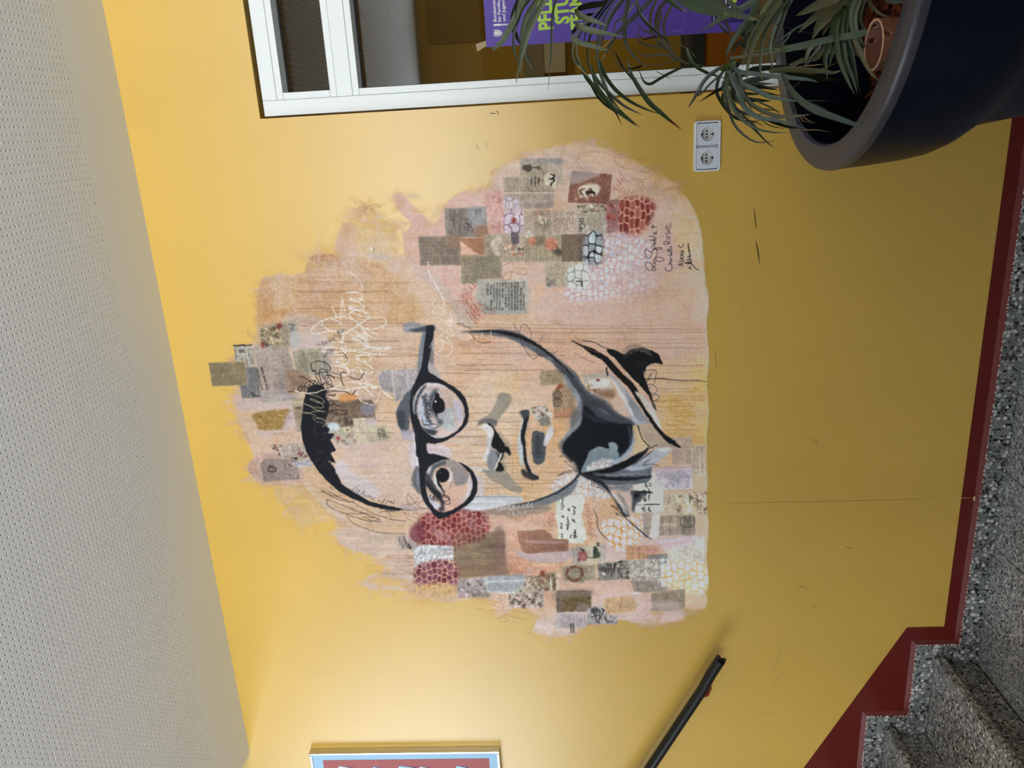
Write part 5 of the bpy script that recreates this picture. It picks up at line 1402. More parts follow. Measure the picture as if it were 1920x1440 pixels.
for q2 in ('745 380 790 560', '845 385 850 560', '790 560 905 572'): stroke(fT(q2), 1, (96, 92, 80), .6)
q = scrap('paper_scrap', fT('612 540 700 535 820 580 800 700 640 712'), (176, 138, 110)); lines(fT('640 570 780 590 780 680 650 690'), (74, 58, 48), 6, .35, .8, ang=-8, cw=2, wavy=.5, inset=1); stroke(fT('640 697 690 694'), 1.6, (50, 40, 36))
q = scrap('paper_scrap', fT('386 860 640 826 645 880 600 975 430 982 398 930'), (176, 144, 84)); crackle(q, [(186, 152, 88), (170, 138, 78)], (120, 92, 52), (4.5, 6), .14, 2, .8, seed=22); shape(fT('640 850 690 860 640 960 600 975'), (200, 182, 186), .9, 4)
q = scrap('paper_scrap', fT('668 755 762 750 748 998 710 995 688 900'), (172, 154, 128)); shape(fT('690 820 712 808 742 816 736 826 700 828'), (56, 46, 42), .85, 1.2); shape(fT('690 840 745 840 740 900 700 900'), (140, 116, 96), .6, 3); lines(fT('700 900 745 900 745 990 712 990'), (150, 140, 140), 4, .4, .6, inset=0)
shape(fT('672 760 755 756 745 800 690 800'), (196, 184, 156), .7, 4)
q = scrap('paper_scrap', fT('505 1100 760 1083 800 1190 700 1212 560 1182'), (184, 166, 152)); flowers(q, 40, 5, [(206, 194, 176), (150, 136, 126), (226, 220, 206), (126, 96, 84), (160, 150, 146)], .8, 23)
for x, y in ((540, 1100), (548, 1118), (560, 1135), (575, 1165), (530, 1125), (720, 1165), (740, 1175), (750, 1160), (775, 1180), (730, 1150)): shape(fT('%d %d %d %d %d %d %d %d' % (x - 9, y, x, y - 9, x + 10, y, x, y + 9)), (110, 36, 40), .85, .7)
shape(fT('680 1195 700 1188 712 1200 695 1214'), (24, 22, 24), .95, .8)
q = scrap('paper_scrap', fT('432 1238 470 1198 700 1205 728 1352 455 1372'), (158, 138, 132)); lines(fT('520 1210 700 1220 720 1340 530 1350'), (196, 182, 172), 5, .4, .6, inset=2); flowers(fT('600 1200 700 1205 720 1345 600 1350'), 20, 4, [(112, 92, 86), (206, 196, 190), (90, 70, 66)], .7, 24)
stroke(fT('500 1255 545 1265 550 1290 515 1300 490 1285 500 1262 530 1275'), 2, (74, 44, 38), .9)
q = scrap('paper_scrap', fT('660 1238 800 1195 826 1260 720 1266'), (206, 206, 220)); 
for k in range(3): cursive(fT('690 %d' % (1250 - k * 14))[0], fT('815 %d' % (1245 - k * 16))[0], 2.5, 6, (74, 74, 84), .8, .7, 30 + k)
q = scrap('paper_scrap', fT('930 760 1270 758 1300 905 1235 910 1130 962 930 962'), (132, 110, 92), d='g', grain=.2); shape(fT('930 780 1260 770 1270 860 940 880'), (118, 98, 80), .7, 8, d='g'); shape(fT('1190 800 1270 790 1285 860 1200 870'), (140, 142, 164), .75, 3)
shape(fT('1030 720 1140 715 1150 760 1030 770'), (214, 152, 96), .9, 1.5); shape(fT('1060 900 1090 895 1095 945 1065 948'), (70, 58, 48), .8, 1.5); shape(fT('1110 915 1128 912 1128 940 1112 942'), (46, 42, 38), .8, 1); lines(fT('940 890 1010 890 1010 955 940 955'), (170, 158, 140), 4, .4, .7, inset=0)
q = scrap('paper_scrap', fT('1125 900 1220 893 1260 920 1290 905 1312 950 1400 958 1412 1065 1160 1082'), (200, 188, 158)); lines(fT('1160 910 1260 930 1290 1060 1180 1070'), (140, 130, 108), 5, .3, .7, inset=2); shape(fT('1215 905 1290 895 1300 940 1240 945'), (200, 188, 198), .85, 3)
for k in range(3): cursive(fT('%d 1055' % (1330 + k * 22))[0], fT('%d 975' % (1310 + k * 22))[0], 3.5, 6, (70, 66, 58), 1, .8, 40 + k)
q = scrap('paper_scrap', fT('918 940 1015 930 1030 960 1130 960 1160 1102 990 1092'), (178, 162, 148)); flowers(q, 34, 6, [(214, 220, 226), (150, 160, 130), (206, 190, 170), (90, 84, 70), (170, 120, 110)], .85, 25)
shape(fT('925 940 1010 933 1015 985 935 990'), (208, 222, 230), .9, 2); shape(fT('1000 1040 1022 1035 1030 1055 1008 1062'), (166, 56, 56), .9, 1)
for k in range(6):
    an = k * 1.05; shape(fT(' '.join('%f %f' % (1083 + 16 * math.cos(an) + 14 * math.cos(t), 985 + 14 * math.sin(an) + 12 * math.sin(t)) for t in np.linspace(0, 6.28, 7)[:-1])), (222, 210, 186), .85, .8)
shape(fT('1072 985 1084 976 1094 986 1082 996'), (120, 84, 56), .9, .8)
q = scrap('paper_scrap', fT('1310 590 1340 540 1600 520 1614 600 1570 690 1450 780 1436 720 1380 700 1330 650'), (186, 176, 178), torn=1.2); lines(q, (96, 94, 106), 2.6, .5, .75, inset=2, cols=0, seed=4); stroke(fT('1425 540 1440 740'), 4, (200, 190, 190), .9); stroke(fT('1530 530 1545 690'), 4, (196, 188, 190), .9)
# left edge of the face
q = scrap('paper_scrap', fL('1460 580 1520 570 1640 660 1590 680 1480 682'), (188, 166, 160)); lines(fL('1470 575 1510 572 1520 680 1480 682'), (50, 46, 48), 6, .4, .9, ang=-4, cw=2.5, inset=0); stroke(fL('1510 590 1530 650 1545 668'), 2.2, (52, 46, 50), .8); stroke(fL('1545 640 1560 672'), 3, (44, 40, 42), .9)
q = scrap('paper_scrap', fL('1575 682 1640 645 1875 652 1888 830 1600 856'), (198, 204, 212), d='g', grain=.14)
for q2 in ('1600 690 1610 850', '1724 650 1728 770', '1795 655 1800 780'): stroke(fL(q2), 1.2, (224, 228, 232), .9)
for y in (690, 700, 712, 724): stroke(fL('1720 %d 1800 %d 1880 %d' % (y, y + 4, y - 4)), 1.2, (170, 150, 160), .6, brk=.4)
q = scrap('paper_scrap', P('850 1004 945 995 949 1077 852 1085'), (146, 122, 92), d='u', grain=.16); shape(P('925 997 945 995 949 1077 930 1078'), (126, 98, 92), .7, 8); shape(P('850 1060 949 1058 949 1077 852 1085'), (140, 112, 92), .6, 6)
lines(P('854 1010 930 1004 934 1075 856 1080'), (104, 86, 62), 5, .35, .45, inset=2)
for k in range(9): stroke(P([(852, 1018 + k * 6.3 + prs.uniform(-2, 2)), (895, 1018 + k * 6 + prs.uniform(-3, 3)), (938, 1014 + k * 6.2 + prs.uniform(-2, 2))]), 1, (108, 80, 62), .5, brk=.3)
crackle(fK('1060 340 1340 300 1420 380 1160 470 1070 470'), [(120, 62, 62), (132, 76, 72)], (196, 150, 132), (9.5, 12), .12, 4, .85, seed=5)
crackle(fK('660 740 790 640 1090 640 1120 900 1000 960 720 1050'), [(112, 52, 66), (126, 74, 92), (136, 84, 96)], (214, 164, 140), (10, 12), .13, 4, seed=6, fade=lambda X, Y: (1062 + 42 - Y) / 14)
crackle(fK('690 900 1060 880 1090 1060 700 1060'), [(206, 158, 110), (202, 164, 124)], (226, 190, 112), (10, 12), .16, 5, .8, seed=6, fade=lambda X, Y: (1126 - Y) / 20)
q = scrap('paper_scrap', fB('440 545 650 530 720 600 820 605 825 692 720 700 520 715 470 690 455 630'), (172, 116, 90), torn=.8); lines(q, (112, 70, 56), 3.0, .45, .75, inset=3, cols=2); stroke(fB('500 618 640 626 790 628'), 5, (186, 156, 164), .75, (.4, 1, .4), soft=1.5)
NOTE = (216, 224, 212)
q = scrap('paper_scrap', fB('725 275 930 265 945 330 920 420 945 530 960 600 930 635 830 632 810 600 750 600 740 480 720 430 735 370'), NOTE, torn=.8, grain=.04, label='pale green torn note with black handwriting')
q = scrap('paper_scrap', fB('1380 405 1512 398 1502 600 1386 590'), (168, 152, 140)); lines(q, (112, 100, 94), 3.2, .45, .6, inset=2); shape(fB('1456 405 1516 404 1492 592 1436 592'), (204, 196, 192), .95, .8, smooth=False); shape(fB('1446 520 1500 520 1492 592 1436 592'), (222, 222, 226), .9, 1.5)
q = scrap('paper_scrap', fB('1512 430 1770 420 1775 578 1506 576'), (152, 136, 118), d='v', grain=.2); lines(fB('1520 430 1640 428 1640 500 1520 500'), (110, 98, 82), 3, .45, .5, inset=0); stroke(fB('1505 495 1560 492 1625 492'), 4, (196, 184, 176), .8, soft=1.2)
stroke(fB('1760 445 1768 480 1745 510 1700 515 1668 495 1665 460 1690 440'), 1.5, (62, 54, 50), .85); stroke(fB('1690 440 1720 470 1735 440'), 1.4, (60, 52, 48), .8)
q = scrap('paper_scrap', fB('1532 265 1866 245 1862 420 1700 425 1530 412'), (186, 170, 146)); flowers(fB('1600 260 1866 246 1862 418 1640 420'), 60, 7, [(222, 210, 188), (112, 86, 64), (206, 190, 162), (150, 126, 100), (232, 224, 206)], .85, 50); lines(fB('1535 275 1590 270 1590 340 1535 345'), (90, 80, 68), 4, .5, .7, inset=0)
for q2 in ('1732 262 1734 330', '1738 300 1800 300', '1760 320 1830 318', '1790 270 1792 360'): stroke(fB(q2), 2, (70, 54, 44), .7, brk=.3)
q = scrap('paper_scrap', fB('1440 75 1755 45 1755 225 1530 235 1478 208'), (190, 184, 204), label='bluish lavender handwritten letter scrap'); lines(fB('1530 90 1740 80 1740 222 1540 226'), (92, 86, 106), 4.6, .36, .85, cw=1.7, wavy=.6, inset=1); lines(fB('1480 90 1520 85 1520 160 1485 160'), (96, 90, 110), 5, .35, .8, cw=1.7, wavy=.6, inset=0); shape(fB('1445 78 1755 50 1755 78 1450 105'), (196, 178, 186), .9, 3)
q = scrap('paper_scrap', fB('1310 185 1450 88 1480 200 1532 232 1536 398 1320 405'), (214, 222, 204), torn=.6, grain=.04, label='pale green note with black handwriting beside the shirt collar')
q = scrap('paper_scrap', fB('1508 592 1840 580 1850 785 1582 780'), (184, 180, 170)); lines(q, (166, 160, 154), 3, .5, .5, inset=3); shape(fB('1508 592 1800 585 1700 660 1508 680'), (202, 176, 186), .8, 7); stroke(fB('1560 640 1650 632 1690 628'), 3, (214, 168, 176), .7, soft=1)
q = scrap('paper_scrap', fB('1252 650 1502 652 1506 700 1410 760 1256 760'), (202, 148, 102)); lines(q, (130, 92, 70), 3.6, .42, .75, inset=2); stroke(fB('1330 690 1420 700 1500 704'), 5, (214, 160, 158), .75, (.3, 1, .6), soft=1.5); shape(fB('1360 655 1504 655 1504 700 1420 700'), (196, 150, 146), .5, 5)
q = scrap('paper_scrap', fB('1410 722 1570 714 1560 785 1420 760'), (132, 124, 118)); lines(q, (112, 106, 102), 3, .5, .5, inset=1)
q = scrap('paper_scrap', fB('1285 920 1560 905 1582 975 1530 1002 1320 1002'), (158, 142, 130)); lines(q, (98, 86, 78), 3.6, .45, .75, inset=2)
crackle(fB('1490 780 1560 740 1580 850 1590 960 1500 930'), [(200, 206, 214), (204, 206, 212)], (104, 116, 128), (12, 14), .11, 4, .9, seed=26)
crackle(fB('1550 790 1850 785 1852 1000 1640 990 1540 930'), [(210, 206, 210), (206, 200, 200), (212, 200, 176)], (206, 162, 96), (12, 15), .12, 5, seed=27)
q = scrap('paper_scrap', fB('1265 772 1330 752 1502 752 1520 912 1400 918 1290 918 1275 850'), (172, 164, 156), torn=.7, d='g', grain=.14, label='plain grey torn paper scrap')
q = scrap('paper_scrap', fB('845 668 1100 640 1110 780 1000 790 860 796'), (192, 178, 170)); lines(fB('848 668 900 664 900 790 860 794'), (124, 114, 112), 3, .45, .7, inset=0); lines(fB('1050 650 1105 645 1108 778 1060 780'), (140, 128, 130), 3, .45, .6, inset=0); shape(fB('930 665 1050 655 1050 785 930 788'), (204, 196, 168), .7, 4)
shape(fB('900 705 925 690 955 705 965 740 945 768 915 765 898 740'), (150, 82, 86), .95, 1.2); shape(fB('910 720 940 712 950 740 925 755'), (182, 120, 118), .7, 2)
shape(fB('905 672 925 690 945 700 940 680'), (46, 44, 42), .95, .8); shape(fB('1012 665 1030 655 1045 690 1035 720 1010 740 1008 700'), (52, 62, 48), .95, .8); shape(fB('1040 700 1062 705 1058 740 1010 748'), (60, 72, 56), .9, .8); stroke(fB('960 735 990 745 1015 740'), 1.5, (80, 64, 54)); shape(fB('893 745 908 755 902 775'), (48, 40, 40), .9, .8)
for x in (1036, 1046): shape(fB('%d 626 %d 626 %d 655 %d 658' % (x, x + 7, x + 8, x)), (40, 36, 38), .95, .5, smooth=False)
q = scrap('paper_scrap', fB('770 812 860 800 1025 800 1030 910 940 916 935 935 790 920'), (180, 164, 136)); lines(q, (106, 92, 76), 3.8, .5, .75, inset=2, cols=2)
for k in range(22):
    t = k / 22 * 6.283; shape(fB(' '.join('%f %f' % (868 + 58 * math.cos(t) + 13 * math.cos(z) + prs.uniform(-4, 4), 862 + 52 * math.sin(t) + 12 * math.sin(z)) for z in np.linspace(0, 6.28, 7)[:-1])), [(116, 56, 48), (92, 66, 50), (150, 88, 72), (88, 84, 58)][k % 4], .8, .7)
q = scrap('paper_scrap', fB('1042 790 1265 760 1285 905 1047 916'), (136, 132, 128), d='c', grain=.2); flowers(fB('1190 770 1275 765 1282 900 1190 900'), 26, 6, [(40, 36, 34), (92, 86, 80), (170, 164, 156)], .85, 52); shape(fB('1050 830 1075 805 1110 820 1120 860 1070 850'), (64, 62, 60), .8, 1.5)
for q2 in ('1120 795 1130 850', '1140 790 1150 880', '1170 800 1150 860', '1180 790 1165 850', '1095 835 1150 820', '1140 800 1110 790', '1165 795 1185 780'): stroke(fB(q2), 2.4, (50, 48, 48), .85, (1, .7))
shape(fB('1070 855 1100 855 1098 875 1080 870'), (232, 226, 220), .95, .6)
# lower left rows
q = scrap('paper_scrap', fB('0 905 110 895 200 890 212 985 235 1035 -8 1045 -12 960'), (176, 162, 158)); flowers(q, 70, 6, [(208, 188, 200), (150, 130, 134), (216, 206, 210), (86, 70, 66), (176, 190, 178), (190, 150, 160)], .85, 53); shape(fB('100 1000 235 1000 235 1036 110 1040'), (110, 96, 86), .5, 6)
q = scrap('paper_scrap', fB('500 882 700 850 740 862 748 990 640 992 520 940'), (184, 166, 132)); lines(q, (98, 84, 64), 4, .5, .7, inset=1); flowers(q, 36, 6, [(112, 90, 64), (206, 192, 160), (80, 66, 52), (150, 92, 76)], .8, 54); shape(fB('612 845 640 842 644 875 615 878'), (130, 62, 50), .95, 1)
for x in (690, 715, 740): stroke(fB('%d 905 %d 985' % (x, x + 3)), 3, (216, 216, 200) if x != 715 else (84, 70, 58), .85)
shape(fB('735 870 760 860 765 880 745 890'), (226, 212, 196), .9, 2)
q = scrap('paper_scrap', fB('372 1015 440 990 500 930 600 960 640 990 636 1120 380 1126'), (182, 168, 150)); flowers(q, 80, 7, [(206, 180, 170), (214, 200, 186), (96, 84, 76), (150, 112, 108), (70, 60, 56), (226, 218, 208)], .85, 55)
q = scrap('paper_scrap', fB('195 892 330 876 490 870 502 930 440 990 415 1008 215 995'), (170, 176, 182), torn=.8); lines(fB('200 930 500 925 440 1000 210 995'), (110, 114, 122), 2.8, .5, .8, inset=1); shape(fB('200 892 490 872 498 910 210 925'), (160, 168, 178), .6, 4, d='g'); stroke(fB('210 924 500 910'), 1.8, (214, 218, 220), .9); stroke(fB('215 998 420 1008'), 2, (212, 220, 222), .8)
for x in (196, 212): stroke(fB('%d 892 %d 940' % (x, x + 2)), 2, (206, 218, 206), .8)
q = scrap('paper_scrap', fB('735 992 992 985 995 1145 735 1150'), (118, 98, 66), d='g', grain=.25); shape(fB('735 992 992 985 992 1025 735 1050'), (130, 116, 108), .75, 6); shape(fB('780 1040 960 1030 960 1120 800 1130'), (102, 84, 50), .6, 8); shape(fB('885 1100 940 1080 985 1130 900 1140'), (134, 126, 130), .6, 4); shape(fB('735 1060 780 1060 780 1145 735 1148'), (104, 88, 90), .6, 5)
lines(fB('800 1040 950 1036 950 1110 810 1115'), (84, 68, 42), 6, .4, .5, inset=2)
q = scrap('paper_scrap', fB('720 1155 960 1150 960 1268 720 1272'), (182, 168, 172)); lines(fB('740 1160 958 1155 958 1260 745 1262'), (120, 112, 118), 3, .5, .75, inset=1)
for x in (838, 856): shape(fB('%d 1238 %d 1237 %d 1312 %d 1304' % (x, x + 9, x + 12, x + 2)), (52, 48, 50), .9, .6, smooth=False)
q = scrap('paper_scrap', fB('965 1122 1100 1100 1115 1170 1193 1175 1193 1240 962 1245'), (146, 142, 144), d='c', grain=.2); shape(fB('990 1130 1030 1115 1060 1140 1000 1160'), (64, 62, 64), .85, 1.5)
for q2 in ('1010 1140 1040 1230', '1040 1130 1035 1180', '1060 1140 1050 1235', '1085 1135 1062 1200', '1075 1125 1100 1140', '1000 1185 1045 1175', '1100 1190 1115 1235'): stroke(fB(q2), 3, (56, 54, 56), .85, (1, .7))
flowers(fB('1120 1180 1190 1180 1190 1238 1120 1238'), 12, 5, [(70, 68, 70), (180, 176, 178)], .8, 57)
q = scrap('paper_scrap', fB('1085 1052 1180 1035 1290 1035 1340 1090 1330 1145 1110 1168 1085 1110'), (196, 156, 110)); lines(q, (122, 92, 64), 4, .42, .75, inset=3)
q = scrap('paper_scrap', fB('1440 1012 1600 985 1700 975 1700 1115 1640 1142 1445 1142'), (160, 142, 120)); lines(q, (104, 90, 74), 3.2, .48, .75, inset=2); shape(fB('1442 1060 1640 1080 1640 1140 1442 1142'), (188, 170, 170), .5, 6)
stroke(fB('1290 1010 1330 1008 1370 1015'), 3.4, (232, 224, 226), .9, (.3, 1, .4)); stroke(fB('1440 1130 1470 1130 1475 1138 1500 1135'), 1, (80, 74, 74), .8)
q = scrap('paper_scrap', fM('1600 1042 1750 1036 1750 1242 1600 1242'), (186, 162, 150), .85); lines(fM('1610 1130 1745 1120 1745 1235 1610 1235'), (150, 130, 124), 4, .45, .6, inset=0)
q = scrap('paper_scrap', fM('1752 1098 1846 1092 1848 1325 1756 1332 1752 1240'), (192, 174, 152)); lines(fM('1760 1105 1800 1102 1800 1310 1762 1312'), (116, 104, 92), 3, .45, .7, inset=0); lines(fM('1805 1115 1832 1112 1834 1305 1806 1308'), (120, 110, 100), 13, .7, .75, cw=2.4, word=12, inset=0, rag=0)
# cuttings inside the face
q = scrap('paper_scrap', fM('610 540 768 530 800 640 612 655'), (176, 152, 112)); lines(q, (112, 92, 68), 4.6, .5, .7, inset=3, cols=2); flowers(fM('660 570 720 570 720 600 660 600'), 4, 4, [(80, 62, 48)], .7, 60)
q = scrap('paper_scrap', fM('700 690 790 640 870 640 880 890 718 900'), (170, 140, 108)); lines(fM('775 660 860 655 865 890 780 890'), (96, 72, 56), 5, .35, .7, inset=0); shape(fM('725 690 750 645 780 640 770 670 740 690'), (134, 66, 44), .9, 1.2)
for cy in (725, 775):
    for r in (32, 22): stroke(fM(' '.join('%f %f' % (742 + r * math.cos(t), cy + r * math.sin(t)) for t in np.linspace(0, 6.3, 14))), 1.6, (70, 56, 48), .8, brk=.2)
    flowers(fM('725 %d 760 %d 760 %d 725 %d' % (cy - 14, cy - 14, cy + 14, cy + 14)), 5, 3, [(76, 62, 52)], .7, cy)
shape(fM('705 840 880 830 885 895 715 905'), (196, 130, 92), .5, 5)
q = scrap('paper_scrap', fM('540 815 650 800 712 870 690 952 612 955 556 872'), (206, 194, 182), torn=.6); flowers(q, 26, 6, [(90, 78, 66), (226, 218, 208), (170, 120, 92), (96, 100, 84)], .85, 61)
shape(fM('610 900 680 890 680 945 620 950'), (124, 116, 108), .8, 2)
q = scrap('paper_scrap', fM('925 572 1112 555 1145 640 1155 700 1010 730 950 640'), (206, 192, 174)); lines(fM('930 575 1110 560 1115 600 940 615'), (110, 98, 84), 3, .4, .7, inset=0); flowers(fM('960 640 1060 640 1060 700 970 700'), 12, 6, [(150, 120, 90), (170, 100, 80), (120, 110, 70)], .7, 62); shape(fM('990 610 1120 600 1130 650 1010 670'), (214, 216, 216), .8, 4)
shape(fM('1030 602 1050 600 1058 614 1038 622'), (110, 62, 44), .9, .8); shape(fM('1000 700 1150 680 1170 740 1080 740'), (124, 92, 76), .8, 5)
# handwriting on the notes
def script(x0, y0, y1, frm, col, seed, amp=2.6, n=7, w=1.3): cursive(frm('%f %f' % (x0, y0))[0], frm('%f %f' % (x0, y1))[0], amp, n, col, w, .95, seed, .7)
BLK = (26, 26, 30)
for x, a_, b_ in ((230, 740, 690), (222, 630, 545), (240, 480, 450), (232, 385, 300), (238, 290, 225), (340, 745, 690), (305, 640, 470), (320, 400, 350), (395, 755, 610), (380, 530, 500), (388, 450, 330)):
    script(x, a_, b_, fC, BLK, int(x + a_), 2.2, max(2, int(abs(a_ - b_) / 22)), 1.1)
for x, a_, b_ in ((1280, 395, 330), (1295, 270, 130), (1310, 90, 20), (1355, 400, 330), (1350, 270, 120), (1365, 90, 30)):
    script(x, a_, b_, fC, BLK, int(x + a_), 2.2, max(2, int(abs(a_ - b_) / 22)), 1.2)

# ================= drips running down the wall
DR = (150, 108, 84)
rr = np.random.RandomState(12)
def drip(u0, u1, v, w=1.1, a=.7, col=DR):
    n = max(3, int((u1 - u0) / 11)); us = np.linspace(u0, u1, n); vs = v + np.cumsum(rr.uniform(-.85, .8, n)) * .8
    stroke(np.c_[us, vs], w, col, a)
for u0, u1, v in ((560, 780, 530), (560, 698, 545), (560, 732, 548), (560, 890, 567), (560, 692, 577), (560, 712, 585), (565, 745, 603), (570, 770, 607), (560, 755, 611), (590, 740, 619), (620, 750, 640), (600, 778, 655), (600, 800, 668), (640, 790, 671), (600, 772, 662),
                  (850, 1040, 664), (850, 960, 684), (830, 900, 700), (820, 880, 726), (820, 885, 745), (860, 1270, 607), (870, 1322, 613), (880, 1322, 620), (880, 1322, 628), (880, 1322, 635), (900, 1322, 641), (860, 990, 652), (1190, 1322, 652), (1200, 1322, 686), (980, 1060, 666), (870, 1020, 694),
                  (1230, 1322, 734), (1230, 1322, 742), (1230, 1322, 752), (1230, 1300, 763), (1230, 1322, 772), (870, 980, 775), (880, 980, 790), (870, 1010, 806), (850, 1000, 818), (840, 910, 821), (880, 990, 834), (880, 985, 848), (870, 990, 858), (880, 980, 868), (870, 1010, 873), (900, 1060, 885), (890, 1050, 897), (880, 1040, 906), (890, 1060, 915), (870, 1020, 930), (590, 700, 930), (600, 720, 790), (640, 760, 775), (700, 790, 790), (650, 740, 812), (1180, 1322, 876), (1240, 1322, 838)):
    drip(u0 + rr.uniform(-8, 8), u1, v, rr.uniform(.9, 1.4), rr.uniform(.45, .8))
for k in range(34):
    v = 520 + k * 3.1; drip(rr.uniform(545, 580), rr.uniform(620, 690), v, 1, .35, (176, 126, 84))
for k in range(14): drip(rr.uniform(1232, 1260), rr.uniform(1290, 1324), 700 + k * 9 + rr.uniform(-3, 3), 1, .6, (160, 116, 60))
for v in (760, 785, 800, 826, 850): stroke(P([(960 + (v % 40), 800), (962 + (v % 40), 840), (961 + (v % 40), 900)]), .9, (196, 140, 84), .35)

# ================= grey modelling and black drawing
NAV = (20, 24, 34); SL = (92, 98, 108); LG = (196, 194, 202)
LB = newlab('painted_brow_shadow')
wash(fP('250 240 160 320 60 480 25 580 40 700 90 850 190 860 215 720 225 500 245 340'), (84, 92, 104), .95, 2.5, .3, 'v', lab=LB)
shape(fP('30 580 45 700 95 850 150 840 150 600 80 560'), (54, 58, 66), .8, 3, d='v'); shape(fP('90 855 200 860 270 830 275 985 130 985'), (168, 166, 184), .85, 3)
wash(fP('225 1040 300 1040 330 1300 345 1440 250 1420 220 1240'), (208, 202, 214), .8, 5, .4, 'v')
shape(fP('275 890 300 900 335 1050 350 1300 365 1440 335 1440 318 1200'), (228, 230, 240), .95, 1.2)
LB = newlab('painted_brow_shadow')
shape(fQ('320 430 270 560 255 650 290 760 390 850 388 600 370 460'), (104, 104, 110), .95, 2, d='v', lab=LB); shape(fQ('345 480 330 600 345 720 385 740 385 600 368 490'), (134, 146, 164), .8, 2)
# lens fields
wash(fP('480 155 600 145 720 175 850 260 950 350 1020 450 1050 560 1050 660 1010 770 930 860 820 930 720 970 640 975 560 950 480 890 400 800 330 620 300 450 380 220'), (208, 190, 190), .85, 2, .1, 'c')
wash(fP('700 220 860 300 960 420 900 560 760 420'), (216, 188, 172), .6, 6, .2, 'c')
wash(fP('880 400 980 450 1010 700 960 725 920 600'), (200, 196, 214), .85, 4, .2, 'v')
wash(fP('700 700 780 520 870 540 890 700 890 860 740 820'), (190, 194, 200), .95, 2.5, .1, 'g')
shape(fP('480 150 600 142 720 172 800 220 700 200 600 180 500 190'), (226, 226, 236), .8, 2)
shape(fP('400 800 480 890 560 950 640 975 720 970 820 930 760 940 640 950 540 910 450 820'), (224, 228, 236), .9, 1.5)
shape(fP('500 175 420 250 340 390 310 560 330 640 300 620 280 480 320 330 400 215'), (196, 204, 216), .9, 1.5)
shape(fP('480 180 420 260 350 400 325 560 345 640 300 590 305 440 360 300 430 200'), (30, 36, 44), 1, 1)
shape(fP('520 230 430 320 370 460 355 600 400 720 470 800 560 860 620 850 560 760 480 640 460 500 490 360'), (186, 196, 216), .95, 2)
shape(fP('620 225 540 290 495 420 520 560 600 660 680 775 720 720 640 650 570 560 555 470 590 360 650 250'), (112, 120, 132), .95, 2.5, d='v'); shape(fP('600 260 535 360 520 480 560 600 580 560 550 470 580 370 630 270'), (66, 72, 82), .8, 2)
shape(fP('650 700 720 700 700 780 650 750'), (90, 98, 108), .8, 2.5)
EY = newlab('painted_eye')
shape(fP('622 285 662 310 668 358 720 400 752 470 750 545 705 592 645 602 645 665 590 585 562 520 568 430 600 365'), (12, 14, 20), 1, .7, lab=EY)
shape(fP('600 410 618 412 622 432 606 440 596 426'), (236, 238, 244), 1, .5)
shape(fP('380 780 480 830 620 850 636 890 600 926 540 926 470 880 410 820'), (44, 50, 58), .95, 1.2)
for k in range(5): cursive(fP('%d 300' % (470 - k * 4))[0] if False else fP('%d %d' % (460 - k * 8, 300 + k * 10))[0], fP('%d 780' % (560 - k * 14))[0], 4, 10, (40, 44, 54), 1, .7, 70 + k)
stroke(fP('410 680 440 760 540 770 600 760 660 790 640 815 570 820 520 790 420 770'), 1.2, (26, 28, 34), .9)
stroke(fP('640 630 700 620 780 540 760 620 700 690'), 3, (160, 166, 176), .6, soft=1)
wash(fQ('830 330 720 340 620 380 520 430 470 520 462 620 470 760 490 880 530 980 600 1070 660 1120 740 1130 860 1090 980 1020 1080 940 1140 850 1170 740 1165 640 1130 550 1060 470 970 400'), (210, 178, 160), .85, 2, .1, 'c')
wash(fQ('740 345 860 340 1050 460 1110 560 1080 660 950 710 880 640 860 520 780 440 690 430'), (150, 140, 138), .95, 4, .25, 'c'); wash(fQ('880 560 1000 540 1090 580 1060 680 920 720'), (132, 132, 138), .7, 5, .3, 'u')
wash(fQ('1110 600 1165 680 1130 850 1000 985 960 985 1080 850 1100 720'), (206, 200, 212), .95, 3, .2, 'v')
wash(fQ('490 860 560 900 640 1000 700 1020 690 1050 600 1060 530 960'), (208, 204, 222), .9, 2, .1, 'c'); shape(fQ('560 950 690 1010 690 1045 600 1040'), (200, 206, 226), .6, 3)
wash(fQ('700 900 860 860 1000 930 980 1010 860 1080 760 1080'), (204, 164, 152), .6, 5, .2, 'c')
shape(fQ('480 540 530 450 620 385 720 350 690 390 600 440 545 550'), (190, 204, 222), .95, 1.5); shape(fQ('560 430 640 385 740 350 780 380 700 430 600 480 560 600 530 570'), (70, 76, 86), .9, 2)
shape(fQ('790 445 850 520 858 640 805 672 780 660 830 560'), (222, 220, 226), .95, 1.5); stroke(fQ('855 660 820 780'), 1.4, (120, 120, 116), .8)
shape(fQ('465 540 470 700 560 830 700 965 715 900 640 780 560 640 520 560'), (56, 62, 72), .95, 1.5, d='v'); shape(fQ('480 650 560 740 700 850 745 830 690 870 700 940 600 860 490 740'), (26, 30, 36), .95, 1.5)
shape(fQ('600 540 622 620 660 720 735 825 735 838 690 800 610 700 575 640'), (222, 232, 236), 1, .8); shape(fQ('565 605 590 590 592 640 575 640'), (206, 176, 140), .9, 1)
an = np.linspace(0, 2 * math.pi, 20)[:-1]; EY = newlab('painted_eye')
shape(np.c_[740 + (722 + 100 * np.cos(an)) / 8, 820 + (565 + 108 * np.sin(an)) / 8], (12, 14, 20), 1, .7, lab=EY); shape(fQ('630 560 680 690 745 830 740 850 690 770 640 680'), (14, 16, 22), 1, .7, lab=EY); shape(fQ('655 525 680 508 698 530 675 548'), (92, 98, 102), .9, 1)
shape(fQ('690 955 740 945 742 1090 720 1115 655 1115 668 1050 690 1030'), (62, 58, 64), .95, 1)
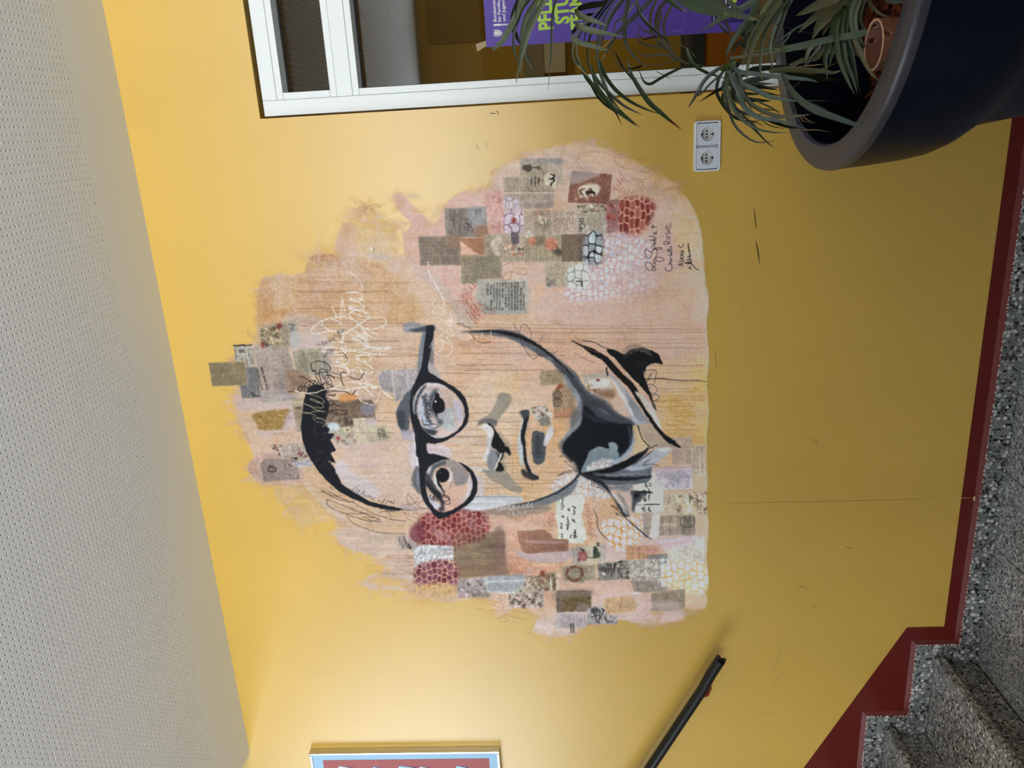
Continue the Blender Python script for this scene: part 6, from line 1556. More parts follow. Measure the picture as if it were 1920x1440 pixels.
cursive(fQ('510 900')[0], fQ('720 920')[0], 7, 5, (30, 30, 36), 1.2, .9, 81); stroke(fQ('720 860 800 890 830 950 820 1000 760 1000 700 960 780 960 815 920 740 880'), 1.2, (36, 34, 38), .9)
# whites around the nose bridge
wash(fQ('480 105 640 110 780 150 860 240 820 310 680 270 500 240'), (208, 196, 206), .85, 3, .2, 'u'); shape(fQ('500 248 620 250 740 285 830 322 960 365 1100 430 1340 470 1450 488 1300 500 1120 450 900 340 700 300'), (216, 218, 226), .95, 2.5, d='u')
for q2 in ('760 90 900 120 1000 140', '800 60 860 100 960 130', '780 120 920 128'): stroke(fQ(q2), 1.6, (212, 160, 120), .7, brk=.3)
wash(fQ('1200 560 1290 590 1340 760 1320 870 1240 880 1250 720'), (206, 198, 208), .75, 4, .3, 'v')
wash(fQ('1210 890 1500 880 1900 890 1900 960 1600 1020 1300 1090 1080 1080 1000 1060 1120 970'), (206, 212, 224), .9, 3, .3, 'u'); stroke(fQ('1200 895 1500 890 1900 895'), 1, (84, 92, 100), .8)
# nose
NO = newlab('painted_nose')
wash(fP('1560 300 1740 320 1745 430 1640 590 1540 700 1500 780 1400 740 1260 740 1270 700 1360 650 1480 520 1540 370'), (150, 144, 132), .9, 2, .35, 'v', lab=NO)
shape(fP('1235 785 1270 720 1340 690 1440 680 1530 720 1520 800 1470 810 1400 755 1320 755'), (96, 94, 98), .85, 1.5); shape(fP('1290 800 1340 762 1440 790 1490 860 1480 960 1450 1060 1445 1150 1420 1260 1340 1310 1310 1280 1370 1150 1390 960 1370 860'), (212, 212, 216), .95, 2)
shape(fP('1440 1120 1500 1160 1540 1260 1530 1360 1490 1450 1430 1450 1380 1340 1400 1260'), (130, 136, 146), .95, 2, d='v')
wash(fQ('1330 495 1500 525 1640 480 1720 580 1800 660 1910 780 1890 830 1780 815 1600 720 1420 610'), (152, 146, 134), .9, 2.5, .3, 'u', lab=NO)
wash(fP('1560 850 1640 960 1720 1060 1750 1200 1640 1300 1690 1440 1560 1460 1600 1260 1560 1000'), (160, 148, 128), .6, 4, .2, 'v')
shape(fP('1470 790 1500 830 1560 930 1640 1040 1660 1100 1710 1100 1745 1222 1720 1226 1650 1180 1625 1260 1570 1330 1600 1240 1560 1180 1460 1100 1452 1040 1480 940 1490 860 1440 790 1380 752 1420 742'), (16, 18, 22), 1, .8, lab=NO)
shape(fP('1500 1160 1560 1190 1590 1240 1560 1330 1530 1340 1540 1260'), (64, 70, 78), .9, 1.5)
shape(fQ('1560 370 1610 400 1640 460 1620 505 1530 515 1515 480 1545 430'), (16, 18, 22), 1, .9, lab=NO); stroke(fQ('1605 240 1560 340 1520 420 1505 480'), 2.4, (226, 228, 232), .95); shape(fQ('1300 490 1500 500 1600 520 1500 535 1360 520'), (110, 118, 128), .8, 2)
# mouth
MO = newlab('painted_mouth')
shape(fM('455 1010 468 930 490 880 500 900 480 1000 480 1060 490 1160 480 1240 460 1240 446 1150 440 1060'), (196, 208, 218), .9, 1.8); shape(fM('520 1150 535 1270 585 1325 570 1335 535 1300 515 1240'), (214, 210, 218), .9, 1.2)
shape(fM('470 842 525 842 528 880 512 950 496 1030 502 1110 508 1190 532 1270 562 1318 602 1342 592 1358 545 1345 505 1270 486 1190 482 1110 466 1050 470 980 488 905'), (22, 26, 34), 1, .8, lab=MO)
shape(fM('460 845 528 838 522 880 500 900 470 880'), (66, 68, 74), .95, 1.5, lab=MO); shape(fM('475 1275 520 1300 600 1340 560 1362 490 1335 470 1305'), (52, 50, 52), .95, 1.5, lab=MO)
wash(fM('560 995 600 1000 640 1010 652 1120 632 1230 568 1230 546 1110'), (78, 84, 90), 1, 1.6, .25, 'v', lab=MO); wash(fM('690 955 712 970 690 1050 640 1110 650 1030'), (216, 214, 226), .95, 2, .2, 'v'); wash(fM('540 890 600 960 620 970 560 930'), (200, 206, 220), .7, 3, .2, 'c')
for k in range(3): cursive(fM('%d 1030' % (575 + k * 16))[0], fM('%d 1190' % (580 + k * 16))[0], 4, 7, (34, 36, 42), 1, .6, 90 + k)
# jaw, neck and collar
NE = newlab('painted_jaw_and_neck')
wash(fM('840 880 900 800 960 740 1100 760 1200 870 1340 940 1330 1060 1200 1220 920 1310 860 1230 770 1150 760 1080 840 1000'), (96, 100, 108), .85, 7, .3, 'v')
shape(fM('0 252 100 240 220 235 330 230 440 255 540 305 620 360 720 430 800 490 880 560 930 640 980 700 1080 760 1200 870 1330 935 1060 1000 930 880 930 820 900 720 850 640 790 560 700 480 600 420 480 350 380 300 280 280 200 265 100 258'), (86, 92, 102), .95, 2.2, lab=NE, d='u', grain=.14)
shape(fM('700 470 800 520 880 600 950 700 1040 760 1180 860 1320 930 1200 950 1060 920 960 820 900 720 840 640'), (60, 64, 72), .9, 4, d='u', lab=NE)
stroke(fM('60 250 240 242 400 268 510 308 620 370 720 450 800 520 860 590'), 6.5, (14, 15, 19), .95, (.1, .5, 1, 1, .7, .5, .2), soft=.6)
wash(fM('900 880 920 760 850 640 790 560 810 640 860 730 900 820'), (126, 140, 156), .7, 2.5, .3, 'v'); wash(fM('780 1080 840 1010 920 930 935 860 890 930 800 1020'), (140, 148, 158), .8, 3, .3, 'v')
shape(fM('930 850 945 800 1010 850 1060 900 1200 935 1310 945 1322 1000 1318 1080 1280 1140 1200 1205 1100 1262 1000 1295 912 1312 880 1240 820 1190 782 1140 790 1080 840 1020 910 950'), (16, 20, 28), 1, 1.6, lab=NE, d='v')
stroke(fM('930 830 960 870 1040 910 1130 930'), 12, (40, 46, 56), .8, (.3, 1, .3), soft=3); stroke(fM('1040 820 1100 850 1140 880'), 3, (130, 144, 158), .7, (.2, 1, .2), soft=1.2)
wash(fM('990 1140 1060 1110 1130 1130 1125 1080 1178 1085 1192 1140 1150 1165 1200 1150 1180 1230 1080 1270 925 1306 960 1200'), (130, 146, 156), .95, 2.2, .2, 'v'); crackle(fM('990 1235 1090 1200 1190 1222 1090 1268 960 1290'), [(216, 212, 214), (206, 196, 200)], (150, 146, 150), (9, 10), .10, 3, .95, seed=93)
stroke(fM('1120 1090 1160 1090 1180 1120 1150 1150'), 5, (150, 166, 178), .7, (.4, 1, .6), soft=1.4)
stroke(fM('1310 990 1312 1080 1265 1160 1180 1225 1130 1250'), 8, (158, 172, 188), .95, (.3, 1, 1, 1, .4), soft=1)
stroke(fM('1275 960 1290 1040 1282 1090'), 3, (90, 104, 120), .7, soft=1.2)
CO = newlab('painted_collar')
wash(fM('930 1312 1060 1290 1300 1240 1430 1240 1445 1310 1420 1372 1250 1395 1100 1390 1000 1350'), (92, 98, 108), 1, 2, .2, 'u', lab=CO); wash(fM('1180 1250 1300 1220 1440 1150 1560 1100 1590 1140 1440 1260 1300 1290'), (166, 176, 190), .85, 4, .35, 'u'); shape(fM('1500 1110 1570 1095 1590 1130 1520 1160'), (204, 210, 226), .8, 4)
shape(fM('905 1312 1060 1285 1190 1240 1300 1185 1380 1150 1430 1108 1402 1160 1290 1250 1160 1302 1000 1322'), (14, 16, 20), 1, .9, lab=CO)
stroke(fM('950 1318 1100 1345 1280 1352 1440 1335'), 7, (20, 24, 30), .95, (.4, 1, 1, .5), soft=.8); stroke(fM('1000 1325 1200 1320 1420 1300'), 4, (150, 158, 166), .6, (.2, 1, .2), soft=1.4)
for k in range(7): stroke(fM('%d %d %d %d' % (1010 + k * 50, 1310 + k % 3 * 12, 1110 + k * 50, 1318 + k % 2 * 26)), 2, (56, 62, 70) if k % 2 else (140, 146, 154), .6, soft=.8)
# lapel and jawline to the lower left
wash(fB('960 130 1060 170 1150 210 1300 190 1280 240 1180 230 1120 230 1040 190'), (120, 126, 134), .9, 3, .3, 'u', lab=CO)
shape(fB('905 112 960 118 1040 150 1100 190 1150 260 1200 330 1250 380 1280 425 1242 432 1200 370 1160 300 1110 240 1040 180 960 150'), (34, 38, 46), 1, 1.2, lab=CO)
shape(fB('1140 240 1190 290 1230 350 1260 400 1275 425 1240 400 1200 330 1160 290'), (214, 212, 220), .9, 1.2); shape(fB('1180 250 1240 300 1280 400 1230 330'), (120, 124, 130), .7, 2)
wash(fB('840 200 900 130 860 240 760 300 640 350 500 380 380 370 520 330 700 270'), (118, 124, 132), .95, 4, .35, 'u', lab=NE); stroke(fB('905 112 860 170 800 216 700 272 560 322 430 345 280 368'), 4.5, (40, 46, 56), .95, (1, 1, .8, .7, .5, .2), soft=.6)
wash(fB('160 400 300 370 560 350 700 360 640 400 400 420'), (150, 134, 126), .8, 5, .5, 'u')
wash(fB('60 360 160 300 320 318 420 335 290 362 130 388'), (216, 218, 228), .9, 3, .3, 'u')
shape(fB('1295 240 1400 245 1440 250 1390 275 1372 310 1330 345 1312 405 1298 380 1302 300'), (62, 68, 80), .95, 1.2, d='v', lab=CO); shape(fB('1320 262 1362 264 1345 290 1325 300'), (18, 20, 24), 1, 1); stroke(fB('1330 250 1400 250 1450 256'), 2.6, (20, 22, 26)); stroke(fB('1395 345 1505 342'), 2.0, (20, 20, 24)); stroke(fB('1300 348 1395 345'), 1.2, (60, 60, 66), .8)
# strokes at the right of the neck
wash(fM('1120 555 1190 605 1270 700 1340 820 1400 900 1350 935 1310 920 1250 800 1180 660'), (176, 172, 178), .95, 2.5, .25, 'u'); wash(fM('1130 580 1180 640 1240 740 1300 850 1320 900 1340 920 1290 860 1230 760'), (214, 208, 218), .9, 2, .2, 'u')
wash(fM('1240 680 1330 790 1400 880 1440 940 1360 930 1310 850'), (124, 130, 140), .8, 3, .25, 'u'); stroke(fM('1290 880 1330 925 1400 935'), 5, (150, 166, 184), .8, soft=1.5)
wash(fM('1340 950 1440 940 1500 1000 1580 1070 1640 1115 1560 1110 1420 1120 1390 1040'), (166, 150, 134), .95, 4, .3, 'u'); wash(fM('1300 950 1345 960 1400 1060 1420 1105 1340 1150 1305 1180 1320 1060'), (190, 168, 132), .9, 3, .3, 'c')
BS = newlab('painted_lapel_strokes')
stroke(fM('850 316 920 352 980 382 1030 412 1100 455 1160 520 1220 585 1290 650 1350 745 1400 830 1440 900 1500 985 1560 1050 1610 1080 1660 1115'), 12, (18, 18, 20), 1, (.12, .3, .9, .8, 1, .9, 1, 1, 1, .8, .6, .55, .5, .9, .3), soft=.5, lab=BS)
wash(fM('1320 690 1370 720 1440 800 1490 890 1520 970 1480 930 1420 850 1370 770'), (206, 196, 182), .95, 1.8, .2, 'u'); wash(fM('1400 740 1460 830 1500 930 1540 1000 1500 960 1440 850'), (196, 192, 200), .8, 2, .3, 'u')
shape(fM('1110 392 1140 378 1190 398 1245 415 1290 385 1345 372 1400 376 1460 398 1500 420 1512 455 1532 490 1490 484 1445 486 1405 520 1385 560 1402 615 1425 690 1450 760 1480 835 1470 800 1420 720 1350 640 1290 580 1225 510 1165 440'), (18, 20, 24), 1, .9, lab=BS, dry=.2, d='u')
for k in range(9): stroke(fM('1218 402 1235 375 1280 348 1340 344 1400 368 1450 400') + (k * .9, k * 1.6), 1.3, (70, 62, 58) if k % 2 else (150, 136, 126), .75, (.4, 1, 1, .8, .3), brk=.3)
for k in range(10): stroke(fM('%d 470 %d 530 %d 600' % (1340 + k * 9, 1330 + k * 8, 1330 + k * 8)), 1.6, (30, 30, 34), .8, (1, .8, .2), brk=.25)
for k in range(12): stroke(fM('%d %d %d %d' % (1400 + k * 5, 620 + k * 17, 1418 + k * 6, 650 + k * 17)), 1.4, (22, 22, 26), .9)
stroke(fM('1400 603 1520 600 1640 612 1860 620'), 1.6, (26, 26, 28), .95, (1, 1, .8, .6)); stroke(fM('1370 540 1470 535 1480 570 1470 620 1465 640'), 1.1, (40, 40, 42), .9)
stroke(fM('1400 650 1440 640 1490 680 1470 710 1420 700 1440 660'), 1.1, (40, 40, 42), .9); stroke(fM('1430 740 1480 720 1505 745 1480 765 1440 760'), 1.1, (44, 42, 42), .9); stroke(fM('1440 560 1400 640 1430 600 1460 545'), 1, (40, 40, 42), .8)
stroke(fM('1345 955 1372 1040 1400 1080 1430 1108'), 1.8, (26, 26, 28), .95); stroke(fM('1300 1185 1390 1140 1490 1095'), 1.6, (26, 26, 28), .95); stroke(fM('930 316 1000 325 1060 350 1120 380'), 1.3, (30, 30, 32), .9)
stroke(fM('1110 520 1118 575'), 3, (44, 40, 42), .95)
for k in range(9): stroke(fM('%d %d %d %d %d %d' % (1300 + k * 16, 1260 - k * 12, 1325 + k * 16, 1225 - k * 10, 1310 + k * 18, 1200 - k * 8)), 1, (36, 34, 38), .85)
stroke(fM('1500 1250 1440 1240 1380 1250 1420 1215 1440 1200'), 1.1, (30, 28, 30), .9)
for s_, e_, am, n_, sd in (((780, 1140), (890, 1240), 8, 5, 3), ((960, 1320), (1120, 1440), 7, 7, 4)): cursive(fM('%d %d' % s_)[0], fM('%d %d' % e_)[0], am, n_, (40, 36, 38), 1.1, .85, sd)
stroke(fM('900 1300 830 1290 745 1325 800 1310 850 1300'), 1.2, (44, 40, 40), .85); stroke(fM('880 1290 820 1240 790 1220 830 1215'), 1, (50, 44, 44), .8)

# ================= hair
HA = newlab('painted_hair')
hair = np.vstack([fT('772 712 800 660 860 640 905 660 930 690 915 722 950 790 940 850 928 900 918 958 952 972 938 1012 988 1012 955 1062 1000 1138 958 1160 998 1232 938 1212 992 1280 1002 1332'), fL('1005 110 1042 190 1130 252 1250 322 1380 352 1502 378 1470 392 1350 378 1240 348 1130 302 1020 242 930 162 860 82'), fT('780 1150 746 1050 738 950 750 850')])
shape(hair, (17, 21, 32), 1, .8, lab=HA, smooth=False, dry=.12, d='v')
for k in range(70):
    t = rr.rand(); b0 = fT('930 %f' % (720 + t * 560))[0]; L_ = rr.uniform(10, 20); an_ = rr.uniform(-.5, .35)
    b0 = b0 + (t * 16 - 12, 0)
    stroke(np.array([b0 - (L_, -3), b0, b0 + (L_ * .55 * math.cos(an_), -L_ * .8 * math.sin(.5 + an_))]), 2.4, (20, 22, 30), .9, (1, .9, .1), lab=HA)
for k in range(46):
    b0 = fT('%f %f' % (rr.uniform(780, 930), rr.uniform(650, 760)))[0]; stroke(np.array([b0, b0 + (rr.uniform(4, 14), rr.uniform(-16, -4))]), 1.6, (24, 24, 28), .85, (1, .2))
for k in range(16):
    b0 = fT('%f %f' % (rr.uniform(800, 960), rr.uniform(960, 1260)))[0]; stroke(np.array([b0, b0 + (rr.uniform(5, 12), rr.uniform(-7, -1))]), .9, (116, 110, 108), .6)
stroke(fL('1490 382 1560 385 1660 382'), 2.5, (60, 58, 66), .8, (1, .6, .2), soft=.6); stroke(fL('1520 378 1640 370 1700 378'), 1.2, (70, 60, 62), .8)
wash(fL('1480 350 1560 345 1620 365 1520 380'), (190, 174, 180), .7, 3, .3, 'u')

# ================= glasses
GL = newlab('painted_glasses')
shape(fV('1205 330 1230 290 1245 300 1215 480 1195 620 1168 700 1170 560'), (110, 126, 146), .95, 1.2); shape(fV('1310 300 1310 590 1285 600 1260 520 1290 400'), (116, 116, 122), .85, 2); wash(fV('1250 560 1300 590 1380 700 1340 720 1260 650'), (170, 164, 172), .8, 3, .3, 'v')
wash(fV('1040 230 1120 215 1250 255 1230 290 1100 300 1050 305'), (150, 154, 164), .85, 3, .3, 'u'); shape(fV('1085 285 1200 255 1310 242 1314 290 1240 295 1130 300'), (58, 68, 82), .95, 1)
shape(fV('1240 245 1312 242 1314 292 1290 440 1262 600 1258 650 1300 690 1180 760 1160 720 1200 610 1222 440 1240 300'), NAV, 1, .6, lab=GL, smooth=False)
outerU = fP('385 -10 520 -10 640 60 760 130 900 215 1010 310 1075 420 1110 560 1105 680 1060 790 960 890 840 970 740 1020 620 1050 500 1045 465 1070 466 1120 485 1190 340 1250 315 1050 290 870 250 720 230 580 230 420 250 260 295 150 340 60')
innerU = fP('470 150 600 140 720 172 850 258 950 350 1020 450 1050 560 1050 660 1010 770 930 860 820 930 720 970 640 975 560 950 480 890 400 800 340 640 290 600 275 470 310 320 380 215')
shape([outerU, innerU], NAV, 1, .6, lab=GL)
shape(fQ('303 0 470 100 480 180 505 245 600 250 710 282 832 325 720 342 620 382 520 432 470 520 462 620 470 760 490 880 530 980 600 1070 660 1118 740 1130 860 1090 980 1020 1080 940 1140 850 1170 740 1165 640 1130 550 1060 470 985 402 940 368 1030 402 1105 442 1170 508 1220 595 1246 720 1240 820 1180 930 1080 1022 940 1112 800 1182 680 1223 600 1172 500 1050 430 950 400 870 385 750 375 600 365 450 350 300 330 150'), NAV, 1, .6, lab=GL, smooth=False)
stroke(fP('285 330 275 450 280 560 300 620'), 1.4, (134, 160, 170), .8); stroke(fP('290 800 330 960 340 1080'), 1.2, (60, 62, 66), .8); stroke(fQ('390 745 480 742 600 748'), .8, (50, 60, 80), .8)

# ================= scribbled lines
WH = (236, 232, 228); WS = newlab('white_scribble')
def wl(pts, w=1.7, a=.95, col=WH, brk=.12): stroke(pts, w, col, a, brk=brk)
for s_ in ('490 0 470 180', '395 75 440 165', '470 170 310 200 215 270 205 300 240 318 310 305 400 285 470 290 500 300 585 335', '200 285 260 230 310 195 420 165 520 168 600 200 640 235 700 270 800 320 815 352 745 345 690 300 670 265 760 272 850 250 885 205 850 168 760 170 690 200 600 260 530 300',
           '310 200 308 240 370 285 450 290 492 270 470 215 400 188', '560 0 650 0 685 40 660 80 560 92 550 80 620 75', '560 120 640 105 735 145 720 165 640 150 560 120 555 155 600 200',
           '580 355 640 330 700 390 752 432 700 428 600 372 580 352 650 380 735 440', '630 335 660 318 690 335 665 355 630 335', '575 290 600 285 640 320 720 380 690 300', '300 470 360 440 450 442 520 455 640 458 760 440 920 442 860 455 760 452', '305 475 420 485 560 470 640 480 760 495 905 498 820 502 640 505',
           '400 390 500 395 520 450 500 500 400 505', '610 512 720 510 748 545 700 568 620 545 610 520 690 575 760 630 748 668 680 665 600 640 580 650 600 700 660 780 720 830 780 885', '580 640 620 615 660 650 700 730 760 790 800 805 740 800 700 760', '430 560 470 538 545 560 520 590 450 580 432 560 500 600 555 655 520 685 470 640',
           '380 605 460 605 530 640 552 670 500 690 470 665', '410 812 470 770 560 750 680 765 780 788 830 800 825 860 790 930 765 958 720 945 650 910 610 830', '60 830 130 845 230 850 330 815 420 810 500 825 600 810 720 795', '840 830 900 870 940 895', '480 300 500 330 480 420 500 470'):
    wl(fV(s_), 1.9)
for s_ in ('790 680 850 735 872 790 860 825 760 832 850 840 880 870 850 895 775 885 840 905 885 935 880 960 780 955 870 975', '745 1010 735 900'):
    wl(f5(s_), 1.6)
wl(f5('1370 605 1380 690 1430 780 1490 885'), 2)
for s_ in ('1490 890 1440 878 1405 905 1412 940 1480 945 1495 900', '1410 955 1470 950 1500 970 1430 985 1405 965 1430 1000 1530 992 1555 1030 1540 1060 1640 1055 1655 1080 1600 1105 1560 1080', '1352 1060 1385 1025 1470 1030 1530 1085 1545 1130 1495 1130 1440 1080 1480 1045 1560 1050', '1460 1155 1530 1110 1560 1150 1500 1170 1470 1150 1540 1200 1560 1240',
           '1380 1245 1420 1190 1500 1195 1552 1255 1510 1310 1430 1290 1405 1230 1470 1200 1540 1230', '1440 1300 1490 1220', '1610 1150 1640 1188 1690 1175 1660 1150', '1735 1150 1735 1215', '1780 1130 1770 1180', '1840 1120 1850 1190'):
    wl(f5(s_), 1.3, .85)
for s_ in ('690 1010 640 860 560 850 530 920 620 940 700 930', ): pass
CR = (206, 196, 160)
for s_ in ('130 880 250 870 380 920 520 940 680 900 800 840', '380 930 520 960 700 1020 820 1090 800 1140 680 1140 520 1080 500 1050 560 1060 740 1150 800 1220 770 1260 640 1250 480 1210 370 1170', '130 1340 300 1345 470 1370 620 1430', '330 1390 470 1370 640 1330 800 1340', '370 1170 520 1240 660 1310 850 1360'):
    stroke(fN(s_), 1.1, CR, .9)
stroke(fT('850 900 910 905 930 945 880 930 840 915 830 890 880 900 930 940 900 960'), 1, CR, .85)
DK = (34, 30, 32)
for s_, w_ in (('940 440 950 350 880 260 780 215 680 208 560 240 525 310 540 390 620 450 700 480 720 420 760 380 820 390 900 450', 1.6), ('560 400 545 430 600 440 610 410 560 400', 1.2), ('700 480 820 450 900 480 920 540 890 600 820 570 830 540 900 520', 1.6), ('650 490 640 560 700 680 760 745 740 640 700 540 700 500', 1.5), ('760 520 800 600 880 660 960 760 820 680', 1.4), ('260 540 350 570 480 640 560 700 640 760', 1.5),
               ('375 900 365 800 400 710 500 645 600 650 660 700', 1.5), ('480 840 400 790 310 770 240 800 235 860 290 890 320 840 310 770', 1.4), ('940 580 980 680 1000 760', 1.3), ('1180 460 1200 580 1230 700 1265 760', 1.6), ('1180 460 1260 450 1300 480', 1.2), ('1700 480 1660 570 1580 615 1480 600 1380 560', 1.6), ('940 510 1040 590', 1.8), ('980 460 1100 500 1200 520', 1), ('900 540 1040 560 1180 590', .9),
               ('870 830 980 780 1040 770', 1.6), ('900 920 1000 870 1130 880 1280 890 1390 950', 1.6), ('1430 965 1490 920 1530 870', 1.8), ('890 970 960 960 1070 960 1050 985 980 980', 1.3), ('870 1040 960 1060 990 1090 920 1120 880 1160 960 1200 1040 1180 1000 1130 1060 1190 1190 1222', 1.4), ('870 1340 960 1310 1150 1305 1300 1330 1330 1365 1250 1400 1100 1410 1000 1390 890 1360 980 1330 1080 1360 1110 1420', 1.4), ('820 190 830 300 900 420', .9), ('1210 10 1280 60 1320 160 1340 220', 1)):
    stroke(fN(s_), w_, DK, .92)
for s_ in ((860, 355, 1000, 290, 6), (1000, 290, 1060, 220, 5), (900, 440, 990, 370, 6)): cursive(fT('%d %d' % s_[:2])[0], fT('%d %d' % s_[2:4])[0], 5, s_[4], (60, 56, 60), .9, .85, s_[0])
# thin dark lines outside the brow
for s_ in ('885 240 960 270 1100 318 1040 300 950 250 890 240 930 262 1000 300 1090 325 1140 318', '940 305 930 330 980 380 1080 412 1200 410 1240 420 1330 462 1300 472 1200 440', '1080 430 1110 470 1180 510 1290 545 1400 560 1520 562', '1080 420 1180 450 1270 470 1320 450 1250 440 1230 430', '1110 320 1200 370 1300 420 1420 455 1530 466', '1330 400 1400 395 1440 400 1370 385 1400 410 1415 428', '930 305 1040 345 1180 400 1240 412', '960 210 970 230'):
    stroke(fL(s_), 1.1, (50, 46, 46), .85, brk=.15)
cursive(fL('1120 240')[0], fL('1300 305')[0], 4, 8, (60, 56, 60), .9, .8, 111); stroke(fL('1110 240 1160 210 1170 200'), 1, (50, 46, 50), .8); cursive(fL('1310 320')[0], fL('1440 325')[0], 3, 5, (44, 42, 48), .9, .85, 112)
for s_ in ('1490 350 1600 330 1690 310', '1540 260 1530 300 1560 350 1610 300 1560 250', '1540 260 1600 340 1650 370', '1500 400 1560 430 1640 450 1600 400 1580 410 1620 415', '1510 410 1540 450 1640 500'): stroke(fL(s_), .9, (120, 70, 58), .75)
# red-brown and grey loose writing
RB = (150, 78, 66)
cursive(fR('40 1290')[0], fR('130 1150')[0], 7, 6, (170, 84, 74), 1.1, .75, 121); cursive(fR('90 1430')[0], fR('180 1270')[0], 10, 5, (166, 80, 70), 1.2, .8, 122)
for s_ in ('-60 1300 40 1300 110 1360 180 1370 160 1310 100 1330 90 1400 150 1440', '340 1030 400 1010 410 1060 350 1090 340 1140 390 1130 400 1080 500 1100 500 1060 440 1050', '180 1330 250 1370 275 1385 240 1400 190 1380'): stroke(fR(s_), 1.1, (176, 96, 84), .7)
for s_ in ('920 300 890 250 900 210 970 180 1070 180 1150 210 1210 280 1290 310 1350 290 1360 240 1310 220 1280 230 1340 240 1410 215', '1250 192 1190 205 1165 230 1180 270 1240 305', '1400 240 1450 280 1465 320 1440 370 1380 385 1290 380', '920 300 1000 330'): stroke(fR(s_), 1, (164, 116, 70), .65)
cursive(fR('1160 470')[0], fR('1250 340')[0], 10, 6, (170, 94, 72), 1, .7, 123); cursive(fR('1200 480')[0], fR('1330 490')[0], 7, 4, (170, 100, 74), 1, .7, 124); stroke(fR('1260 350 1330 380 1380 410 1388 435'), .9, (170, 100, 74), .7)
for s_ in ('130 1130 260 1140 400 1140 520 1160 552 1180 500 1205 420 1190 340 1160', '230 1060 300 1080 340 1110 300 1120 260 1090 330 1060 350 1030 300 1030 340 1080', '290 1200 340 1190 370 1220 330 1225 300 1200 350 1170'): stroke(fB(s_), 1, (166, 112, 84), .6)
for s_, e_, am, n_ in (((1000, 610), (960, 330), 7, 12), ((680, 540), (700, 420), 9, 6)): cursive(fB('%d %d' % s_)[0], fB('%d %d' % e_)[0], am, n_, (160, 84, 66), 1, .65, s_[0])
stroke(fB('1010 380 1040 450 1040 500 1070 560 1130 620'), 2, (72, 58, 50), .9, (.4, 1, 1, .8, .3)); stroke(fB('1240 435 1300 490 1360 540 1430 595 1450 598'), 2, (30, 28, 30), .95, (.7, .8, 1, 1, .6)); stroke(fB('1145 355 1180 375 1200 370 1140 350 1200 390 1240 430'), 1.1, (40, 36, 38), .9); stroke(fB('1240 432 1190 420 1175 410 1215 410 1240 430 1275 430'), 1.2, (40, 36, 38), .9)
cursive(fB('280 380')[0], fB('540 350')[0], 8, 9, (220, 222, 228), 1.1, .8, 131); cursive(fB('360 420')[0], fB('490 400')[0], 6, 4, (214, 216, 222), 1, .75, 132)
for s_ in ('170 490 300 495 500 500', '340 530 380 500 440 480'): stroke(fB(s_), 1.2, (222, 190, 176), .7)
for s_ in ('1380 730 1500 725 1580 740 1450 745 1370 735', '1500 770 1580 775', '1470 830 1560 850 1600 870 1500 840', '1340 860 1480 862 1640 858', '1560 920 1620 950 1630 980'): stroke(fL(s_), .9, (150, 96, 66), .7)
for y in (722, 740, 748, 770, 790, 800): stroke(fL('%d %d 1580 %d' % (1490 + y % 50, y, y + 6)), .9, (150, 92, 64), .7)
for s_ in ('415 185 440 240 520 340 545 260 500 195 465 215 465 300 510 400 560 450 595 425 590 370 630 275', '40 180 -10 190 80 220 110 290 170 330 240 325', '600 420 640 435 700 420 740 395', '780 480 805 510 795 525 770 500', '730 160 740 185 800 205', '880 290 960 370 1060 410', '870 410 960 460 1020 480'): stroke(fM(s_), 1, (56, 46, 46) if s_[0] in '4160' else (150, 92, 82), .8)
for s_ in ('1480 780 1600 770 1730 800 1750 830 1600 840', '1620 900 1660 880 1780 880', '1620 900 1640 920 1780 950', '1550 930 1680 980 1800 990'): stroke(fM(s_), .9, (140, 100, 50), .7)

# loose pencil marks and a few dabs around the picture
for s_ in ('535 240 560 250', '1425 400 1440 430'): pass
shape(P('693 465 699 463 700 469 694 470'), (226, 226, 200), .95, .6); stroke(P('700 463 702 469'), 1, (110, 100, 70))
ALP *= np.clip((1328 - PX_ + 2 * np.sin(PY_ / 17)) / 3, 0, 1)
wash(P('1308 920 1322 900 1326 1000 1312 1010'), (214, 176, 130), .0, 3)

# hand-made edges: a slight wander of every contour, and the tooth of the wall in the pigment
_dx = (vnoise(PH, PW, 6, 6) - .5) * 1.5 + (vnoise(PH, PW, 2.2, 2.2) - .5) * .5; _dy = (vnoise(PH, PW, 6, 6) - .5) * 1.5 + (vnoise(PH, PW, 2.2, 2.2) - .5) * .5
_ix = np.clip(PX_ - PU0 + _dx, 0, PW - 1.01); _iy = np.clip(PY_ - PV0 + _dy, 0, PH - 1.01)
_x0, _y0 = _ix.astype(int), _iy.astype(int); _fx, _fy = (_ix - _x0), (_iy - _y0)
def _warp(a):
    fx, fy = (_fx, _fy) if a.ndim == 2 else (_fx[..., None], _fy[..., None])
    return (a[_y0, _x0] * (1 - fx) + a[_y0, _x0 + 1] * fx) * (1 - fy) + (a[_y0 + 1, _x0] * (1 - fx) + a[_y0 + 1, _x0 + 1] * fx) * fy
LAB = LAB[np.rint(_iy).astype(int), np.rint(_ix).astype(int)]
IMG = _warp(IMG).astype(np.float32); ALP = _warp(ALP).astype(np.float32)
IMG *= (1 + (.10 * (NG - .5) + .05 * (NU - .5)) * ALP)[..., None]
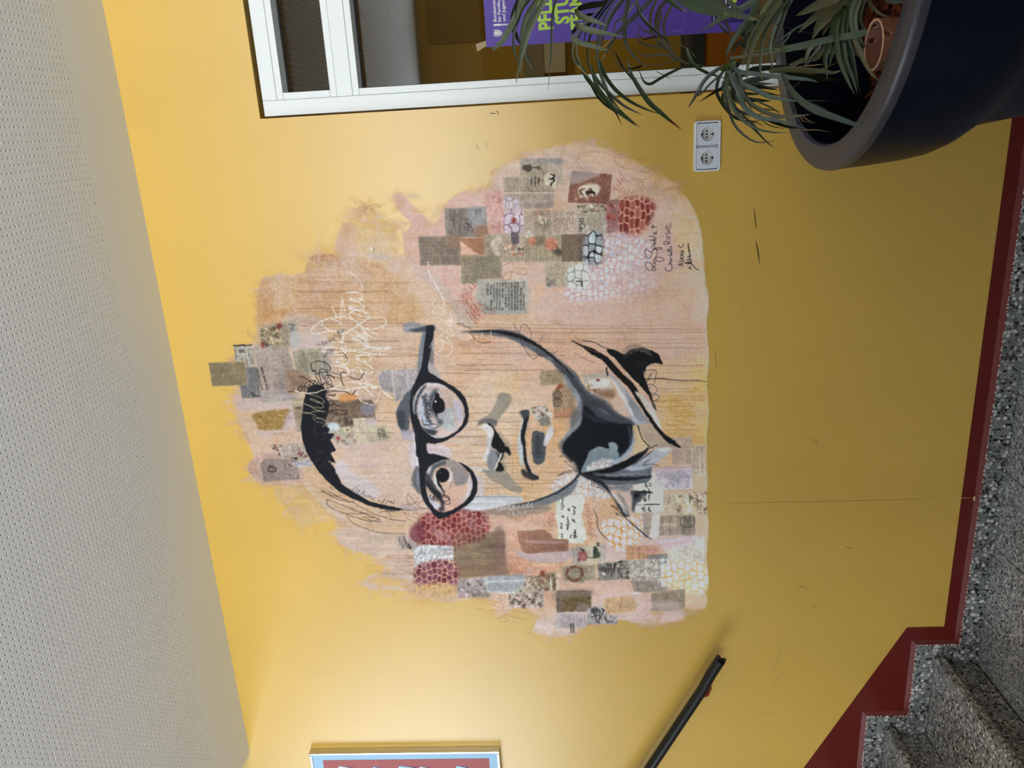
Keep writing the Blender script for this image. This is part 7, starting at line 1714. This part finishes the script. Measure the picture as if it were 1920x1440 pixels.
# ================= the painters' signatures
SIG = (52, 38, 44)
for s_ in ('290 1218 240 1170 208 1090 215 1055 270 1050 340 1090 380 1150 330 1170 330 1200 380 1208 408 1180 380 1150 340 1130 400 1120 410 1085 360 1060 400 1050 360 1010 410 1000 380 970 440 955 530 960 568 985 540 1025 440 1030 420 1000',
           '400 950 430 910 440 840 410 800 360 810 340 850 320 920 280 970 230 940 195 870 205 810 240 800 290 840 330 850', '330 770 325 740 360 720 385 745 370 790 350 800', '380 790 400 770 520 765 510 790 440 800 400 780', '350 690 380 670 405 695 380 710 355 690 410 665', '405 650 370 645 360 620', '290 620 400 625', '400 625 360 600 410 590', '280 540 400 560 410 580', '360 500 380 470 410 480 410 510 370 500', '410 510 430 440',
           '340 395 330 370 350 355 375 370 350 380', '355 330 340 345 375 365 420 375', '250 255 262 240', '300 235 275 215 280 190 300 205 325 215 325 190', '285 175 280 150 300 160 325 150 325 140'):
    stroke(fS(s_), 1.25, SIG, .95)
for s_ in ('600 1140 590 1180 630 1215 690 1210 725 1160 715 1120 700 1115', '640 1080 715 1085', '715 1085 670 1060 720 1040', '680 1010 700 985 720 1010 690 1030 675 1010 720 985', '715 965 685 950 680 930', '640 905 720 915', '720 915 690 890 720 880', '690 860 710 840 720 865 695 880', '640 830 715 835', '630 800 710 810', '650 850 660 790', '690 785 715 770 680 755 705 735',
           '690 680 620 700 565 690 565 660 600 640 640 655 655 690', '640 680 690 630', '620 590 610 560 650 545 680 570 660 600 620 590', '600 480 610 510 640 500 640 460 670 460 690 500', '680 440 640 430 600 390 610 350 640 350 650 400 690 380 690 290'):
    stroke(fS(s_), 1.25, SIG, .95)
for s_ in ('945 1110 840 1090 945 1065', '905 1108 900 1072', '840 1030 945 1030 940 1000', '890 985 920 960 890 950 880 975 915 1000 945 960', '885 925 945 880', '945 935 880 880', '890 860 910 830 945 850 910 870', '945 828 900 825', '850 715 870 750 920 750 940 700 925 685'): stroke(fS(s_), 1.3, (40, 32, 38), .95)
for s_ in ('1235 1190 1180 1170 1100 1080 980 1070 990 1050 1060 1060 1100 1060 1020 1020 1030 990 1090 1000', '1095 1180 1040 1150 1100 1130', '1060 1080 1100 1030 1050 960 1080 940', '1020 940 1080 920 1050 890 1070 850 1040 780 1030 685', '1035 690 1045 840'): stroke(fS(s_), 1.6, (34, 28, 34), .95)

# ------------------------------------------------------------------ pigment -> real surface on the wall
def mural_mat():
    t = NT('mural_paint')
    wallc = wall_nodes(t)
    at_ = t.n('ShaderNodeVertexColor'); at_.layer_name = 'pigment'
    col = t.mix(at_.outputs['Alpha'], wallc, at_.outputs['Color'])
    t.set(col, WALL_ROUGH + .16, .16)
    # bare wall keeps its satin sheen, pigment is matt
    for inp, a, b in (('Coat Weight', .55, 0.0), ('Specular IOR Level', WALL_SPEC, .16), ('Roughness', WALL_ROUGH, WALL_ROUGH + .16)):
        mr = t.n('ShaderNodeMapRange'); mr.inputs['To Min'].default_value = a; mr.inputs['To Max'].default_value = b
        t.l(at_.outputs['Alpha'], mr.inputs['Value']); t.l(mr.outputs[0], t.b.inputs[inp])
    t.b.inputs['Coat Roughness'].default_value = 0.42
    return t.m
M_MURAL = mural_mat()
# daylight falls off towards the floor; the colours were read from the photograph, so that fall-off is taken out again
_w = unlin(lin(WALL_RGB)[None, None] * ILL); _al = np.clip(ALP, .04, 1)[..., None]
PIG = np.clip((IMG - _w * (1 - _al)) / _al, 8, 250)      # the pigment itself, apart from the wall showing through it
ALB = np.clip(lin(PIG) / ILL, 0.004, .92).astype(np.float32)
mu = empty('wall_mural', 'painted collage mural of a man in round black glasses', 'mural', (-1.0, 0, 1.75))
def grid_part(name, labs, y, label=None):
    ok = np.isin(LAB, labs) & ((ALP > .015) | (LAB > 0))
    fm = ok[:-1, :-1]
    ys, xs = np.nonzero(fm)
    if len(ys) == 0: return
    used = np.zeros(LAB.shape, bool)
    for dy in (0, 1):
        for dx in (0, 1): used[ys + dy, xs + dx] = True
    idx = np.full(LAB.shape, -1, np.int64); vy, vx = np.nonzero(used); idx[vy, vx] = np.arange(len(vy))
    u = vx + PU0; v = vy + PV0
    d = np.stack([720.0 - v, u - 960.0, np.full(len(u), FPX)], 1) @ MR
    tt = (y - CAM[1]) / d[:, 1]; co = CAM + d * tt[:, None] - np.array(mu.location)
    q = np.stack([idx[ys, xs], idx[ys, xs + 1], idx[ys + 1, xs + 1], idx[ys + 1, xs]], 1)
    me = bpy.data.meshes.new(name)
    me.vertices.add(len(co)); me.vertices.foreach_set('co', co.astype(np.float32).ravel())
    me.loops.add(q.size); me.loops.foreach_set('vertex_index', q.astype(np.int32).ravel())
    me.polygons.add(len(q)); me.polygons.foreach_set('loop_start', np.arange(0, q.size, 4, dtype=np.int32))
    me.update(calc_edges=True)
    ca = me.color_attributes.new('pigment', 'FLOAT_COLOR', 'POINT')
    c = np.ones((len(co), 4), np.float32); c[:, :3] = ALB[vy, vx]; c[:, 3] = np.clip(ALP[vy, vx], 0, 1)
    ca.data.foreach_set('color', c.ravel())
    if me.polygons[0].normal.y > 0: me.flip_normals()
    o = link(name, me, M_MURAL, mu)
    if label: o['label'] = label
    return o
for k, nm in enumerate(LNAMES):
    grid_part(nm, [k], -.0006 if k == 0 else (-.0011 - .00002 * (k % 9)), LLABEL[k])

# printed lettering on the coffee advertisement and beside it (reads upwards in the frame, level on the wall)
M_PINK_INK = flat('brown_black_ink', (62, 48, 46), .6, .2)
def mtext(s, u, v, cap, rot, sx=1.0, off=.0004):
    q = text(s, u, v, cap, M_PINK_INK, 'printed_lettering', off, rot, mu, -.0016, sx)
    q.location = -mu.location
mtext('MET CARDINAL ADVANTAGES', 493.0, 731, .0042, -.10, .92, .0002)
mtext('OCHA \u2022 BLEND \u2022 GOFFE', 503.5, 731, .0068, -.10, .80, .0004)
mtext('25', 457.5, 661.5, .0155, -.10, .62, .0010)
mtext('QUALITY', 501.8, 675, .0030, -.10, .8, .0001)

# ------------------------------------------------------------------ wear on the wall
M_SCUFF = flat('black_scuff', (58, 46, 30), .7, .2); M_SCRATCH = flat('pale_scratch', (214, 186, 140), .8, .2); M_GREY_S = flat('thin_grey_scratch', (140, 116, 74), .8, .2)
M_CHIP = M_WHITE_CHIP
def mark(pts, w, m, name='scuff_mark', y=-.0004):
    S = spline(pts, max(4, 3 * len(pts))); Pw = np.array([at(u, v, y) for u, v in S]); T = np.gradient(Pw, axis=0); T /= np.linalg.norm(T, axis=1)[:, None]
    sd = np.stack([T[:, 2], 0 * T[:, 0], -T[:, 0]], 1); n = len(S); V = []; F = []
    for k in range(n):
        h = w * .00088 * (.25 + .75 * math.sin(math.pi * (k + .5) / n)); V += [Pw[k] - sd[k] * h, Pw[k] + sd[k] * h]
    F = [(2 * k, 2 * k + 1, 2 * k + 3, 2 * k + 2) for k in range(n - 1)]
    o = link(name, mesh(name, V, F), m, WALLO)
    if o.data.polygons[0].normal.y > 0: o.data.flip_normals()
WALLO = bpy.data.objects['wall_back']
for pts, w in (([(1414, 390), (1416, 412), (1418, 430)], 1.8), ([(1417, 452), (1421, 470), (1424, 494)], 2.2), ([(918, 212), (931, 213)], 1.2), ([(929, 208), (934, 210), (932, 216)], 1.0), ([(1496, 1098), (1512, 1102)], 1.0), ([(1524, 1140), (1532, 1134)], 1.0), ([(1526, 822), (1534, 834)], .9), ([(1585, 1025), (1600, 1028)], 1.2), ([(1340, 655), (1344, 690)], .8), ([(892, 268), (898, 282)], .8), ([(910, 266), (914, 280)], .7)):
    mark(pts, w, M_SCUFF)
for pts, w in (([(1345, 944), (1560, 940), (1770, 935)], .9), ([(1450, 1283), (1465, 1262)], .8), ([(1418, 1338), (1450, 1337)], .7), ([(1448, 1265), (1462, 1225), (1466, 1216)], .6), ([(600, 640), (640, 500)], 0)):
    if w: mark(pts, w, M_GREY_S, 'scratch')
mark([(1772, 935), (1824, 933)], 1.0, M_SCRATCH, 'scratch', -.0022)
def chip(u, v, r, y=-.0005):
    p = at(u, v, y); s = r * .00175
    b = MB(); b.prism([(p[0] + s * math.cos(a) * (1 + .3 * math.sin(3 * a)), p[2] + s * math.sin(a)) for a in np.linspace(0, 6.28, 9)[:-1]], y, y - .0006)
    b.build('paint_chip', M_CHIP, WALLO)
for u, v, r in ((1461, 1214, 1.6), (1462, 1214, 1.2), (1864, 437.5, 1.6), (1461.5, 1215, 1), (696, 466, 2.6), (1381, 584, 1.2)): chip(u, v, r, -.0024 if u > 1800 else -.0016)
p = at(1827, 935, -.013)
MB().box(p[0] - .008, p[0] + .008, -.0125, -.0105, p[2] - .003, p[2] + .003).build('paint_chip', M_SCRATCH, WALLO)
# a white crumb on the landing
d_ = np.array([720.0 - 1168, 1851 - 960.0, FPX]) @ MR; q = CAM + d_ * (-CAM[2] / d_[2])
crumb = tag(MB().lathe([(0.0004, .0), (.005, .0004), (.006, .002), (.004, .004), (.0004, .0046)], (q[0], q[1], 0.0006), 10).build('paper_crumb', M_CHIP, None, smooth='all'), 'tiny white crumb lying on the grey landing tiles', 'crumb')
